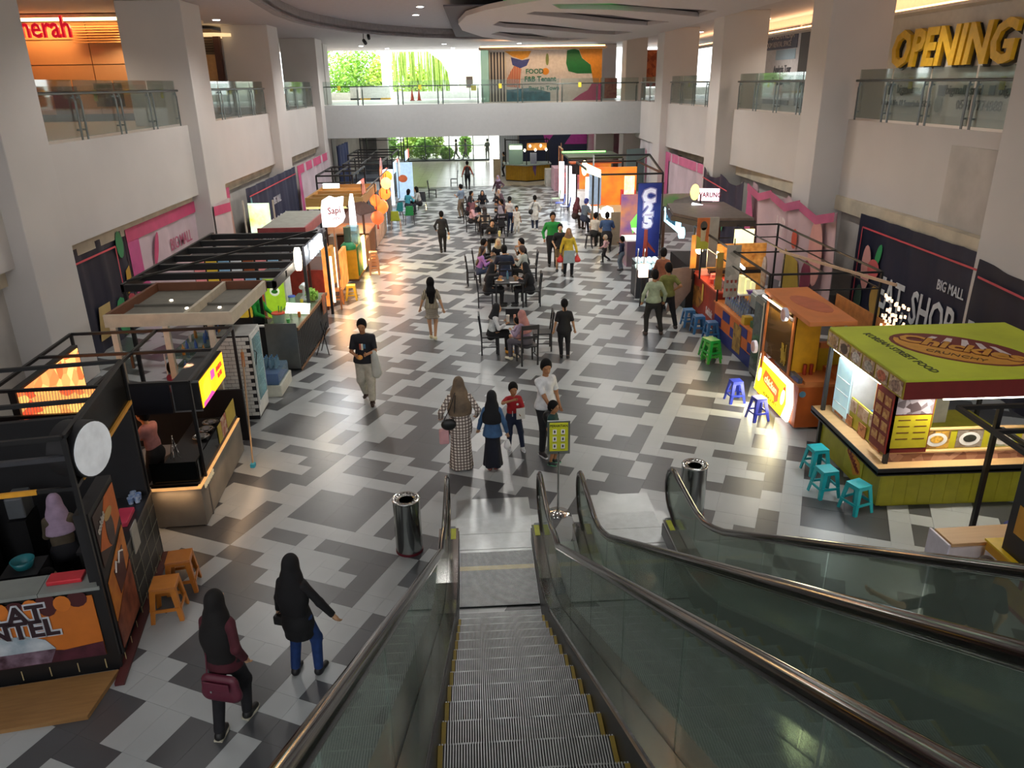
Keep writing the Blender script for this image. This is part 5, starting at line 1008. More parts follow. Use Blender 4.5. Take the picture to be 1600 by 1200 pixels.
for i in range(5): B().bx(-3 + .6 * i + .003, -2.4 + .6 * i - .003, -.04, .32, 1.09, 1.13).build('counter_tile', M('#8b918d', .35, var=.1, scale=3), t)
Ff = FY(0, -.005, 0)
B().rect(Ff, -3, .24, -.1, 1.02, 0, .012).build('banner_board', M('#c9722a', .5, var=.06), t)
mb = B()
for k in range(9): mb.ell(Ff, -.25 - k * .3, 1.0 - .02 * (k % 3), .1, .1 + .05 * (k % 2), .012, .016, 0, 12)
mb.build('chocolate_drips', M('#4a1c20', .5), t, kind='stuff'); mb = B()
for k in range(9): mb.ell(Ff, -.4 - k * .3, .97, .085, .1, .017, .021, 0, 12)
mb.build('orange_drops', M('#d67a2c', .5), t, kind='stuff')
B().poly(Ff, [(-3, .24), (-.1, .24), (-.1, .42), (-.5, .38), (-.9, .46), (-1.5, .36), (-2.2, .42), (-3, .4)], .016, .02).build('chocolate_pool', M('#4c2230', .4, var=.3, scale=8), t)
for cx in (-.95, -1.75): B().poly(Ff, [(cx - .36, .42), (cx + .38, .42), (cx + .3, .55), (cx + .12, .63), (cx - .2, .64), (cx - .34, .56)], .02, .026).build('glass_bowl', M('#8aa3b3', .3, col2='#c9d3da', scale=5), t); B().poly(Ff, [(cx - .3, .25), (cx + .3, .25), (cx + .38, .42), (cx - .36, .42)], .021, .025).build('dark_liquid', M('#3f2634', .4, col2='#8f7a8c', scale=7), t)
B().text(Ff, -1.15, .89, .29, 'COKLAT', .022, .002, 0, .026, 1.0).text(Ff, -1.0, .70, .29, 'KENTEL', .022, .002, 0, .026, 1.0).build('lettering_outline', M('#cfd4dc', .5), t)
B().text(Ff, -1.15, .89, .29, 'COKLAT', .03, .003, 0, .008, 1.0).text(Ff, -1.0, .70, .29, 'KENTEL', .03, .003, 0, .008, 1.0).build('dark_lettering', M('#2b1720', .5), t)
mb = B()
for k in range(10): mb.rect(Ff, -.14 - k * .28, .05, -.13 - k * .28, .17, .0, .006)
mb.build('gold_ticks', M('#b8a67a', .4), t, kind='stuff')
# right side: tall poster box, dark counter
B().bx(-.12, .03, .06, .95, .15, 1.95).build('poster_box', BLK2, t); Fx = FXp(.035, .0, 0)
B().poly(Fx, [(.12, 1.25), (.9, 1.35), (.9, 1.88), (.12, 1.88)], 0, .006).build('poster', M('#3a2420', .5), t)
B().poly(Fx, [(.12, 1.45), (.5, 1.3), (.9, 1.45), (.9, 1.88), (.55, 1.88)], .006, .01).build('orange_shape', M('#cf6a24', .5), t); B().ell(Fx, .52, 1.5, .13, .2, .01, .014).build('banana_drink', M('#3b241d', .4), t); B().ell(Fx, .54, 1.68, .14, .06, .014, .018).build('drink_top', M('#c09a54', .4), t)
B().text(Fx, .3, 1.7, .12, 'coklat', .01, .003, 0, .004, 1, 0, .35).build('white_lettering', M('#cfc8c0', .5), t)
B().poly(Fx, [(.12, .55), (.9, .9), (.9, 1.32), (.12, 1.05)], 0, .008).build('orange_poster', M('#c26a2a', .5, col2='#d98a3a'), t)
B().poly(Fx, [(.4, .72), (.7, .8), (.74, 1.15), (.34, 1.05)], .008, .014).build('chocolate_cup', M('#4a2326', .4), t); B().tube([Fx.p(.36, 1.02, .02), Fx.p(.42, 1.13, .02), Fx.p(.5, 1.06, .02), Fx.p(.58, 1.16, .02), Fx.p(.7, 1.1, .02)], .012, 5).build('white_swirl', WHITE, t)
B().poly(Fx, [(.12, .18), (.9, .18), (.9, .85), (.5, .7), (.12, .52)], 0, .008).build('dark_poster', M('#5a2218', .5, col2='#a0583a', scale=5), t)
B().bx(-.5, .02, .95, 2.3, .0, .96).build('side_counter', M('#20211f', .4), t); B().bx(-.52, .03, .93, 2.33, .96, 1.0).build('side_counter_top', M('#2b2b2d', .3), t)
mb = B()
for k in range(4): mb.rect(Fx, 1.0 + k * .33, .1, 1.006 + k * .33, .93, 0, .004)
for k in range(4): mb.rect(Fx, .97, .1 + k * .24, 2.28, .105 + k * .24, 0, .004)
mb.build('tile_lines', M('#83826f', .5), t, kind='stuff')
mb = B()
for k in range(8): mb.rect(Fx, .1 + k * .28, .04, .11 + k * .28, .13, .0, .005)
mb.build('gold_ticks', M('#b8a67a', .4), t, kind='stuff')
B().bx(0, .1, -.28, 2.3, 0, .04).build('maroon_curb', M('#4e1d1c', .6), t)
d = B().lathe([(.295, -.15), (.3, .15)], n=32); d2 = B().lathe([(.285, .15), (.285, .16)], n=32)
o = d.build('sign_drum', BLK2, t); o.location = (.0, .35, 2.58); o.rotation_euler = (0, PI / 2, -.35); o2 = d2.build('sign_face', M('#c8ccd0', .4, emit=.3), t); o2.location = o.location; o2.rotation_euler = o.rotation_euler
def on(base, name, lab, cat, x, y, z, build, rz=0., group=None):
    q = Matrix.Rotation(base.rotation_euler.z, 3, 'Z') @ Vector((x, y, 0)); tt = thing(name, lab, cat, base.location.x + q.x, base.location.y + q.y, z, base.rotation_euler.z + rz, group); build(tt); return tt
def cup_stack(tt):
    for k in range(5): B().lathe([(.03, 0), (.042, .09)], (k % 2 * .08, k // 2 * .08, .01 * (k % 2)), 10).build('cup', M('#3a78c8', .4, col2='#d7e2ee', scale=20), tt)
on(t, 'cup_stack', 'blue and white cups on the dark side counter of the chocolate stall', 'cups', -.15, 2.0, 1.0, cup_stack)
on(t, 'tray', 'pink tray on the dark side counter of the chocolate stall', 'tray', -.15, 1.6, 1.0, lambda q: B().bx(-.09, .09, -.2, .2, 0, .06).build('tray_body', M('#c93a58', .5), q, bevel=.01))
on(t, 'paper_sheet', 'grey notice leaning on the dark side counter by the pink tray', 'paper', .03, 1.3, .74, lambda q: B().bx(-.005, .01, -.13, .13, 0, .34).build('sheet', M('#a9a8a0', .6), q))
on(t, 'tray', 'red tray on the tiled front counter of the chocolate stall', 'tray', -.35, .18, 1.13, lambda q: B().bx(-.2, .15, -.09, .09, 0, .05).build('tray_body', M('#d0303c', .5), q, bevel=.01))
on(t, 'basin', 'teal plastic basin inside the chocolate stall', 'basin', -1.1, .95, .9, lambda q: [B().lathe([(.08, 0), (.12, .09), (.13, .09), (.09, -.01)], n=20).build('bowl', M('#1f6f78', .4), q), B().bx(-.2, .2, -.2, .2, -.87, -.01).build('box_under', BLK2, q)])
on(t, 'wood_board', 'brown wooden board lying in front of the chocolate stall', 'board', -1.25, -.42, 0, lambda q: B().poly(FZ(0, 0, 0), [(-1.8, -.3), (1.1, -.3), (1.25, .35), (-1.8, .35)], .0, .05).build('board', M('#7d5a35', .5, kind='wood', col2='#a8814f', scale=3), q))
for i, (a, c, w_) in enumerate(((-1.9, '#2a2f66', .3), (-2.4, '#3b3c42', .35), (-1.3, '#565a5e', .2))):
    on(t, 'equipment_box', ('blue bag with orange top', 'grey machine', 'small steel machine')[i] + ' on the back shelf of the chocolate stall', 'box', a, 1.7, 1.2, lambda q: [B().bx(-w_ / 2, w_ / 2, -.15, .15, 0, .28).build('case', M(c, .5), q, bevel=.02), B().bx(-w_ / 2, w_ / 2, -.2, .2, -1.17, -.01).build('cabinet', BLACK, q)])
# ---- stall 2: concrete counter
t = thing('food_stall', 'stall with a grey concrete counter, black frame and yellow lit menu box', 'stall', -4.15, 9.98, 0, math.radians(3.5))
CONC = M('#77726a', .7, var=.2, scale=1.6); cage(t, -2.7, -.02, .35, 3.0, 2.15, mids=(-1.3,), midy=(1.8,)); B().beam((-1.3, 1.8, 2.15), (-1.3, 1.8, 1.9), .04).build('beam', BLACK, t)
B().bx(-.06, 0, 0, 2.5, .02, .64).build('counter_panel', CONC, t); B().bx(-.7, -.06, 0, .06, .02, .64).build('counter_panel', CONC, t); B().bx(-.68, -.06, .06, 2.5, 0, .6).build('counter_core', BLACK, t)
B().bx(-.05, .004, .0, 2.5, .62, .645).bx(-.7, .0, -.004, .04, .62, .645).build('warm_edge_light', LED('#ffb870', .6), t)
B().bx(-.75, -.03, .1, 2.5, .645, .68).build('black_top', BLACK, t, bevel=.004); B().bx(-.05, -.035, .15, 2.45, .68, 1.0).build('glass_guard', GLASS('#1f2324', .4), t); B().bx(-.7, -.05, .12, .135, .68, 1.0).build('glass_guard', GLASS('#1f2324', .4), t)
Fx = FXp(.008, 0, 0); B().text(Fx, .35, .6, .1, 'MARTABAK', .01, .01, 0, .004, .9).build('sign_lettering', M('#d8c6a0', .5, emit=.3), t)
Fg = FXp(-.03, 0, 0); B().rect(Fg, 1.3, .72, 1.5, 1.02, 0, .006).rect(Fg, 1.85, .74, 2.4, 1.06, 0, .006).build('yellow_card', M('#b8a238', .5), t); B().rect(Fg, 1.52, .72, 1.82, 1.05, 0, .006).build('menu_card', M('#c9b8a0', .5, col2='#a0402c', kind='food', scale=16), t)
B().bx(-.36, .02, .62, 2.0, 1.6, 2.06).build('light_box', BLK2, t); B().bx(-.37, -.36, .6, .62, 1.59, 2.07).bx(-.36, .03, .6, .62, 2.04, 2.07).bx(-.36, .03, .6, .62, 1.59, 1.61).build('box_trim', M('#8c8f92', .4, .5), t)
Fx = FXp(.022, 0, 0); B().rect(Fx, .65, 1.62, 1.98, 2.04, 0, .01).build('lit_menu', M('#f2b416', .5, emit=1.5), t)
B().ell(Fx, .95, 1.82, .2, .17, .01, .014).build('yellow_disc', M('#f4e02a', .5, emit=1.4), t); B().poly(Fx, [(.68, 1.62), (1.3, 1.62), (1.15, 1.7), (.7, 1.68)], .01, .015).poly(Fx, [(1.2, 1.85), (1.4, 1.85), (1.42, 1.97), (1.22, 1.99)], .01, .015).build('pink_shape', M('#d8489a', .5, emit=1.2), t)
B().text(Fx, 1.68, 1.9, .1, 'ANEKA', .01, .004, 0, .003).text(Fx, 1.68, 1.78, .1, 'ROTI', .01, .004, 0, .003).build('red_lettering', M('#c8302c', .5, emit=.8), t)
B().bx(-1.35, -.38, .55, .6, 1.6, 2.1).build('fascia_board', M('#15171f', .4), t)
# lit photo menu and wire mesh
B().bx(-2.55, -2.45, .5, 2.6, .9, 2.08).build('menu_case', BLACK, t); Fx = FXp(-2.445, 0, 0); B().rect(Fx, .55, .95, 2.55, 2.04, 0, .01).build('lit_photo_menu', M('#f0c070', .5, emit=1.6, kind='food', col2='#d2552a', scale=5), t)
B().bx(-2.68, -2.4, .34, .4, 0, 1.72).bx(-2.7, -1.35, .33, .38, 1.72, 1.77).build('black_side', BLACK, t)
mb = B()
for k in range(26): mb.beam((-2.35 + k * .04, .36, 1.78), (-2.32 + k * .04, .36, 2.12), .006)
mb.build('wire_mesh', M('#c8c0b0', .5), t, kind='stuff'); B().bx(-2.38, -1.35, .42, .46, 1.2, 2.1).build('lit_photo_panel', M('#f0b860', .5, emit=1.2, kind='food', col2='#d8482a', scale=6), t)
B().bx(-2.7, 0, 2.95, 3.0, 0, 1.0).build('back_board', BLACK, t)
def bowls(q):
    for k in range(3): B().lathe([(.05, 0), (.13, .05), (.14, .05), (.06, -.005)], (0, k * .3, 0), 18).build('bowl', CHROME, q)
on(t, 'steel_bowls', 'row of steel bowls on the black top of the concrete counter stall', 'bowls', -.4, 1.6, .69, bowls)
on(t, 'wire_stand', 'thin steel stand on the black top of the concrete counter stall', 'stand', -.6, .9, .69, lambda q: B().tube([(-.08, 0, 0), (0, 0, .4), (.08, 0, 0)], .008, 5).tube([(0, -.08, 0), (0, 0, .4), (0, .08, 0)], .008, 5).build('wire_frame', CHROME, q))
on(t, 'price_card', 'small white price card on the black counter top near the corner', 'card', -.45, .35, .69, lambda q: B().box((0, 0, .07), (.01, .12, .16), .5).build('card', M('#c9c9c0', .6), q))
lamp('SPOT', -4.5, 11.3, 2.1, 120, (1, .55, .28), .1, (0, .75, 0), None, 1.5, .8); lamp('AREA', -4.5, 9.85, .6, 1.2, (1, .6, .3), .5, (.35, 0, 0), .05); lamp('AREA', -4.0, 11.2, .6, 3, (1, .6, .3), .05, (0, -.35, 0), 2.0)
# broom, fridge
t = thing('mop', 'long wooden mop with a blue end leaning on the brick patterned fridge', 'mop', -3.98, 11.85, 0); B().tube([(0, 0, .03), (-.45, 1.7, 1.55)], .015, 8).build('handle', M('#a88d6c', .6), t); B().box((0, 0, .03), (.07, .1, .06)).build('mop_end', M('#2fa0c0', .5), t); B().tube([(-.38, 1.45, 1.3), (-.44, 1.66, 1.5)], .03, 8).build('orange_grip', M('#b5713a', .6), t)
t = thing('drinks_fridge', 'tall white brick patterned drinks fridge with a glass door', 'fridge', -4.98, 13.8, 0, math.radians(2))
B().bx(0, .62, .02, .78, .06, 1.72).build('cabinet', M('#dfe0dc', .5), t, bevel=.008); first = None
for j in range(21):
    for i in range(4):
        off = -.075 if j % 2 else 0; x0 = .02 + i * .15 + off + .004; x1 = x0 + .142; x0 = max(x0, .01); x1 = min(x1, .61); z0 = .1 + j * .076
        B().bx(x0, x1, .006, .02, z0, z0 + .066).build('brick', M('#dcdcd6', .6, var=.04), t)
B().bx(.0, .62, .016, .02, .06, 1.72).build('brick_joints', BLK2, t)
B().bx(.625, .64, .05, .75, .3, 1.68).build('door_frame', M('#d8dad8', .4), t, bevel=.004); o = B().bx(.64, .648, .11, .69, .38, 1.62).build('door_glass', GLASS('#a9d4d8', .3), t); B().bx(.62, .63, .1, .7, .36, 1.64).build('lit_interior', M('#a8dbe4', .5, emit=.7), t)
for k in range(4): B().bx(.63, .64, .12, .68, .62 + k * .25, .63 + k * .25).build('shelf', WHITE, t)
B().tube([(.65, .12, 1.4), (.69, .12, 1.35), (.65, .12, 1.1)], .01, 6).build('door_handle', BLACK, t); B().bx(.02, .6, .05, .75, 0, .06).build('plinth', BLACK, t)
# ---- beige pergola stall
t = thing('drinks_stall', 'stall under a beige boxed pergola roof with glass shelves of cups', 'stall', -4.35, 13.05, 0)
CR = M('#c3b8a2', .6); BR = M('#6b4028', .6)
B().bx(-2.2, 0, 0, .06, 2.18, 2.4).build('roof_beam', CR, t); B().bx(-2.2, 0, 2.3, 2.36, 2.18, 2.4).build('roof_beam', BR, t); B().bx(-.06, 0, .06, 2.3, 2.18, 2.4).build('roof_beam', CR, t); B().bx(-2.2, -2.14, .06, 2.3, 2.18, 2.4).build('roof_beam', BR, t); B().bx(-.85, -.79, .06, 2.3, 2.2, 2.4).build('roof_beam', CR, t)
B().bx(-2.14, -.06, .06, 2.3, 2.2, 2.24).build('roof_panel', M('#6d6a60', .6), t); B().bx(-2.14, -.06, 1.1, 1.16, 2.24, 2.28).build('roof_rib', M('#5b5850', .6), t)
for x, y in ((-1.7, .5), (-1.1, .9), (-1.0, .3), (-.4, .45), (-.5, .9), (-1.6, 1.5)): B().lathe([(.03, 0), (.03, .02)], (x, y, 2.24), 10).build('bulb', LED('#fff0d8', 10), t)
for x, y in ((-2.1, .08), (-1.2, .08), (-.5, .3), (-2.1, 2.2)): B().bx(x - .05, x + .05, y - .03, y + .05, 0, 2.2).build('post', M('#cdc8b8', .6), t)
for k in range(4): B().bx(-1.5, -.65, .5, 2.1, .5 + k * .3, .51 + k * .3).build('glass_shelf', GLASS('#bfe0d6', .3), t)
for x in (-1.5, -.65):
    for y in (.5, 2.1): B().beam((x, y, 0), (x, y, 1.5), .02).build('shelf_post', WHITE, t)
B().bx(-1.48, -.67, .5, 2.1, 0, .45).build('shelf_base', M('#cfd3cd', .5), t)
r = random.Random(3)
for c, nm in (('#3f6fc0', 'blue'), ('#c98a3a', 'amber'), ('#cfd6d8', 'white')):
    for k in range(14):
        x, y = r.uniform(-1.4, -.75), r.uniform(.6, 2.0); z = .512 + .3 * r.randrange(4)
        on(t, 'bottle', nm + ' bottles and packets standing on the glass shelves under the beige roof', 'bottle', x, y, z, lambda q: B().lathe([(.03, 0), (.03, .13), (.012, .17), (.012, .2)], n=8).build('bottle_body', M(c, .3), q), group='goods on the glass shelves')
t = thing('open_cooler', 'low open cooler with a blue interior beside the brick patterned fridge', 'cooler', -4.8, 15.0, 0); B().bx(0, .58, 0, .95, 0, .25).build('cooler_body', M('#cfcfc0', .5), t, bevel=.01); B().bx(.04, .54, .04, .9, .25, .5).build('glass_box', GLASS('#8fb0c8', .35), t); B().bx(.06, .52, .06, .88, .26, .3).build('blue_tray', M('#2a50c0', .4), t)
def bottle(x, y, z, lab, grp, col='#9fc4d8', cap='#4a86c0', h=.24, r_=.033):
    t = thing('water_bottle', lab, 'bottle', x, y, z, 0, grp); B().lathe([(r_ * .95, 0), (r_, .02), (r_ * .9, h * .4), (r_, h * .7), (r_ * .4, h * .88), (r_ * .4, h * .93)], n=10).build('bottle_body', GLASS(col, .4), t); B().lathe([(r_ * .45, h * .92), (r_ * .45, h)], n=8).build('cap', M(cap, .4), t); return reg(t)
b0 = None
for i in range(4):
    for j in range(3):
        if b0 is None: b0 = bottle(-4.7, 15.35, .51, 'clear water bottle in the block on the low cooler', 'bottles on the low cooler')
        else: dup(b0, (-4.7 + .11 * i, 15.35 + .1 * j, .51))
tag(B().bx(-.1, .1, -.08, .08, 0, .22).build('snack_packet', M('#d8603a', .5, col2='#e0a080', kind='food', scale=10), loc=(-4.7, 15.12, .5)), 'orange snack packet beside the bottles on the low cooler', 'packet')
# ---- stall 4: black slatted counter
t = thing('juice_counter', 'counter with black vertical slats, wooden edge and a steel end panel', 'counter', -4.15, 16.6, 0, math.radians(-1.5))
B().bx(-.68, -.02, 0, 3.1, .08, .96).build('counter_body', BLACK, t); B().bx(-.7, 0, -.03, 0, .05, 1.12).build('steel_end', M('#8b8d8d', .35, .9, var=.06), t)
for k in range(20): B().bx(-.02, .0, .05 + k * .155, .17 + k * .155, .08, .94).build('slat', M('#1b1b1d', .5), t)
B().bx(-.72, .03, .0, 3.15, .96, 1.0).build('worktop', M('#5e6a52', .4), t); B().bx(-.0, .035, .0, 3.15, .94, 1.01).build('wood_edge', M('#8a6038', .6), t); B().bx(-.0, .02, .0, 3.12, .0, .05).build('foot_rail', M('#7c5a3a', .6), t)
B().bx(-1.3, -.7, -.02, .05, 0, 1.05).build('black_end', BLACK, t); B().bx(-1.3, -.7, -.03, .06, 1.05, 1.08).build('cap_strip', WHITE, t)
c = t
on(c, 'light_table', 'tilted white lit panel on the juice counter', 'light panel', -.2, 1.25, 1.12, lambda q: [B().poly(FR((-.3, -.25, -.05), (1, .15, -.1), (-.1, 1, .5)), [(0, 0), (.55, 0), (.55, .35), (0, .35)], 0, .02).build('lit_panel', LED('#f0ffe8', 3.0), q), B().box((0, 0, -.08), (.3, .2, .06)).build('stand', BLACK, q)])
on(c, 'menu_fridge', 'lime green menu board with an oval logo behind the juice counter', 'menu board', -.95, 1.9, 0, lambda q: [B().bx(-.28, .28, 0, .5, 0, 1.75).build('cabinet', M('#cfd2cc', .5), q, bevel=.01), B().bx(-.24, .24, -.012, 0, .7, 1.68).build('lime_panel', M('#9cc42c', .5, emit=.5), q), B().ell(FY(0, -.014, 0), 0, 1.38, .12, .12, 0, .006).build('white_oval', M('#e8f0d8', .5, emit=.4), q), B().ell(FY(0, -.02, 0), 0, 1.37, .08, .05, 0, .006).build('green_oval', M('#3f9a3a', .5), q), B().bx(-.3, .3, -.03, .53, 1.75, 1.82).build('top_board', M('#3b4038', .5), q)])
def jug(q, c1): B().lathe([(.07, 0), (.09, .1), (.08, .25), (.09, .28)], n=14).build('jug_body', GLASS(c1, .5), q); B().lathe([(.09, .28), (.09, .31)], n=14).build('lid', M('#3f5fc0', .4), q)
on(c, 'juice_jug', 'clear juice jug with a blue lid on the juice counter', 'jug', -.5, 1.7, 1.0, lambda q: jug(q, '#b8dcc0'))
on(c, 'stand_mixer', 'pale grey stand mixer at the far side of the juice counter', 'mixer', -.4, 2.5, 1.0, lambda q: [B().lathe([(.12, 0), (.1, .05), (.04, .1), (.035, .35)], n=14).build('mixer_stand', M('#c8ccc8', .4), q), B().tube([(0, .1, .36), (0, -.2, .36)], .06, 10).build('mixer_head', M('#c8ccc8', .4), q)])
on(c, 'juice_bucket', 'clear bucket with a red rim and green straws on the juice counter', 'bucket', -.5, .45, 1.0, lambda q: [B().lathe([(.12, 0), (.15, .22)], n=18).build('bucket_body', GLASS('#cfe8dc', .4), q), B().lathe([(.15, .22), (.16, .24), (.15, .25)], n=18).build('rim', M('#d0402c', .4), q), B().tube([(0, 0, .05), (.02, .02, .4)], .012, 5).tube([(.03, 0, .05), (.08, .03, .38)], .012, 5).build('straws', M('#2fae4a', .4), q)])
foliage('potted_plant', 'leafy green plant at the far end of the juice counter', -4.25, 18.9, 1.0, .16, .16, .17, 260, LEAF2, 'plant', None, 77, .05)
for i, (a, b, cc) in enumerate(((-.25, .3, '#5fbf6a'), (-.3, .75, '#c9d8c0'), (-.15, .9, '#e07a3a'), (-.55, 1.0, '#7fc94a'), (-.35, 2.0, '#d9c94a'), (-.2, 2.35, '#d0d8d8'))):
    on(c, 'drink_cup', ('green', 'white', 'orange', 'lime', 'yellow', 'clear')[i] + ' drink cup on the juice counter', 'cup', a, b, 1.0, lambda q: B().lathe([(.03, 0), (.045, .13)], n=12).build('cup_body', M(cc, .4), q))
on(c, 'easel_sign', 'small poster easel by the far end of the juice counter', 'sign', .05, 2.6, .6, lambda q: B().box((0, 0, .25), (.02, .3, .5)).build('poster', M('#7b5a3a', .6, col2='#c96a4a', kind='food', scale=8), q))
t = thing('folding_frame', 'thin black folding frame standing beside the juice counter', 'frame', -3.85, 17.6, 0); B().tube([(-.15, 0, 0), (.1, .3, .75)], .012, 6).tube([(.15, 0, 0), (-.05, .35, .75)], .012, 6).tube([(-.1, .35, 0), (.15, .05, .7)], .012, 6).build('frame_bars', BLACK, t)
t = thing('pergola', 'black slatted pergola roof with a lit duck sign on the left', 'pergola', -4.2, 15.3, 0)
for k in range(7): B().bx(-3.1, 0, .2 + k * .93, .32 + k * .93, 2.2, 2.34).build('roof_slat', BLACK, t)
B().bx(-.06, 0, .2, 6.0, 2.16, 2.36).build('side_beam', BLACK, t); B().bx(-3.1, -3.04, .2, 6.0, 2.16, 2.36).build('side_beam', BLACK, t); B().beam((-3.0, .3, 2.4), (-.2, 5.8, 2.4), .04).build('brace', BLACK, t)
for x, y in ((-3.05, .25), (-.03, 3.1), (-3.05, 5.9), (-.03, 5.9), (-1.0, 2.5)): B().beam((x, y, 0), (x, y, 2.2), .07).build('post', BLACK, t)
Fx = FXp(.05, 0, 0); B().rect(Fx, 2.9, 2.05, 5.3, 2.5, -.05, .0).build('sign_board', M('#2b2d3c', .5), t)
B().text(Fx, 4.15, 2.28, .5, '2 DAPUR', .0, .03, 0, .02, .72).build('lit_lettering', LED('#e8f4ff', 1.8), t); B().ell(Fx, 2.2, 2.37, .2, .27, -.05, .04).build('lit_disc', LED('#fff4e0', 2.2), t); B().ell(Fx, 2.2, 2.37, .07, .12, .04, .05).build('disc_print', M('#9ccfd8', .5, emit=1.5), t)
lamp('POINT', -3.9, 17.5, 2.35, 30, (1, .85, .65), .2); lamp('POINT', -3.8, 19.4, 2.2, 35, (.85, .93, 1), .2)
t = thing('shelf_rack', 'rack of coloured menu cards and packets under the black pergola', 'shelf', -6.6, 19.8, 0)
B().bx(-.9, 1.4, .3, .4, 0, 2.0).build('rack_back', M('#2c2420', .5), t)
r = random.Random(11)
for i in range(7):
    for j in range(4): B().bx(-.85 + i * .32, -.6 + i * .32, .2, .29, .3 + j * .42, .6 + j * .42).build('menu_card', M(r.choice(('#c9502c', '#d9b43a', '#c8cdd0', '#e08a8a', '#7fa5c0', '#8a4a2c')), .5, emit=.25), t)
# ---- stall 5: orange lit fried snacks with red roof
t = thing('snack_stall', 'stall with a grey and red boxed roof and glowing orange panels', 'stall', -4.3, 21.3, 0)
B().bx(-1.7, -.5, 0, 3.2, 2.35, 2.42).build('roof_panel', M('#8f9086', .6), t); B().bx(-1.75, -.45, -.05, 0, 2.2, 2.45).build('roof_edge', M('#8f3c3c', .5), t); B().bx(-.5, -.45, 0, 3.2, 2.2, 2.45).build('roof_edge', M('#a04a4a', .5), t)
for x, y in ((-1.7, .1), (-.5, .1), (-1.7, 3.1), (-.5, 3.1)): B().beam((x, y, 0), (x, y, 2.3), .06).build('post', M('#4a2a20', .5), t)
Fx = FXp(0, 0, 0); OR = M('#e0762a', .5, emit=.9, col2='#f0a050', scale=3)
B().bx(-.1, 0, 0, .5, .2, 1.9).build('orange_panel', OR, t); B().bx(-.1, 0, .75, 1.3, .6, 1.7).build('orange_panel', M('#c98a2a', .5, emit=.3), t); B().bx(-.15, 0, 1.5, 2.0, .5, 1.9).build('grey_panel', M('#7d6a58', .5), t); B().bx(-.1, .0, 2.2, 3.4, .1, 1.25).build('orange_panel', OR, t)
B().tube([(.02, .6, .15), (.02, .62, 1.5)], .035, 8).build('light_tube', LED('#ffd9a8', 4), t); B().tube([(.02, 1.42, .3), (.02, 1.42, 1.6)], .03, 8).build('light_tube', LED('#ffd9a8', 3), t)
B().bx(-1.6, -.15, .2, .3, 0, 1.2).build('red_front', M('#a03a28', .5, var=.2), t); B().bx(-1.6, -.1, .3, 3.3, 0, .95).build('counter_body', M('#6a3a26', .5), t)
pts = [(-.35, -.36), (.0, -.4), (.25, -.3), (.35, -.15), (.3, .15), (.35, .4), (.1, .38), (-.05, .45), (-.3, .35), (-.35, .1)]
FC = FR((.28, .35, 2.78), (.75, .66, 0), (0, 0, 1)); B().poly(FC, pts, -.05, .04).build('lit_sign', LED('#ffffff', 1.6), t); B().text(FC, 0, .05, .26, 'Sapi', .045, .004, 0, .004).text(FC, .05, -.15, .14, 'segar', .045, .004).build('red_lettering', M('#b04040', .5), t); B().beam((.25, .35, 0), (.25, .35, 2.4), .04).build('sign_post', M('#b8784a', .5), t)
lamp('AREA', -4.15, 22.8, 1.0, 70, (1, .5, .2), .8, (0, -PI / 2, 0), 2.4)
# ---- stall 6: yellow counter and glowing strip
t = thing('juice_stall', 'deep yellow counter with a green juicer and a glowing side panel', 'stall', -4.62, 25.1, 0)
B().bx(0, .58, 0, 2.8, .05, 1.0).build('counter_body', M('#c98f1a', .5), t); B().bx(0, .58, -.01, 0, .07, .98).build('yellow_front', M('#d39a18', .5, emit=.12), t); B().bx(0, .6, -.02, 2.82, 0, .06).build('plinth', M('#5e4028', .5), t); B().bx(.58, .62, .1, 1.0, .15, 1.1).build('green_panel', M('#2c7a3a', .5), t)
B().bx(.6, .66, 1.0, 1.5, .15, 1.25).build('glowing_panel', LED('#ffe090', 4), t); B().bx(.58, .64, 1.6, 2.8, .1, 1.0).build('orange_panel', M('#c07a3a', .5), t)
c = t; on(c, 'juicer', 'green juicer with a tall clear funnel on the yellow counter', 'juicer', .28, .35, 1.0, lambda q: [B().lathe([(.24, 0), (.25, .12), (.16, .22), (.1, .24)], n=20).build('juicer_base', M('#2f9a62', .35), q), B().lathe([(.12, .22), (.12, .7), (.13, .72)], n=16).build('funnel', GLASS('#7f9a8a', .5), q)])
on(c, 'drink_display', 'pale blue display of glasses behind the juicer', 'display', .3, 1.2, 1.0, lambda q: [B().bx(-.2, .2, -.1, .3, 0, .6).build('display_box', GLASS('#a8ccd8', .5), q), B().lathe([(.04, 0), (.06, .25)], (0, 0, .05), 10).lathe([(.04, 0), (.06, .25)], (.1, .1, .05), 10).build('glass', M('#c8dde0', .3, emit=.3), q)])
lamp('AREA', -3.92, 26.35, .7, 110, (1, .72, .3), .5, (0, -PI / 2, 0), 1.0)
# ---- stall 7: lantern stall with bamboo front
t = thing('lantern_stall', 'stall with a bamboo slat front under red and orange lanterns', 'stall', -4.1, 28.0, 0)
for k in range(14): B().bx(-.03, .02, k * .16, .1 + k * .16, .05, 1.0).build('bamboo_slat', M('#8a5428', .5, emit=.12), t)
B().bx(-1.6, -.03, 0, 6.3, 0, .95).build('counter_body', M('#5a3420', .5), t); B().bx(-1.6, .1, 0, 2.3, 1.0, 1.05).build('counter_top', M('#9a6a3a', .5), t)
for k, cc in enumerate(('#b09a88', '#a8927e', '#b8a08a', '#a5907c')): B().bx(-.03, .04, 2.4 + k * .95, 3.3 + k * .95, .05, 1.05).build('grey_panel', M(cc, .6, var=.2), t)
for x, y in ((-1.9, -.4), (.0, -.4), (-1.9, 3.4), (-.0, 3.0)): B().beam((x, y, 0), (x, y, 2.3), .06).build('post', M('#5a3420', .5), t)
WD = M('#8a6230', .55, kind='wood', col2='#b08a48', scale=4)
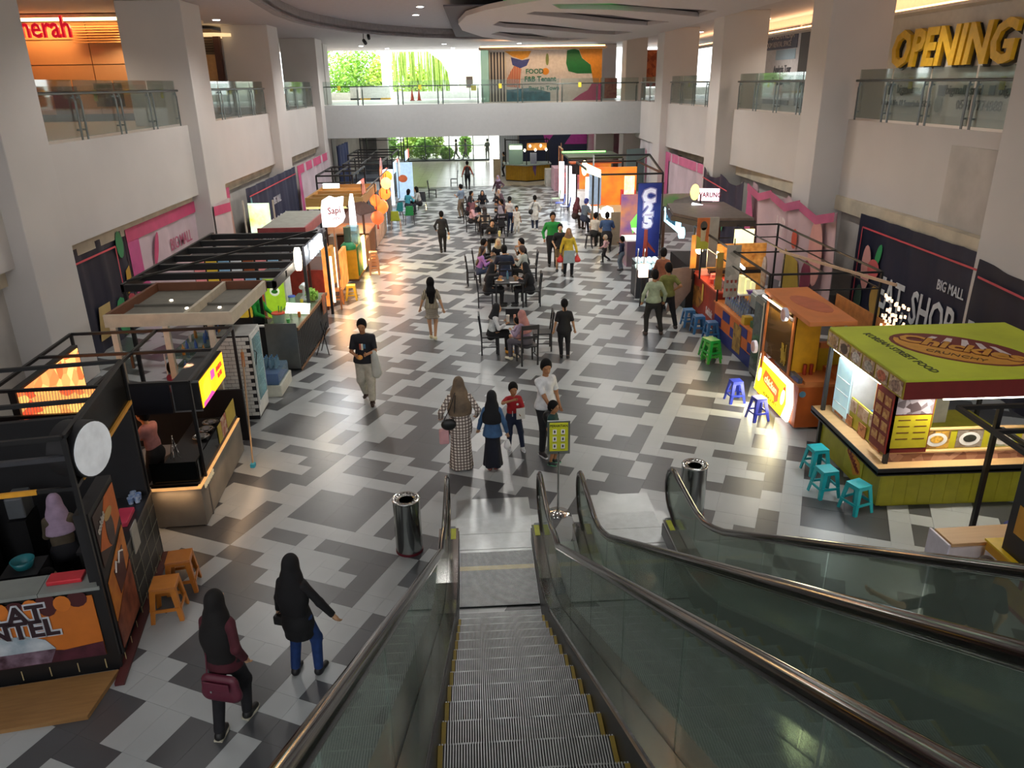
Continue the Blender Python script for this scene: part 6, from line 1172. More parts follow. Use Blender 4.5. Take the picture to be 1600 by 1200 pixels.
B().bx(-1.95, .05, -.45, -.38, 2.1, 2.4).bx(-1.95, .05, 3.4, 3.47, 2.1, 2.4).bx(-1.95, -1.88, -.4, 3.4, 2.1, 2.4).bx(-.02, .05, -.4, 3.4, 2.1, 2.4).build('roof_frame', WD, t); B().bx(-1.95, .05, -.47, -.44, 2.02, 2.09).build('light_edge', M('#d9d08a', .5, emit=.8), t)
for k in range(3): B().bx(-1.9, 0, .6 + k * .9, .66 + k * .9, 2.15, 2.38).build('roof_slat', WD, t)
lan = (('#f0662a', 31.0, 1.55, .28), ('#ff7a30', 33.5, 1.75, .26), ('#ffb078', 33.2, 2.2, .24), ('#f58a2a', 34.8, 2.3, .24), ('#e8502a', 29.6, 1.35, .25), ('#e8642c', 30.3, 1.9, .22))
for i, (cc, yy, zz, rr) in enumerate(lan):
    q = thing('lantern', ('large orange red', 'tall glowing orange', 'round pale pink', 'round yellow orange', 'low deep red', 'upper small red')[i] + ' paper lantern hanging at the lantern stall', 'lantern', -3.85 - .12 * (i % 2), yy, zz, 0, 'paper lanterns on the left')
    B().lathe([(rr * .3, -rr), (rr * .8, -rr * .6), (rr, 0), (rr * .8, rr * .6), (rr * .3, rr)], n=18).build('lantern_shade', M(cc, .5, emit=1.8), q); B().tube([(0, 0, rr), (0, 0, 2.6 - zz)], .012, 5).build('cord', BLACK, q); B().tube([(0, 0, -rr), (0, 0, -rr - .18)], [.02, .03], 6).build('tassel', M('#c03020', .6), q)
B().beam((-3.95, 28, 2.6), (-3.95, 35.5, 2.6), .03).build('lantern_rail', BLACK, t).location = (4.1, -28, 0)
lamp('POINT', -3.6, 31.5, 1.6, 90, (1, .45, .2), .3); lamp('POINT', -4.6, 29.5, 1.6, 60, (1, .55, .25), .3)
t = thing('parasol', 'brown square parasol in front of the lantern stall', 'parasol', -4.1, 27.6, 0); B().add([(-.55, -.1, 2.1), (0, -.55, 1.85), (.5, .1, 1.9), (0, .55, 2.15), (0, 0, 2.3), (-.55, -.1, 2.08), (0, -.55, 1.83), (.5, .1, 1.88), (0, .55, 2.13)], [(0, 1, 4), (1, 2, 4), (2, 3, 4), (3, 0, 4), (8, 7, 6, 5)]).build('canopy', M('#5d4038', .7), t); B().tube([(0, 0, 0), (0, 0, 2.3)], .02, 6).build('pole', M('#c8c0b8', .5), t)
def flag(x, y, lab, cc, h=2.7, c2=None):
    t = thing('feather_flag', lab, 'flag', x, y, 0, 0, 'oval signs above the left stalls'); B().tube([(0, 0, 0), (0, 0, h)], .015, 6).build('pole', BLACK, t); B().ell(FR((.02, 0, h - .35), (.3, 1, 0), (0, 0, 1)), .1, 0, .14, .42, 0, .02).build('flag_cloth', M(cc, .5, emit=.3, col2=c2), t)
flag(-4.2, 28.5, 'coral oval sign standing over the lantern stall', '#d8705a', 2.75, '#e8a890'); flag(-4.15, 33.6, 'cream oval sign with a red mark over the left stalls', '#e8dcb0', 2.8, '#d8503a'); flag(-4.6, 37.5, 'white and pink oval sign behind the cream one', '#e0c8c8', 2.8, '#c06a70'); flag(-4.0, 40, 'slim white oval sign farther along the left stalls', '#dfe8e8', 2.5)
t = thing('menu_banner', 'lime and cyan menu banner in a white frame on the left', 'banner', -7.4, 26.5, 0); B().bx(-.35, .35, 0, .05, 1.3, 2.4).build('banner_print', M('#d8e83a', .5, emit=1., col2='#d0f0f0', scale=1.5), t); B().beam((-.5, 0, 0), (-.5, 0, 2.5), .05).beam((.5, 0, 0), (.5, 0, 2.5), .05).build('frame_post', M('#c8c0b0', .5), t)
t = thing('menu_light', 'white lit lettering board above the wooden pergola', 'sign', -5.5, 29.7, 2.45); B().box((0, 0, .1), (.6, .1, .16)).build('lit_board', LED('#e8fff4', 4), t)
t = thing('tall_light', 'tall white lit bottle shaped sign by the brown parasol', 'sign', -4.35, 26.9, 0); B().tube([(0, 0, 1.35), (0, 0, 1.6), (0, 0, 2.3), (.02, 0, 2.6)], [.10, .12, .10, .05], 12).build('lit_bottle', LED('#f0f8ff', 2.2), t); B().tube([(0, 0, 0), (0, 0, 1.4)], .03, 6).build('pole', WHITE, t)
# ---- far left stalls
for i, (x0, x1, y0, y1, z, cc, lab) in enumerate(((-7.2, -5.6, 35.5, 39.5, 2.3, '#5e3a34', 'black framed stall with a dark red counter behind the lantern stall'), (-6.8, -5.0, 40.5, 44.5, 2.3, '#8a9498', 'black framed stall with a grey counter on the far left'), (-7.4, -4.9, 46, 50, 2.3, '#39404a', 'black framed stall with a dark counter near the far windows'), (-7.8, -4.9, 54, 57, 2.9, '#4a525a', 'tall black framed stall before the far garden windows'))):
    t = thing('food_stall', lab, 'stall', 0, 0, 0); cage(t, x0, x1, y0, y1, z, .07, mids=((x0 + x1) / 2,), midy=((y0 + y1) / 2,)); B().bx(x0 + .1, x1, y0 + .1, y1 - .1, 0, 1.0).build('counter_body', M(cc, .5, var=.2), t)
    for k in range(3): B().bx(x1 - .03, x1 + .03, y0 + .3 + k * 1.1, y0 + 1.2 + k * 1.1, 1.2, 1.8).build('display_panel', M(('#b8d4e8', '#e8e8e0', '#d86a5a')[k], .5, emit=1.2), t)
    B().beam((x0, y0, z - .3), (x1, y0, z - .3), .05).build('beam', BLACK, t)
t = thing('roll_banners', 'grey brown standing screens beside the far left aisle', 'screen', -4.25, 36.3, 0)
for k in range(2): B().bx(-.03, .03, k * 1.0, .9 + k * 1.0, 0, 2.0).build('screen_panel', M(('#6d5f58', '#8a7d74')[k], .6), t)
t = thing('blue_board', 'pale blue display board with an orange picture on the far left', 'board', -4.0, 43.4, 0); B().bx(-.45, .45, 0, .08, .2, 2.1).build('board_panel', M('#a8c4dc', .5, emit=.5), t); B().ell(FY(-.1, -.01, 1.25), 0, 0, .25, .2, 0, .01).build('orange_picture', M('#c8602a', .5), t); B().bx(-.4, .4, -.01, .09, 0, .2).build('base', BLK2, t)
t = thing('light_column', 'white lit display column beside the pale blue board', 'display', -4.7, 41.5, 0); B().bx(-.25, .25, 0, .4, .1, 1.9).build('lit_case', M('#cfe6ff', .5, emit=1.6), t); B().bx(-.27, .27, -.02, .42, 0, .1).build('base', WHITE, t)
table(-3.55, 39.2, 0, 'pale blue table at the far left stalls', .4, .5, .72, M('#a8c8dc', .4), 'far left tables')
def pchair(x, y, rz, lab, col):
    t = thing('plastic_chair', lab, 'chair', x, y, 0, rz, 'green plastic chairs on the far left'); m = M(col, .4); B().bx(-.2, .2, -.2, .2, .42, .45).build('seat', m, t); B().poly(FR((-.2, -.2, .45), (1, 0, 0), (0, -.15, 1)), [(0, 0), (.4, 0), (.36, .42), (.04, .42)], 0, .03).build('backrest', m, t)
    for sx in (-1, 1):
        for sy in (-1, 1): B().beam((sx * .18, sy * .18, .43), (sx * .21, sy * .22, 0), .03).build('leg', CHROME, t)
pchair(-3.7, 34.6, 0, 'yellow green plastic chair nearest on the far left', '#8fb03a'); pchair(-3.25, 36.0, .3, 'dark green plastic chair behind the yellow green one', '#1f8a4a'); pchair(-2.9, 40.4, PI, 'black chair beyond the pale blue table', '#20242a'); pchair(-3.9, 37.2, .8, 'teal plastic chair beside the screens', '#1f8a94')
# ================================================================ right row of stalls
# ---- green korean food stall
LIME = M('#b9c634', .6, var=.12, scale=1.2); FOOD = lambda a, b, sc=9: M(a, .5, col2=b, kind='food', scale=sc)
t = thing('food_stall', 'lime green stall with a logo on its flat fabric roof and food photo boards', 'stall', 5.85, 9.82, 0); c = t
B().bx(.03, 2.6, .03, 2.1, .0, .62).build('counter_body', M('#a39f22', .5, var=.1), t)
for k in range(13): B().bx(.03 + k * .2, .225 + k * .2, .0, .03, .03, .62).build('ribbed_panel', M('#a8a324', .5), t)
B().bx(0, .03, .0, 2.1, .03, .62).build('side_panel', M('#9a961f', .5), t); Fx = FXm(-.005, 0, 0)
B().poly(Fx, [(-1.1, .12), (-.5, .12), (-.5, .58), (-1.1, .58)], 0, .006).build('logo_panel', M('#a9a52a', .5), t); B().poly(Fx, [(-1.05, .45), (-.9, .55), (-.6, .42), (-.55, .25), (-.75, .15), (-.85, .3)], .006, .012).build('logo_shape', M('#c98a2e', .5), t); B().text(Fx, -.8, .38, .14, 'Chickies', .013, .002, 0, .008, 1, 0, -.5).build('red_lettering', M('#7a2418', .5), t)
WT = M('#c29a66', .5, kind='wood', col2='#dcb884', scale=2)
B().bx(-.12, 2.6, -.12, .2, .66, .72).bx(-.12, .2, .2, 2.25, .66, .72).build('worktop', WT, t, bevel=.005); B().bx(-.135, 2.6, -.135, -.12, .62, .722).bx(-.135, -.12, -.12, 2.25, .62, .722).bx(-.135, 2.6, -.135, .2, .6, .66).bx(-.135, .2, .2, 2.25, .6, .66).build('black_edge', BLACK, t, bevel=.004)
B().bx(.1, 2.6, .08, .12, .72, .86).build('food_strip', FOOD('#7a4a38', '#c89a80', 6), t); B().bx(.12, 2.6, .13, .16, .88, 1.2).build('photo_board', M('#b0a81f', .5), t); B().bx(.1, 2.62, .06, .2, .86, .885).bx(.1, 2.62, .11, .17, 1.2, 1.22).build('wood_ledge', WT, t)
Fy = FY(0, .128, 0)
for k in range(4):
    x0 = .62 + k * .5; B().rect(Fy, x0, .9, x0 + .4, 1.19, 0, .006).build('food_photo', M(('#6b5030', '#8c8478', '#b8b0a8', '#a89a8a')[k], .5, col2=('#c99a3a', '#6a5a4a', '#8a9a6a', '#c9b08a')[k], kind='food', scale=12), t)
    B().ell(Fy, x0 + .2, 1.04, .16, .11, .006, .01).build('plate', M('#d8d6d0', .5), t); B().ell(Fy, x0 + .2, 1.05, .1, .06, .01, .015).build('food', M(('#c99a3a', '#2c2e26', '#a9a090', '#b0a050')[k], .6, var=.4, scale=20), t)
# side photo boards along the left edge
Fx = FXm(.14, 0, 0)
B().bx(.14, .17, .25, 2.0, .74, 1.2).build('side_board', M('#b8b03a', .5), t)
for k in range(4): B().rect(Fx, -1.95 + k * .38, .98, -1.62 + k * .38, 1.18, 0, .006).build('food_photo', FOOD('#b08060', '#e0c8a8', 14), t)
for k, (w_, h_) in enumerate(((.3, .22), (.2, .16), (.24, .2), (.3, .2))): B().rect(Fx, -1.9 + k * .42, .74, -1.9 + k * .42 + w_, .74 + h_, .02, .03).build('price_card', FOOD('#c98a5a', '#7a3a28', 12), t)
# corner menu panels
B().bx(.04, .62, .02, .06, .9, 1.82).build('menu_frame', M('#6a1c18', .5), t); Fy = FY(0, .015, 0); B().rect(Fy, .06, .98, .6, 1.5, 0, .006).build('yellow_menu', M('#b0a41f', .5), t); B().rect(Fy, .06, 1.52, .6, 1.8, 0, .006).build('dark_photo', FOOD('#3a2a2c', '#a8a0a8', 9), t)
mb = B()
for k in range(4):
    for j in (0, 1): mb.rect(Fy, .12 + j * .25, 1.42 - k * .1, .3 + j * .25, 1.435 - k * .1, .006, .01)
mb.build('menu_lines', M('#5a3418', .5), t, kind='stuff')
B().bx(.0, .04, .02, .5, .88, 1.86).build('red_menu', M('#7e2018', .5), t); Fx = FXm(-.002, 0, 0)
for k in range(4):
    for j in (0, 1): B().rect(Fx, -.45 + j * .22, 1.0 + k * .2, -.28 + j * .22, 1.14 + k * .2, 0, .005).build('menu_photo', FOOD('#a85a30', '#d8a860', 18), t)
B().bx(.62, .95, .5, .53, .9, 1.8).build('yellow_board', M('#a89c1e', .5), t); B().ell(FY(0, .495, 0), .78, 1.55, .07, .07, 0, .006).build('round_logo', M('#c8c08a', .5), t)
# roof
B().poly(FZ(0, 0, 0), [(-.1, -.35), (2.9, -.35), (2.9, 2.1), (-.08, 2.1)], 2.16, 2.2).build('fabric_roof', LIME, t, bevel=.01)
B().bx(-.08, 2.9, -.34, -.31, 1.9, 2.16).build('red_fascia', M('#6e1a18', .6), t); B().bx(-.09, -.06, -.33, 2.1, 1.9, 2.16).build('photo_fascia', M('#b09a2a', .5), t); Fx = FXm(-.095, 0, 0)
for k in range(6): B().rect(Fx, -2.05 + k * .4, 1.93, -1.7 + k * .4, 2.14, 0, .006).build('food_photo', FOOD('#7a5040', '#d8c0a0', 15), t)
for k in range(6): B().ell(Fx, -1.87 + k * .4, 2.03, .12, .08, .006, .01).build('plate', M(('#b08a5a', '#4a3828', '#d0c8c0', '#b0a89a', '#c06a4a', '#9a7a6a')[k], .5, var=.4, scale=20), t)
Fr = FR((0, 0, 2.2), (-.25, -1, 0), (1, -.25, 0)); MR = M('#6b1d1a', .6); OC = M('#c98f30', .6)
def rf(mb, pts, d, m): return None
q = FZ(1.35, .85, 2.2, 0)
def rot(pts, a=-.75, ox=0, oy=0): return [(ox + x * math.cos(a) - y * math.sin(a), oy + x * math.sin(a) + y * math.cos(a)) for x, y in pts]
B().poly(q, rot(ellp(0, 0, .98, .62, 28)), 0, .003).build('logo_ring', MR, t); B().poly(q, rot([(x, y) for x, y in ellp(0, 0, .92, .56, 28) if y < .08]), .003, .006).build('logo_field', OC, t)
for k in range(5): B().poly(q, rot([(-.55 + k * .28, .12), (-.42 + k * .28, .12), (-.38 + k * .2, .5 - .05 * abs(k - 2)), (-.46 + k * .2, .5 - .05 * abs(k - 2))]), .003, .007).build('white_stripe', M('#cfc4c4', .6), t)
B().text(q, .03, .03, .5, 'Chickies', .006, .002, 0, .04, 1.0, 0, -.75).build('logo_outline', MR, t); B().text(q, .03, .03, .5, 'Chickies', .010, .002, 0, .018, 1.0, 0, -.75).build('logo_lettering', OC, t)
B().text(q, -.22, -.3, .17, 'CRUNCHY', .008, .002, 0, .0, 1, 0, -.75).build('small_lettering', M('#5a3a18', .6), t); B().text(q, -.95, -.05, .17, 'KOREAN STREET FOOD', .002, .002, 0, .004, 1, 0, -1.5).build('dark_lettering', M('#3a4418', .6), t)
for x, y in ((-.02, 2.05), (2.7, 2.0), (.05, .05)): B().beam((x, y, 0), (x, y, 2.16), .06).build('post', M('#2a2826', .5), t)
B().tube([(.55, -.25, 1.86), (1.9, -.25, 1.86)], .02, 8).build('light_tube', LED('#fff4e0', 9), t); B().tube([(-.02, .4, 1.86), (-.02, 1.95, 1.86)], .018, 8).build('light_tube', LED('#eaf6ff', 9), t)
B().bx(.8, 1.9, 1.6, 2.0, 0, 1.5).build('freezer', M('#b8b4ac', .5, var=.1), t); B().bx(1.55, 1.7, 1.57, 1.6, 1.1, 1.2).build('freezer_label', BLK2, t)
B().bx(.12, .62, 1.45, 2.0, 0, 1.75).build('fridge_case', M('#cfd8da', .5), t); B().bx(.1, .12, 1.47, 1.98, .8, 1.7).build('fridge_glass', M('#b8dbe0', .3, emit=.4), t)
for k in range(3): B().bx(.09, .12, 1.5, 1.95, .95 + k * .22, .96 + k * .22).build('fridge_shelf', WHITE, t)
B().bx(.5, .55, .7, 1.4, 1.0, 1.75).build('hanging_photos', FOOD('#d8a830', '#c86a40', 8), t)
lamp('AREA', 6.9, 9.6, 1.8, 22, (1, .9, .75), 1.4, (0, 0, 0), .1); lamp('AREA', 5.95, 11.0, 1.8, 14, (.95, .97, 1), .1, (0, 0, 0), 1.4)
b0 = None
for i in range(5):
    for j in range(4):
        if b0 is None: b0 = bottle(6.1, 10.2, 1.0, 'blue capped bottle in the tray on the left side of the green stall', 'bottles on the green stall', '#a9cfe8', '#3a78c8', .16, .035)
        else: dup(b0, (6.1 + .07 * i, 10.2 + .2 * j + .03 * i, 1.0))
tag(B().bx(-.2, .2, -.5, .5, -.28, 0).build('bottle_tray', M('#cfd6dc', .5), loc=(6.24, 10.6, 1.0)), 'pale tray under the blue capped bottles at the green stall', 'tray')
# ---- black frame, bench, yellow counter at the right edge
t = thing('tube_canopy', 'black square tube frame standing right of the green stall', 'frame', 6.2, 6.2, 0); cage(t, 0, 2.4, 0, 2.75, 2.0, .055, posts=False); B().beam((0, 2.0, 2.0), (2.4, 2.0, 2.0), .05).build('beam', BLACK, t)
for x, y in ((.58, 2.75), (2.4, 2.75), (2.4, 0)): B().beam((x, y, 0), (x, y, 2.0), .06).build('post', BLACK, t)
B().beam((0, 1.7, 2.0), (.6, 1.7, 1.75), .05).beam((.62, 1.0, 1.7), (.62, 2.7, 1.7), .05).build('brace', BLACK, t)
t = thing('bench', 'white boxed bench with a tan wooden seat beside the escalator', 'bench', 5.85, 8.05, 0, .04); B().bx(.02, 1.1, .0, .42, .06, .44).build('bench_body', M('#cdc6c8', .5), t, bevel=.004); B().bx(.06, 1.1, .02, .4, .44, .49).build('seat_board', M('#b08d62', .5, kind='wood', col2='#c9a478', scale=2), t, bevel=.008); B().bx(.0, .03, .0, .42, .06, .49).build('end_panel', M('#d3cfdb', .5), t, bevel=.003); B().bx(.0, 1.1, .0, .4, 0, .06).build('plinth', M('#2a1517', .5), t)
t = thing('yellow_counter', 'yellow counter with red and white bands and an orange block pattern', 'counter', 6.3, 8.0, 0, .0)
B().bx(0, 1.6, -2.4, 0, .0, .57).build('counter_body', M('#c9921a', .5), t); B().bx(-.02, 1.62, -2.4, .02, .57, .6).build('counter_top', M('#d8b41c', .45), t, bevel=.004); Fx = FXm(-.004, 0, 0)
for k in range(6): B().rect(Fx, .02 + k * .38, .36, .3 + k * .38, .45, 0, .005).build('white_band', M('#cfc6c8', .5), t); B().rect(Fx, .3 + k * .38, .35, .36 + k * .38, .46, 0, .006).build('red_band', M('#b0242a', .5), t)
for k in range(7):
    for j in range(2): B().rect(Fx, .05 + k * .3, .06 + j * .13, .32 + k * .3, .17 + j * .13, 0, .005).build('orange_block', M('#c9801a', .5, col2='#d89a2a'), t)
B().rect(Fx, 0, .0, 2.4, .05, 0, .008).build('red_line', M('#a8322a', .5), t)
q = thing('black_cabinet', 'tall black cabinet with yellow notices standing on the yellow counter', 'cabinet', 6.35, 7.05, .6); B().bx(0, .7, 0, .75, .0, 1.35).build('cabinet_body', M('#101219', .4), q); Fx = FXm(-.004, 0, 0)
B().rect(Fx, -.62, .3, -.3, .68, 0, .006).build('yellow_notice', M('#c9922e', .5), q); B().poly(FXm(-.004, 0, 0), [(-.2, 1.0), (0.0, 1.0), (0, 1.5), (-.3, 1.5), (-.3, 1.2)], 0, .02).build('shield_rim', M('#c0bcc4', .4), q); B().poly(FXm(-.02, 0, 0), [(-.18, 1.05), (0.0, 1.05), (0, 1.46), (-.26, 1.46), (-.26, 1.22)], 0, .01).build('red_shield', M('#a8202c', .5), q)
tag(B().lathe([(.16, 0), (.2, .35), (.18, .36)], n=18).build('blue_bucket', M('#162a70', .5), loc=(7.2, 8.6, 0)), 'dark blue bucket standing behind the white bench', 'bucket')
# ---- orange fried chicken stall
t = thing('snack_stall', 'orange stall with a glowing yellow front sign and a flat orange roof', 'stall', 5.66, 12.6, 0, .0); ORB = M('#b5561f', .5, var=.08); ORC = M('#c9763c', .6, var=.12, scale=1.5)
B().bx(.03, .75, .0, 2.0, .05, .85).build('counter_body', ORB, t); B().bx(.75, 1.5, -.0, .7, .05, 1.0).build('orange_cabinet', M('#b35a24', .5), t); B().bx(.0, .78, -.02, .9, .85, .9).build('counter_top', ORC, t); B().bx(.12, .5, -.03, .9, .9, .96).build('raised_shelf', ORC, t)
Fx = FR((-.03, .15, .1), (0, -1, 0), (.12, 0, 1)); Fx = FR((-.05, 1.95, .08), (0, -1, 0), (.1, 0, 1))
B().poly(Fx, [(0, 0), (1.75, 0), (1.8, .35), (1.7, .76), (0, .76)], -.05, 0).build('lit_case', LED('#fff6e8', 3.2), t); B().poly(Fx, [(.02, .0), (1.5, .0), (1.6, .3), (1.45, .62), (.02, .66)], 0, .006).build('lit_yellow_sign', M('#f6d61a', .5, emit=2.0), t)
B().poly(Fx, [(.35, .38), (.42, .55), (.8, .5), (1.2, .44), (1.25, .2), (1.1, .12), (1.05, .22), (.45, .3)], .006, .012).build('orange_shape', M('#e2641e', .5, emit=1.2), t); B().text(Fx, .8, .37, .2, 'chicken', .013, .002, 0, .004, 1.1, 0, -.08).build('pale_lettering', M('#ffc890', .5, emit=1.5), t); B().text(Fx, .85, .1, .09, 'ORIGINAL & SPICY', .008, .002).build('dark_lettering', M('#5a3a18', .5), t)
for a in (.17, 1.42): B().poly(Fx, ellp(a, .36, .08, .15), .006, .012).build('hen_body', M('#fff8e8', .5, emit=1.4), t); B().poly(Fx, ellp(a, .53, .04, .04), .006, .012).build('hen_comb', M('#d8482a', .5, emit=.8), t)
B().bx(.02, .1, .05, 1.2, .9, 1.0).build('glass_lip', GLASS('#8a8a90', .4), t)
B().poly(FZ(0, 0, 0), [(.0, -.15), (.85, -.15), (.95, 2.25), (.05, 2.2)], 2.04, 2.12).build('roof_panel', ORC, t, bevel=.006); B().poly(FZ(0, 0, 0), ellp(.5, 1.0, .26, .62, 14, .15), 2.12, 2.124).build('roof_print', M('#b5603e', .6), t)
B().bx(.02, .5, .45, .5, .9, 2.04).build('yellow_board', M('#e0a018', .5), t); B().bx(0, .03, .5, 1.75, .95, 2.04).build('brown_window', GLASS('#6b4a1c', .55), t); B().bx(-.01, .04, 1.75, 1.85, 0, 2.04).bx(-.01, .04, .45, .52, 0.9, 2.04).build('orange_upright', M('#c8702e', .5), t)
Fx = FXm(-.012, 0, 0); mb = B(); r = random.Random(4)
for k in range(14): mb.tube([Fx.p(-.62 - r.random() * .25, 1.0 + r.random() * .2, .004), Fx.p(-.6 - r.random() * .3, 1.25 + r.random() * .2, .004)], .008, 4)
mb.build('fries_print', M('#b8952e', .5), t, kind='stuff')
B().tube([(-.0, .8, 2.0), (-.0, 2.1, 2.0)], .02, 8).build('light_tube', LED('#fff4e8', 6), t); B().tube([(.75, .05, .9), (.75, .05, 2.04)], .025, 8).build('steel_post', STEEL, t)
for x, y, z, lab in ((-.08, .75, 2.0, 'sign'), (-.1, 2.02, .95, 'sign'), (.05, 1.55, 1.0, 's')):
    o = B().lathe([(.13, -.03), (.13, .03)], n=20).build('round_badge', M('#d8d8e8', .4), t); o.location = (x, y, z); o.rotation_euler = (0, PI / 2, 0); o = B().lathe([(.1, .03), (.1, .036)], n=20).build('badge_print', M('#c98a8a', .5, col2='#e0c0b0'), t); o.location = (x, y, z); o.rotation_euler = (0, -PI / 2, 0)
for k in range(2): B().tube([(.25 + k * .12, .35, .96), (.25 + k * .12, .35, 1.16)], .035, 10).build('sauce_bottle', M('#9a3018', .4), t)
o = B().lathe([(.06, 0), (.06, .01)], n=14).build('blue_badge', M('#5a8aa0', .5), t); o.location = (.1, -.022, .72); o.rotation_euler = (PI / 2, 0, 0)
lamp('AREA', 5.5, 13.6, .5, 45, (1, .86, .5), .6, (0, PI / 2, 0), 1.6); lamp('AREA', 5.6, 13.7, 1.95, 12, (1, .9, .7), .1, (0, .6, 0), 1.2)
t = thing('painted_board', 'yellow board with a white hen cartoon shape behind the orange stall', 'board', 7.3, 13.3, 0); B().bx(-1.0, .9, 0, .06, 0, 1.35).build('yellow_board', M('#b8981a', .5), t); B().bx(-1.0, .95, -.03, .08, 1.35, 1.45).build('orange_ledge', M('#c9763c', .5), t)
Fy = FY(0, -.005, 0); B().poly(Fy, ellp(-.1, .5, .42, .28), 0, .006).poly(Fy, ellp(.15, .9, .24, .22), .0, .007).build('white_shape', M('#c9c6c4', .5), t); B().poly(Fy, ellp(.15, 1.15, .18, .12), 0, .005).build('red_comb', M('#a82a20', .5), t); B().poly(Fy, ellp(.0, .12, .5, .2), .006, .01).build('red_shape', M('#8e2c1c', .5), t)
# ---- steel fridge, oven, blue and orange counter
t = thing('drinks_fridge', 'tall grey steel drinks fridge between the orange stall and the bottle counter', 'fridge', 5.85, 15.0, 0); B().bx(.0, .6, 0, .6, .06, 1.78).build('cabinet', M('#7f8482', .4, .6), t, bevel=.008); B().bx(-.015, 0, .05, .55, .2, 1.65).build('door_glass', M('#5c6462', .15, .3, var=.3, scale=3), t); B().bx(-.03, -.015, .0, .05, .1, 1.75).build('door_edge', M('#c9c4ae', .4), t); B().bx(.02, .58, .02, .58, 0, .06).build('plinth', BLACK, t)
t = thing('oven', 'white and steel countertop oven on a dark stand behind the steel fridge', 'oven', 6.6, 16.8, 0); B().bx(-.3, .3, -.25, .3, 0, 1.1).build('stand', BLK2, t); B().bx(-.32, .32, -.27, .3, 1.1, 1.42).build('oven_body', M('#9aa3a0', .4, .4), t, bevel=.02); B().bx(-.3, .3, -.25, .28, 1.42, 1.5).build('white_top', WHITE, t, bevel=.03); B().bx(-.28, .28, -.285, -.27, 1.16, 1.36).build('oven_door', GLASS('#404848', .5), t)
t = thing('bottle_counter', 'orange and blue chequered counter with rows of water bottles', 'counter', 5.97, 15.5, 0, math.radians(1.5)); B().bx(0, .6, 0, 2.95, .05, .84).build('counter_body', M('#c4652a', .5), t); B().bx(-.03, .63, -.03, 2.98, .84, .88).build('counter_top', M('#d07a3a', .45), t); B().bx(-.01, .6, 0, 2.95, 0, .3).build('blue_base', M('#1c2a70', .5), t); Fx = FXm(-.005, 0, 0)
for k in range(5):
    for j in range(2):
        if (k + j) % 2 == 0: B().rect(Fx, -2.9 + k * .58, .34 + j * .24, -2.4 + k * .58, .56 + j * .24, 0, .006).build('blue_square', M('#1e2a78', .5), t)
Fy = FY(0, -.005, 0)
for k in range(2): B().rect(Fy, .05 + k * .3, .36 + k * .22, .3 + k * .3, .56 + k * .22, 0, .006).build('blue_square', M('#1e2a78', .5), t)
B().rect(Fx, -1.5, .1, -1.0, .75, .006, .012).build('tan_poster', M('#a8873e', .6, col2='#6a5228', kind='food', scale=10), t)
b0 = None
for i in range(4):
    for j in range(9):
        if b0 is None: b0 = bottle(6.05, 16.9, .88, 'clear water bottle in the rows on the blue and orange counter', 'bottles on the blue and orange counter', '#b8d0e4', '#3f68c0', .2, .032)
        else: dup(b0, (6.05 + .13 * i, 16.9 + .15 * j, .88))
for i, (cc, x, y, lab) in enumerate((('#2a5a3c', 6.1, 16.1, 'dark green box'), ('#c9a02a', 6.0, 16.4, 'yellow packet'), ('#1c2a60', 6.3, 15.9, 'navy box'), ('#8a9ab0', 6.15, 16.6, 'grey packet'), ('#d8d0c0', 6.35, 16.4, 'cream pot'))):
    tag(B().bx(-.1, .1, -.1, .1, 0, .14 + .04 * (i % 3)).build('snack_box', M(cc, .5), loc=(x, y, .88), bevel=.01), lab + ' on the blue and orange counter', 'box')
t = thing('drinks_display', 'lit cream display shelf with yellow cartons and a violet bowl', 'display', 6.3, 17.6, .88); B().bx(-.15, .3, -.1, .4, .35, .38).build('display_shelf', WHITE, t)
for x in (-.13, .28):
    for y in (-.08, .38): B().beam((x, y, 0), (x, y, .35), .02).build('shelf_leg', WHITE, t)
for k in range(3): B().bx(-.1 + k * .13, .0 + k * .13, .0, .2, .38, .8 - k * .08).build('carton', M('#e8e0a0', .5, emit=.6), t)
B().lathe([(.06, 0), (.12, .1)], (.15, -.02, .38), 16).build('violet_bowl', M('#7a48b0', .4), t); B().tube([(-.1, -.1, 1.02), (-.1, .45, 1.06)], .035, 8).build('light_tube', LED('#e8f6ff', 5), t); B().beam((-.1, .4, 0), (-.1, .4, 1.06), .02).build('light_post', WHITE, t)
t = thing('leaflet_banner', 'tall hanging grey sheet printed with drink pictures over the bottle counter', 'banner', 5.95, 17.55, 1.1); B().bx(-.17, .17, 0, .012, .1, 1.35).build('sheet', M('#a09a8a', .6, col2='#c9c0b0', kind='food', scale=7), t); B().beam((0, .01, 1.35), (0, .01, 1.5), .02).build('hook', BLACK, t)
for k in range(6): B().lathe([(.022, 0), (.03, .07)], (-.1 + .1 * (k % 3), -.02, .25 + .2 * (k // 3)), 8, sy=.3).build('printed_glass', M('#a84a3a', .5), t)
t = thing('oval_board', 'brown oval lettered board above the bottle counter', 'sign', 6.55, 17.1, 1.5); B().ell(FXm(0, 0, 0), 0, .35, .14, .42, 0, .03).build('oval_panel', M('#8a4a2c', .5, col2='#a89a8a', scale=8), t); B().beam((0, 0, -.4), (0, 0, 0), .03).build('post', BLACK, t)
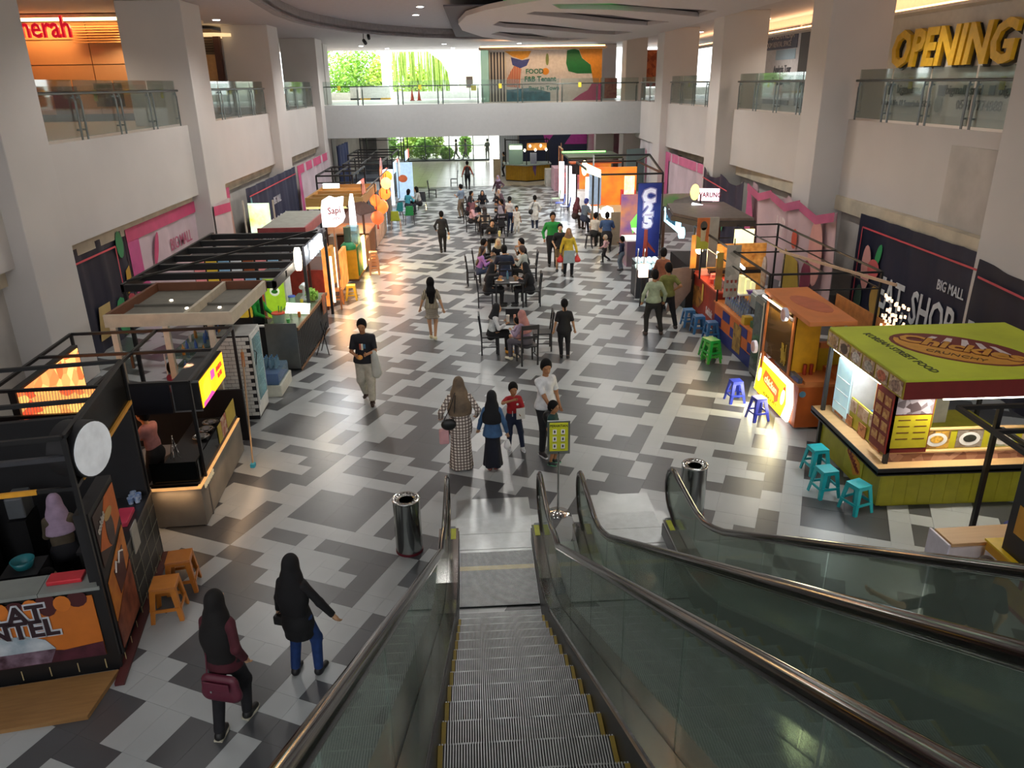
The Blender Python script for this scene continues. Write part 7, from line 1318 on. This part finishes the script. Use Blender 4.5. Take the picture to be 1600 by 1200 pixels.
# ---- red counter with food posters
t = thing('red_counter', 'red printed counter with pale bottles and packets on top', 'counter', 5.97, 18.55, 0); B().bx(0, .7, 0, 2.4, .05, 1.02).build('counter_body', M('#8e2a1c', .5, var=.25, scale=2), t); B().bx(-.03, .72, -.03, 2.43, 1.02, 1.06).build('counter_top', M('#c94a34', .45), t); B().bx(.0, .7, .0, 2.4, 0, .05).build('plinth', BLACK, t)
Fx = FXm(-.004, 0, 0); B().poly(Fx, [(-2.3, .15), (-1.6, .2), (-1.2, .5), (-1.6, .8), (-2.3, .7)], 0, .005).build('dark_print', FOOD('#5a3418', '#a8742e', 7), t); B().rect(Fx, -1.35, .5, -1.2, .95, .005, .01).build('yellow_tag', M('#c9a84a', .5), t); B().text(Fx, -.6, .35, .28, 'Seblak', 0, .003, 0, .01, .8).build('white_lettering', M('#c9c0c4', .5), t)
b0 = None
for i in range(3):
    for j in range(5):
        if b0 is None: b0 = bottle(6.08, 18.7, 1.06, 'pale bottle lying in the block at the near end of the red counter', 'bottles on the red counter', '#d0c8cc', '#b8a8a8', .2, .035)
        else: dup(b0, (6.08 + .14 * i, 18.7 + .13 * j, 1.06))
for k in range(5): tag(B().bx(-.13, .13, -.09, .09, 0, .12 + .05 * (k % 2)).build('packet', M(('#d84a34', '#e07a6a', '#c93030', '#e0a08a', '#c8b05a')[k], .5, emit=.15), loc=(6.15 + .12 * (k % 3), 19.5 + .3 * k, 1.06), bevel=.02), ('scarlet', 'salmon pink', 'deep red', 'peach', 'straw yellow')[k] + ' packet on the red counter', 'packet')
t = thing('poster_banner', 'tall orange and lime poster hanging over the red counter', 'poster', 5.78, 19.6, 1.15); B().bx(-.16, .16, 0, .03, .8, 1.6).build('orange_print', M('#c9682c', .5), t); B().poly(FY(0, -.004, 0), [(-.16, .8), (.16, .8), (.16, .95), (-.16, 1.15)], 0, .004).build('lime_corner', M('#b8b83a', .5), t); B().poly(FY(0, -.004, 0), [(-.05, 1.0), (.06, 1.0), (.08, 1.35), (-.07, 1.35)], .004, .008).build('cone_print', M('#c9b48a', .5), t); B().poly(FY(0, -.004, 0), ellp(.01, 1.4, .09, .12), .004, .008).build('dark_swirl', M('#4a4438', .5), t); B().bx(-.02, .02, .0, .03, 0, .8).build('pole', BLK2, t); B().bx(.18, .42, .05, .1, .3, 1.6).build('white_column', M('#a8a090', .6), t)
for k, (y, cc) in enumerate(((17.9, '#8a3a2c'), (20.2, '#c95a34'))): 
    t = thing('poster_banner', ('narrow dark red poster near the bottle counter', 'slim orange poster left of the tall orange one')[k], 'poster', 5.75, y, 1.0); B().bx(-.08, .08, 0, .03, .3, 1.2).build('poster_print', M(cc, .5, col2='#b8a83a', scale=2), t); B().bx(-.02, .02, 0, .03, -.0, .3).build('pole', BLACK, t)
for k, (x, y) in enumerate(((5.8, 19.9), (6.3, 20.0))):
    t = thing('globe_lamp', ('left' if k == 0 else 'right') + ' warm globe lamp glowing behind the red counter', 'lamp', x, y, 1.85 - .15 * k); B().lathe([(.01, -.1), (.07, -.07), (.1, 0), (.07, .07), (.01, .1)], n=16).build('globe', LED('#ffdca0', 9), t); B().tube([(0, 0, .1), (0, 0, .6 + .15 * k)], .01, 5).build('cord', BLACK, t); lamp('POINT', x, y - .2, 1.8, 14, (1, .7, .4), .1)
t = thing('back_panel', 'amber lit wall panel behind the red counter', 'panel', 7.2, 20.4, 0); B().bx(-1.0, .6, 0, .06, 0, 1.9).build('amber_panel', M('#b06a28', .5, emit=.25, col2='#e0a050'), t); B().bx(-1.0, .5, -.3, 0, 1.15, 1.25).build('black_shelf', BLACK, t)
t = thing('pipe_canopy', 'thin black pipe frame over the counters on the right', 'frame', 0, 0, 0)
P_ = [(5.95, 15.2), (5.95, 21.0), (8.3, 21.0), (8.3, 15.2)]
for (a, b), (c_, d) in zip(P_, P_[1:] + P_[:1]): B().beam((a, b, 2.3), (c_, d, 2.3), .04).beam((a, b, 1.95), (c_, d, 1.95), .025).build('beam', BLACK, t)
for a, b in P_: B().beam((a, b, 0), (a, b, 2.3), .045).build('post', BLACK, t)
B().beam((7.1, 15.2, 2.3), (7.1, 21, 2.3), .03).beam((5.95, 17.4, 2.3), (8.3, 17.4, 2.3), .03).beam((7.1, 17.4, 0), (7.1, 17.4, 2.3), .03).build('mid_bar', BLACK, t); B().beam((6.9, 17.2, 2.36), (7.9, 13.9, 2.36), .05).build('tan_batten', M('#c8a88a', .6), t)
t = thing('light_wall', 'back wall with strings of amber lights behind the pipe frame', 'panel', 9.1, 17.3, 0); B().bx(0, .05, -2.0, 1.4, 0, .9).build('orange_wall', M('#b8763c', .6, var=.15), t)
mb = B(); r = random.Random(9)
for k in range(90): mb.box((-.04, -1.5 + r.uniform(-.5, .5), r.uniform(.4, 1.5)), (.02, .05, .07), r.random())
mb.build('string_lights', LED('#ffd0a8', 1.8), t, kind='stuff')
# ---- dark flat roofed stall with cyan sign
t = thing('food_stall', 'stall with a large dark brown flat roof and a cyan lit lettered sign', 'stall', 5.75, 20.9, 0)
B().poly(FZ(0, 0, 0), [(.35, .1), (1.8, .0), (1.9, 3.1), (.1, 3.0), (-.15, 1.2)], 2.42, 2.5).build('dark_roof', M('#5b4f48', .6, var=.15), t); B().poly(FZ(0, 0, 0), [(.3, .05), (1.85, -.05), (1.95, 3.15), (.05, 3.05), (-.2, 1.2)], 2.28, 2.42).build('roof_rim', M('#2a2420', .5), t)
for x, y in ((.35, .15), (1.8, .1), (1.8, 3.0), (.0, 2.9)): B().beam((x, y, 0), (x, y, 2.3), .08).build('post', M('#5a3a24', .6), t)
B().bx(.3, 1.8, .4, 3.0, 0, 1.0).build('counter_body', M('#241c1a', .5), t); B().bx(1.3, 1.85, -.02, .02, 1.6, 2.2).build('lit_triangle_panel', M('#e8e0a8', .5, emit=1.6), t)
Fx = FR((0, 3.0, 1.98), (0, -1, 0), (0, 0, 1)); B().poly(Fx, [(0, .1), (.1, .42), (.5, .4), (.8, .5), (1.2, .45), (1.5, .52), (1.9, .4), (1.9, -.05), (1.0, -.02), (0, 0)], -.08, 0).build('lit_sign', M('#b4e4f2', .5, emit=1.5), t); B().text(Fx, 1.0, .2, .3, 'Dimsum', 0, .01, 0, .01, 1.1).build('sign_lettering', M('#2f6f8c', .5), t); o = B().ell(Fx, 2.15, .0, .16, .16, -.1, .02).build('round_light', M('#a8e4f4', .5, emit=2.5), t); B().ell(Fx, -.15, .15, .16, .26, -.12, -.02).build('dark_disc', BLK2, t)
lamp('AREA', 5.55, 22.4, 2.1, 25, (.75, .93, 1), .3, (0, PI / 2, 0), 1.8)
t = thing('leaning_board', 'large brown grey board leaning on the stall behind the two men', 'board', 5.55, 20.65, 0, .05); B().poly(FY(0, 0, 0), [(-.35, .0), (-.1, -.0), (.3, .55), (.35, 1.25), (-.25, 1.2)], 0, .04).build('board_panel', M('#7a6a64', .7, var=.1), t); B().bx(.2, .42, .04, .6, 0, 1.1).build('black_box', BLACK, t)
t = thing('cup_display', 'metal framed display of white lit cups beside the blue banner', 'display', 4.95, 22.3, 0)
B().bx(-.35, .4, -.3, .5, 0, .85).build('display_base', M('#2c3036', .5), t); r = random.Random(2)
for k in range(16): B().lathe([(.05, 0), (.075, .1), (.03, .13)], (-.28 + .17 * (k % 4), -.2 + .2 * (k // 4 % 2), .86 + .2 * (k // 8)), 10).build('cup', M(('#dfe8e8', '#c8e0d8', '#b8d4e4')[k % 3], .4, emit=.8), t)
for a, b in ((-.38, -.3), (.4, -.3), (-.2, -.35)): B().tube([(a, b, 0), (a + .05, b, 1.5)], .015, 6).build('metal_rod', STEEL, t)
for z in (1.05,): B().bx(-.36, .4, -.28, .45, z, z + .012).build('glass_shelf', GLASS('#cfe0e0', .4), t)
lamp('POINT', 4.9, 21.9, 1.5, 12, (.9, .97, 1), .15)
t = thing('light_box', 'small white and orange lit box on a black post in front of the cup display', 'sign', 4.62, 21.2, 0); B().bx(-.13, .13, -.06, .06, .85, 1.22).build('lit_box', M('#fff0e0', .5, emit=3, col2='#ffb070', scale=3), t); B().tube([(0, 0, .85), (.02, 0, .5), (-.06, 0, 0)], [.05, .07, .02], 8).build('black_post', BLACK, t)
t = thing('white_cutout', 'white cut out board with a black round mark beside the lit box', 'board', 4.85, 21.0, 0); B().poly(FY(0, 0, 0), [(-.1, 0), (.2, 0), (.25, .5), (.2, .85), (-.1, .85), (-.15, .4)], 0, .05).build('board_panel', WHITE, t); B().ell(FY(0, -.002, 0), .05, .62, .08, .08, 0, .006).build('black_mark', BLACK, t)
# ---- blue banner
t = thing('tall_banner', 'tall royal blue banner with rounded pale numerals on a pole', 'banner', 5.3, 23.9, 0); B().bx(-.37, .36, 0, .02, .85, 3.12).build('banner_cloth', M('#1d2f86', .6), t); B().beam((-.4, .02, 3.12), (.42, .02, 3.12), .03).beam((.4, .02, 0), (.4, .02, 3.12), .03).build('banner_pole', BLACK, t)
Fy = FY(0, -.005, 0); 
for s_, b in (('C', 2.72), ('2', 2.33), ('5', 1.95)):
    B().text(Fy, -.03, b, .55, s_, 0, .006, 0, .07).build('numeral_outline', M('#9a8fc0', .5), t); B().text(Fy, -.03, b, .55, s_, .013, .006, 0, .035).build('numeral', M('#e6e0ec', .5, emit=.2), t)
B().poly(Fy, [(-.15, .85), (.02, .85), (-.02, 1.75), (-.12, 1.75)], 0, .006).poly(Fy, [(-.02, 1.2), (.25, .95), (.25, 1.02), (-.02, 1.35)], 0, .006).build('red_print', M('#a8402c', .5), t)
t = thing('sign_stack', 'pink lit sign box, yellow disc and white tube above the dark roof', 'sign', 6.8, 23.6, 2.5); o = B().box((.25, 0, .28), (.62, .12, .36), -.3).build('pink_sign_box', M('#e8b8c0', .5, emit=2.2), t); B().text(FR((.23, -.085, .28), (math.cos(-.3), math.sin(-.3), 0), (0, 0, 1)), 0, 0, .2, 'WARUNG', 0, .004, 0, .005, .8).build('dark_lettering', M('#6a2838', .5), t)
B().ell(FY(-.22, -.1, .38), 0, 0, .14, .24, 0, .03).build('yellow_disc', M('#e8d888', .5, emit=1.5), t); B().tube([(-.28, -.1, .02), (.1, -.15, -.06)], .05, 8).build('light_tube', LED('#e8f4ff', 5), t); B().beam((0, 0, -.1), (0, 0, .3), .04).build('sign_post', BLACK, t)
t = thing('colour_panel', 'grey panel with a painted rainbow reflection behind the blue banner', 'panel', 7.0, 26.0, 0); B().bx(-1.5, .6, 0, .05, 1.2, 2.5).build('grey_panel', M('#8f8a86', .4), t); B().poly(FY(0, -.004, 0), [(-.8, 2.1), (-.5, 2.05), (-.4, 2.3), (.5, 2.5), (-.8, 2.5)], 0, .005).build('painted_rainbow', M('#4ac05a', .4, col2='#e07ab0', scale=1.2), t); B().bx(-1.5, -1.4, 0, .1, 0, 1.2).build('leg', BLACK, t)  # rainbow reflection painted on the panel as a flat coloured shape
t = thing('colour_panel', 'iridescent violet and orange panel left of the blue banner', 'panel', 5.55, 27.6, 0); B().bx(-.45, .25, 0, .05, .2, 2.3).build('iridescent_panel', M('#7a5ab8', .4, col2='#f0a040', scale=1.3, emit=.3), t); B().bx(-.4, .2, 0, .2, 0, .2).build('base', BLK2, t); B().poly(FY(0, -.01, 0), [(-.1, 1.3), (.2, 1.7), (.25, 1.2), (.0, .9)], 0, .006).build('painted_glint', M('#7ae05a', .4, emit=.8), t)  # green glint painted as a flat shape with its own glow
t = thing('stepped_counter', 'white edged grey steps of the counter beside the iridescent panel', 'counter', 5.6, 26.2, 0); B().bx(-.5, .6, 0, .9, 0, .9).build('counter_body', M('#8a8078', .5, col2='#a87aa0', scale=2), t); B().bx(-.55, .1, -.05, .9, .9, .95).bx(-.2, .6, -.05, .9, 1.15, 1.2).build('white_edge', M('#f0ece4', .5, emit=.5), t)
t = thing('grey_case', 'pile of grey and blue boxes on the floor right of the small boy', 'boxes', 5.5, 24.9, 0); B().bx(-.4, .3, -.2, .3, 0, .55).build('dark_box', M('#2a3038', .5), t); B().bx(-.3, .3, -.15, .3, .55, .75).build('basket', M('#a8a8b4', .5), t)
# ---- farther right stalls
t = thing('beige_board', 'plain beige standing board beside the seated man in blue', 'board', 5.38, 30.0, 0); B().bx(-.22, .2, 0, .1, .02, 1.3).build('board_panel', M('#9a907c', .6), t, bevel=.004)
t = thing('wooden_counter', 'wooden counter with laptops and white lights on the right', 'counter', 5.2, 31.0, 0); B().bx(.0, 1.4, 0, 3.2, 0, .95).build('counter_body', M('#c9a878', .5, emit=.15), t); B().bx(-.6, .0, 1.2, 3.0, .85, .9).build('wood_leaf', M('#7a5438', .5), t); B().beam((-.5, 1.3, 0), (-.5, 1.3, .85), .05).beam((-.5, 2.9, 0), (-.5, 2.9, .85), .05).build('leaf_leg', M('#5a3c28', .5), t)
for k in range(3): B().box((-.2, 1.5 + k * .5, .95), (.3, .3, .1), .3).build('white_tray', M('#dfe6f0', .5, emit=1.0), t)
lamp('AREA', 4.95, 30.9, .9, 30, (1, .75, .4), .5, (0, PI / 2, 0), .6)
t = thing('globe_lamp', 'white glowing round lamp beside the beige board', 'lamp', 5.05, 30.3, 0); B().lathe([(.01, 1.0), (.2, 1.08), (.26, 1.25), (.2, 1.42), (.01, 1.5)], n=18).build('globe', LED('#fff8f0', 6), t); B().tube([(0, 0, 0), (0, 0, 1.0)], .02, 6).build('stand', STEEL, t)
t = thing('truss_stall', 'stall with black pitched truss bars, blue shelves and amber posters', 'stall', 0, 0, 0)
cage(t, 4.6, 7.4, 31.2, 36.5, 2.6, .07); B().beam((4.6, 31.2, 2.6), (5.0, 33.9, 3.1), .07).beam((5.0, 33.9, 3.1), (7.4, 33.9, 3.1), .07).beam((7.4, 33.9, 3.1), (7.4, 31.2, 2.6), .07).beam((7.4, 33.9, 3.1), (7.4, 36.5, 2.6), .07).build('truss_bar', BLACK, t)
B().bx(5.2, 7.3, 35.9, 36.0, 0, 2.4).build('amber_wall', M('#d8922c', .5, emit=.8, col2='#e8602a', scale=1.5), t); B().bx(5.0, 5.5, 34.8, 35.2, .9, 2.3).build('blue_shelves', M('#8aa0b8', .5, emit=.5), t); B().bx(6.3, 6.9, 34.0, 34.4, .9, 1.6).build('red_case', M('#c02830', .5, emit=.5), t)
t = thing('lit_menu', 'tall amber lit menu column above the iridescent panel', 'sign', 5.75, 29.6, 1.3); B().bx(-.17, .2, 0, .12, .35, 1.4).build('lit_menu_face', M('#ffe4a0', .5, emit=2.4, col2='#f0b860', scale=5), t); B().bx(-.02, .04, .02, .08, -1.3, .35).build('post', STEEL, t)
t = thing('small_sign', 'small tilted cream lit board at the truss stall', 'sign', 4.6, 30.6, 0); B().poly(FY(0, 0, 2.55), [(-.35, .2), (.2, .0), (.2, .3), (-.35, .55)], 0, .06).build('lit_board', M('#fff0c0', .5, emit=2.), t); B().beam((.15, .05, 0), (.15, .05, 2.6), .05).build('post', BLACK, t)
t = thing('neon_stall', 'stall with a green neon lined flat roof and white glowing columns', 'stall', 0, 0, 0)
B().bx(4.5, 7.2, 39.0, 42.5, 2.5, 2.58).build('dark_roof', M('#2a3a24', .5), t); B().bx(4.5, 6.8, 41.9, 42.0, 2.58, 2.64).build('neon_line', LED('#70ff60', 5), t); B().bx(4.5, 7.0, 38.2, 38.9, 2.35, 2.42).build('orange_roof', M('#b85a2c', .6), t); B().beam((4.5, 39, 0), (4.5, 39, 2.5), .08).beam((7.2, 39, 0), (7.2, 39, 2.5), .08).build('post', BLK2, t)
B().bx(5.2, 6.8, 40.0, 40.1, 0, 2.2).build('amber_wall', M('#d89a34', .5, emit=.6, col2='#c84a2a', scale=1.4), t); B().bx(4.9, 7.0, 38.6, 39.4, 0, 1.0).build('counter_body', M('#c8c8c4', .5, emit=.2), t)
for k, (x, y, z) in enumerate(((4.6, 37.6, 1.9), (4.62, 39.6, 2.1), (4.5, 42.0, 2.1), (5.3, 37.3, 1.8))): B().bx(x - .12, x + .12, y, y + .3, .2, z).build('lit_column', M('#f4f8ff', .5, emit=2.8), t)
B().ell(FY(5.0, 36.8, 2.3), 0, 0, .14, .35, 0, .05).build('oval_sign', M('#fff4b8', .5, emit=2.), t); lamp('AREA', 4.3, 38.5, .9, 50, (.75, .88, 1), .8, (0, PI / 2, 0), 2)
t = thing('pink_counter', 'pink dessert counter with a rose print on the far right', 'counter', 4.75, 44.0, 0)
B().bx(0, 1.6, 0, 2.4, 0, 1.1).build('counter_body', M('#c88a9a', .5, col2='#d8605a', kind='food', scale=2), t); B().bx(-.2, 1.4, 2.6, 4.6, 0, 1.3).build('pale_cabinet', M('#cfa8b4', .5), t); B().bx(-.5, .3, 4.9, 6.0, 0, 1.0).build('white_cabinet', M('#d8d8cc', .5), t)
for x, y in ((0, 2.0), (0, 0), (.4, 4.6)): B().beam((x, y, 1.0), (x, y, 2.6), .05).build('post', M('#c98a5a', .5), t)
B().beam((0, 0, 2.6), (0, 2.0, 2.6), .05).beam((0, 2.0, 2.6), (.4, 4.6, 2.4), .05).build('beam', M('#c9a07a', .5), t); B().bx(.6, 1.4, 1.0, 1.8, 1.1, 1.9).build('dark_display', BLK2, t)
for i, (x, y, cc, l) in enumerate(((4.0, 40.4, '#bcd0b0', 'pale green plastic chair in front of the neon stall'), (4.05, 38.8, '#2a3a80', 'blue plastic chair in front of the neon stall'), (4.2, 37.6, '#2f4a9a', 'darker blue plastic chair near the wooden counter'))): pchair(x, y, PI / 2, l, cc)
# ---- yellow hut at the far end
t = thing('yellow_hut', 'yellow ribbed corner hut with glass cases and bare bulbs at the far end', 'stall', 3.2, 51.4, 0)
YP = [(-1.3, .9), (0, 0), (1.6, .9), (1.6, 2.4), (-1.3, 2.4)]
B().poly(FZ(0, 0, 0), YP, .06, 1.0).build('hut_core', M('#8a6a10', .5), t); B().poly(FZ(0, 0, 0), [(-1.45, .95), (0, -.08), (1.7, .9), (1.7, 2.5), (-1.45, 2.5)], 1.0, 1.07).build('counter_top', M('#a8b4b0', .4), t); B().poly(FZ(0, 0, 0), YP, 0, .06).build('plinth', BLK2, t)
for (a, b) in ((YP[0], YP[1]), (YP[1], YP[2])):
    for k in range(9):
        p0 = Vector(a).lerp(Vector(b), k / 9 + .006); p1 = Vector(a).lerp(Vector(b), (k + 1) / 9 - .006); n = (p1 - p0).normalized(); n = Vector((n.y, -n.x)) * .02; B().poly(FZ(0, 0, 0), [tuple(p0 + n), tuple(p1 + n), tuple(p1), tuple(p0)], .08, .98).build('rib_panel', M('#a87f14', .5), t)
B().bx(-1.1, -.2, .7, 1.6, 1.07, 2.3).build('glass_case', GLASS('#c8e4e0', .4), t); B().bx(-1.05, -.25, .7, 1.4, 2.0, 2.2).build('lit_panel', M('#fff4c0', .5, emit=3), t)
for x, y in ((-1.3, .9), (0, .0), (1.5, .85), (-1.3, 2.4), (1.5, 2.4)): B().beam((x, y, 1.0), (x, y, 2.6), .06).build('post', BLACK, t)
B().beam((-1.3, .9, 2.6), (0, 0, 2.6), .06).beam((0, 0, 2.6), (1.5, .85, 2.6), .06).build('beam', BLACK, t); B().bx(.3, .7, .6, 1.0, 1.07, 1.75).build('white_machine', M('#a8b0c8', .5), t); B().poly(FY(.5, .25, .3), [(-.15, .7), (.15, .7), (.1, .0)], 0, .03).build('violet_cloth', M('#6a4a80', .7), t)
for k in range(5): B().lathe([(.01, -.09), (.08, 0), (.03, .1)], (-.1 + k * .36, .3 + .12 * k, 2.2 if k % 2 else 1.95), 10).build('bulb', LED('#fff0d0', 8), t)
B().bx(.1, 1.4, 1.0, 1.1, 1.9, 2.35).build('amber_rack', M('#a85a2a', .5, emit=.4, col2='#e0a040', scale=4), t)
tag(B().bx(-.25, .25, 0, .1, 0, 1.2).build('beige_board', M('#b5a283', .6), loc=(1.35, 54.4, 0)), 'beige board standing left of the yellow hut', 'board')
# ---- small things on the tables
def on_table(name, lab, x, y, z, f, cat): t = thing(name, lab, cat, x, y, z); f(t); return t
CU = lambda col, r_=.035, h=.12: (lambda t: B().lathe([(r_ * .8, 0), (r_, h)], n=12).build('cup_body', M(col, .4), t))
on_table('drink_glass', 'dark iced drink in a white patterned cup on the nearest table', .62, 17.55, .74, CU('#d8d4cc', .045, .16), 'cup'); on_table('sauce_bottle', 'orange and white sauce bottle on the nearest table', .78, 17.5, .74, CU('#e0a08a', .03, .18), 'bottle')
on_table('menu_card', 'black menu card standing on the nearest table', .75, 17.95, .74, lambda t: B().box((0, 0, .1), (.34, .02, .2)).build('card', BLACK, t), 'card')
on_table('plate', 'plate of yellow snacks on the middle table', .55, 21.6, .74, lambda t: [B().lathe([(.03, 0), (.12, .02)], n=18).build('plate_body', WHITE, t), B().lathe([(.09, .02), (.04, .06)], n=10).build('food', M('#c98a2a', .6, var=.4, scale=20), t)], 'plate')
bottle(.78, 21.8, .74, 'pale blue water bottle on the middle table', None, '#8fc4d8', '#3a78c8', .24, .035); on_table('drink_glass', 'brown iced drink on the middle table', 1.0, 21.55, .74, CU('#8a6a4a', .04, .15), 'cup'); on_table('paper_sheet', 'white paper at the front edge of the middle table', .95, 21.38, .74, lambda t: B().box((0, 0, .003), (.25, .12, .006)).build('sheet', WHITE, t), 'paper')
on_table('plate', 'plate of pink food on the right of the middle table', 1.12, 21.7, .74, lambda t: [B().lathe([(.03, 0), (.12, .02)], n=18).build('plate_body', M('#c8a08a', .5), t), B().lathe([(.09, .02), (.04, .06)], n=10).build('food', M('#c88a78', .6, var=.3, scale=20), t)], 'plate')
on_table('drink_glass', 'tall yellow cup on the table of the resting person', .75, 28.5, .74, CU('#d8d08a', .05, .2), 'cup')
for i, (x, y, cc) in enumerate(((.6, 24.4, '#d8c8b0'), (.9, 24.7, '#c8a070'), (.7, 24.9, '#e0e0e0'))): on_table('drink_glass', ('cream', 'tan', 'white')[i] + ' cup on the crowded table', x, y, .74, CU(cc, .045, .14), 'cup')
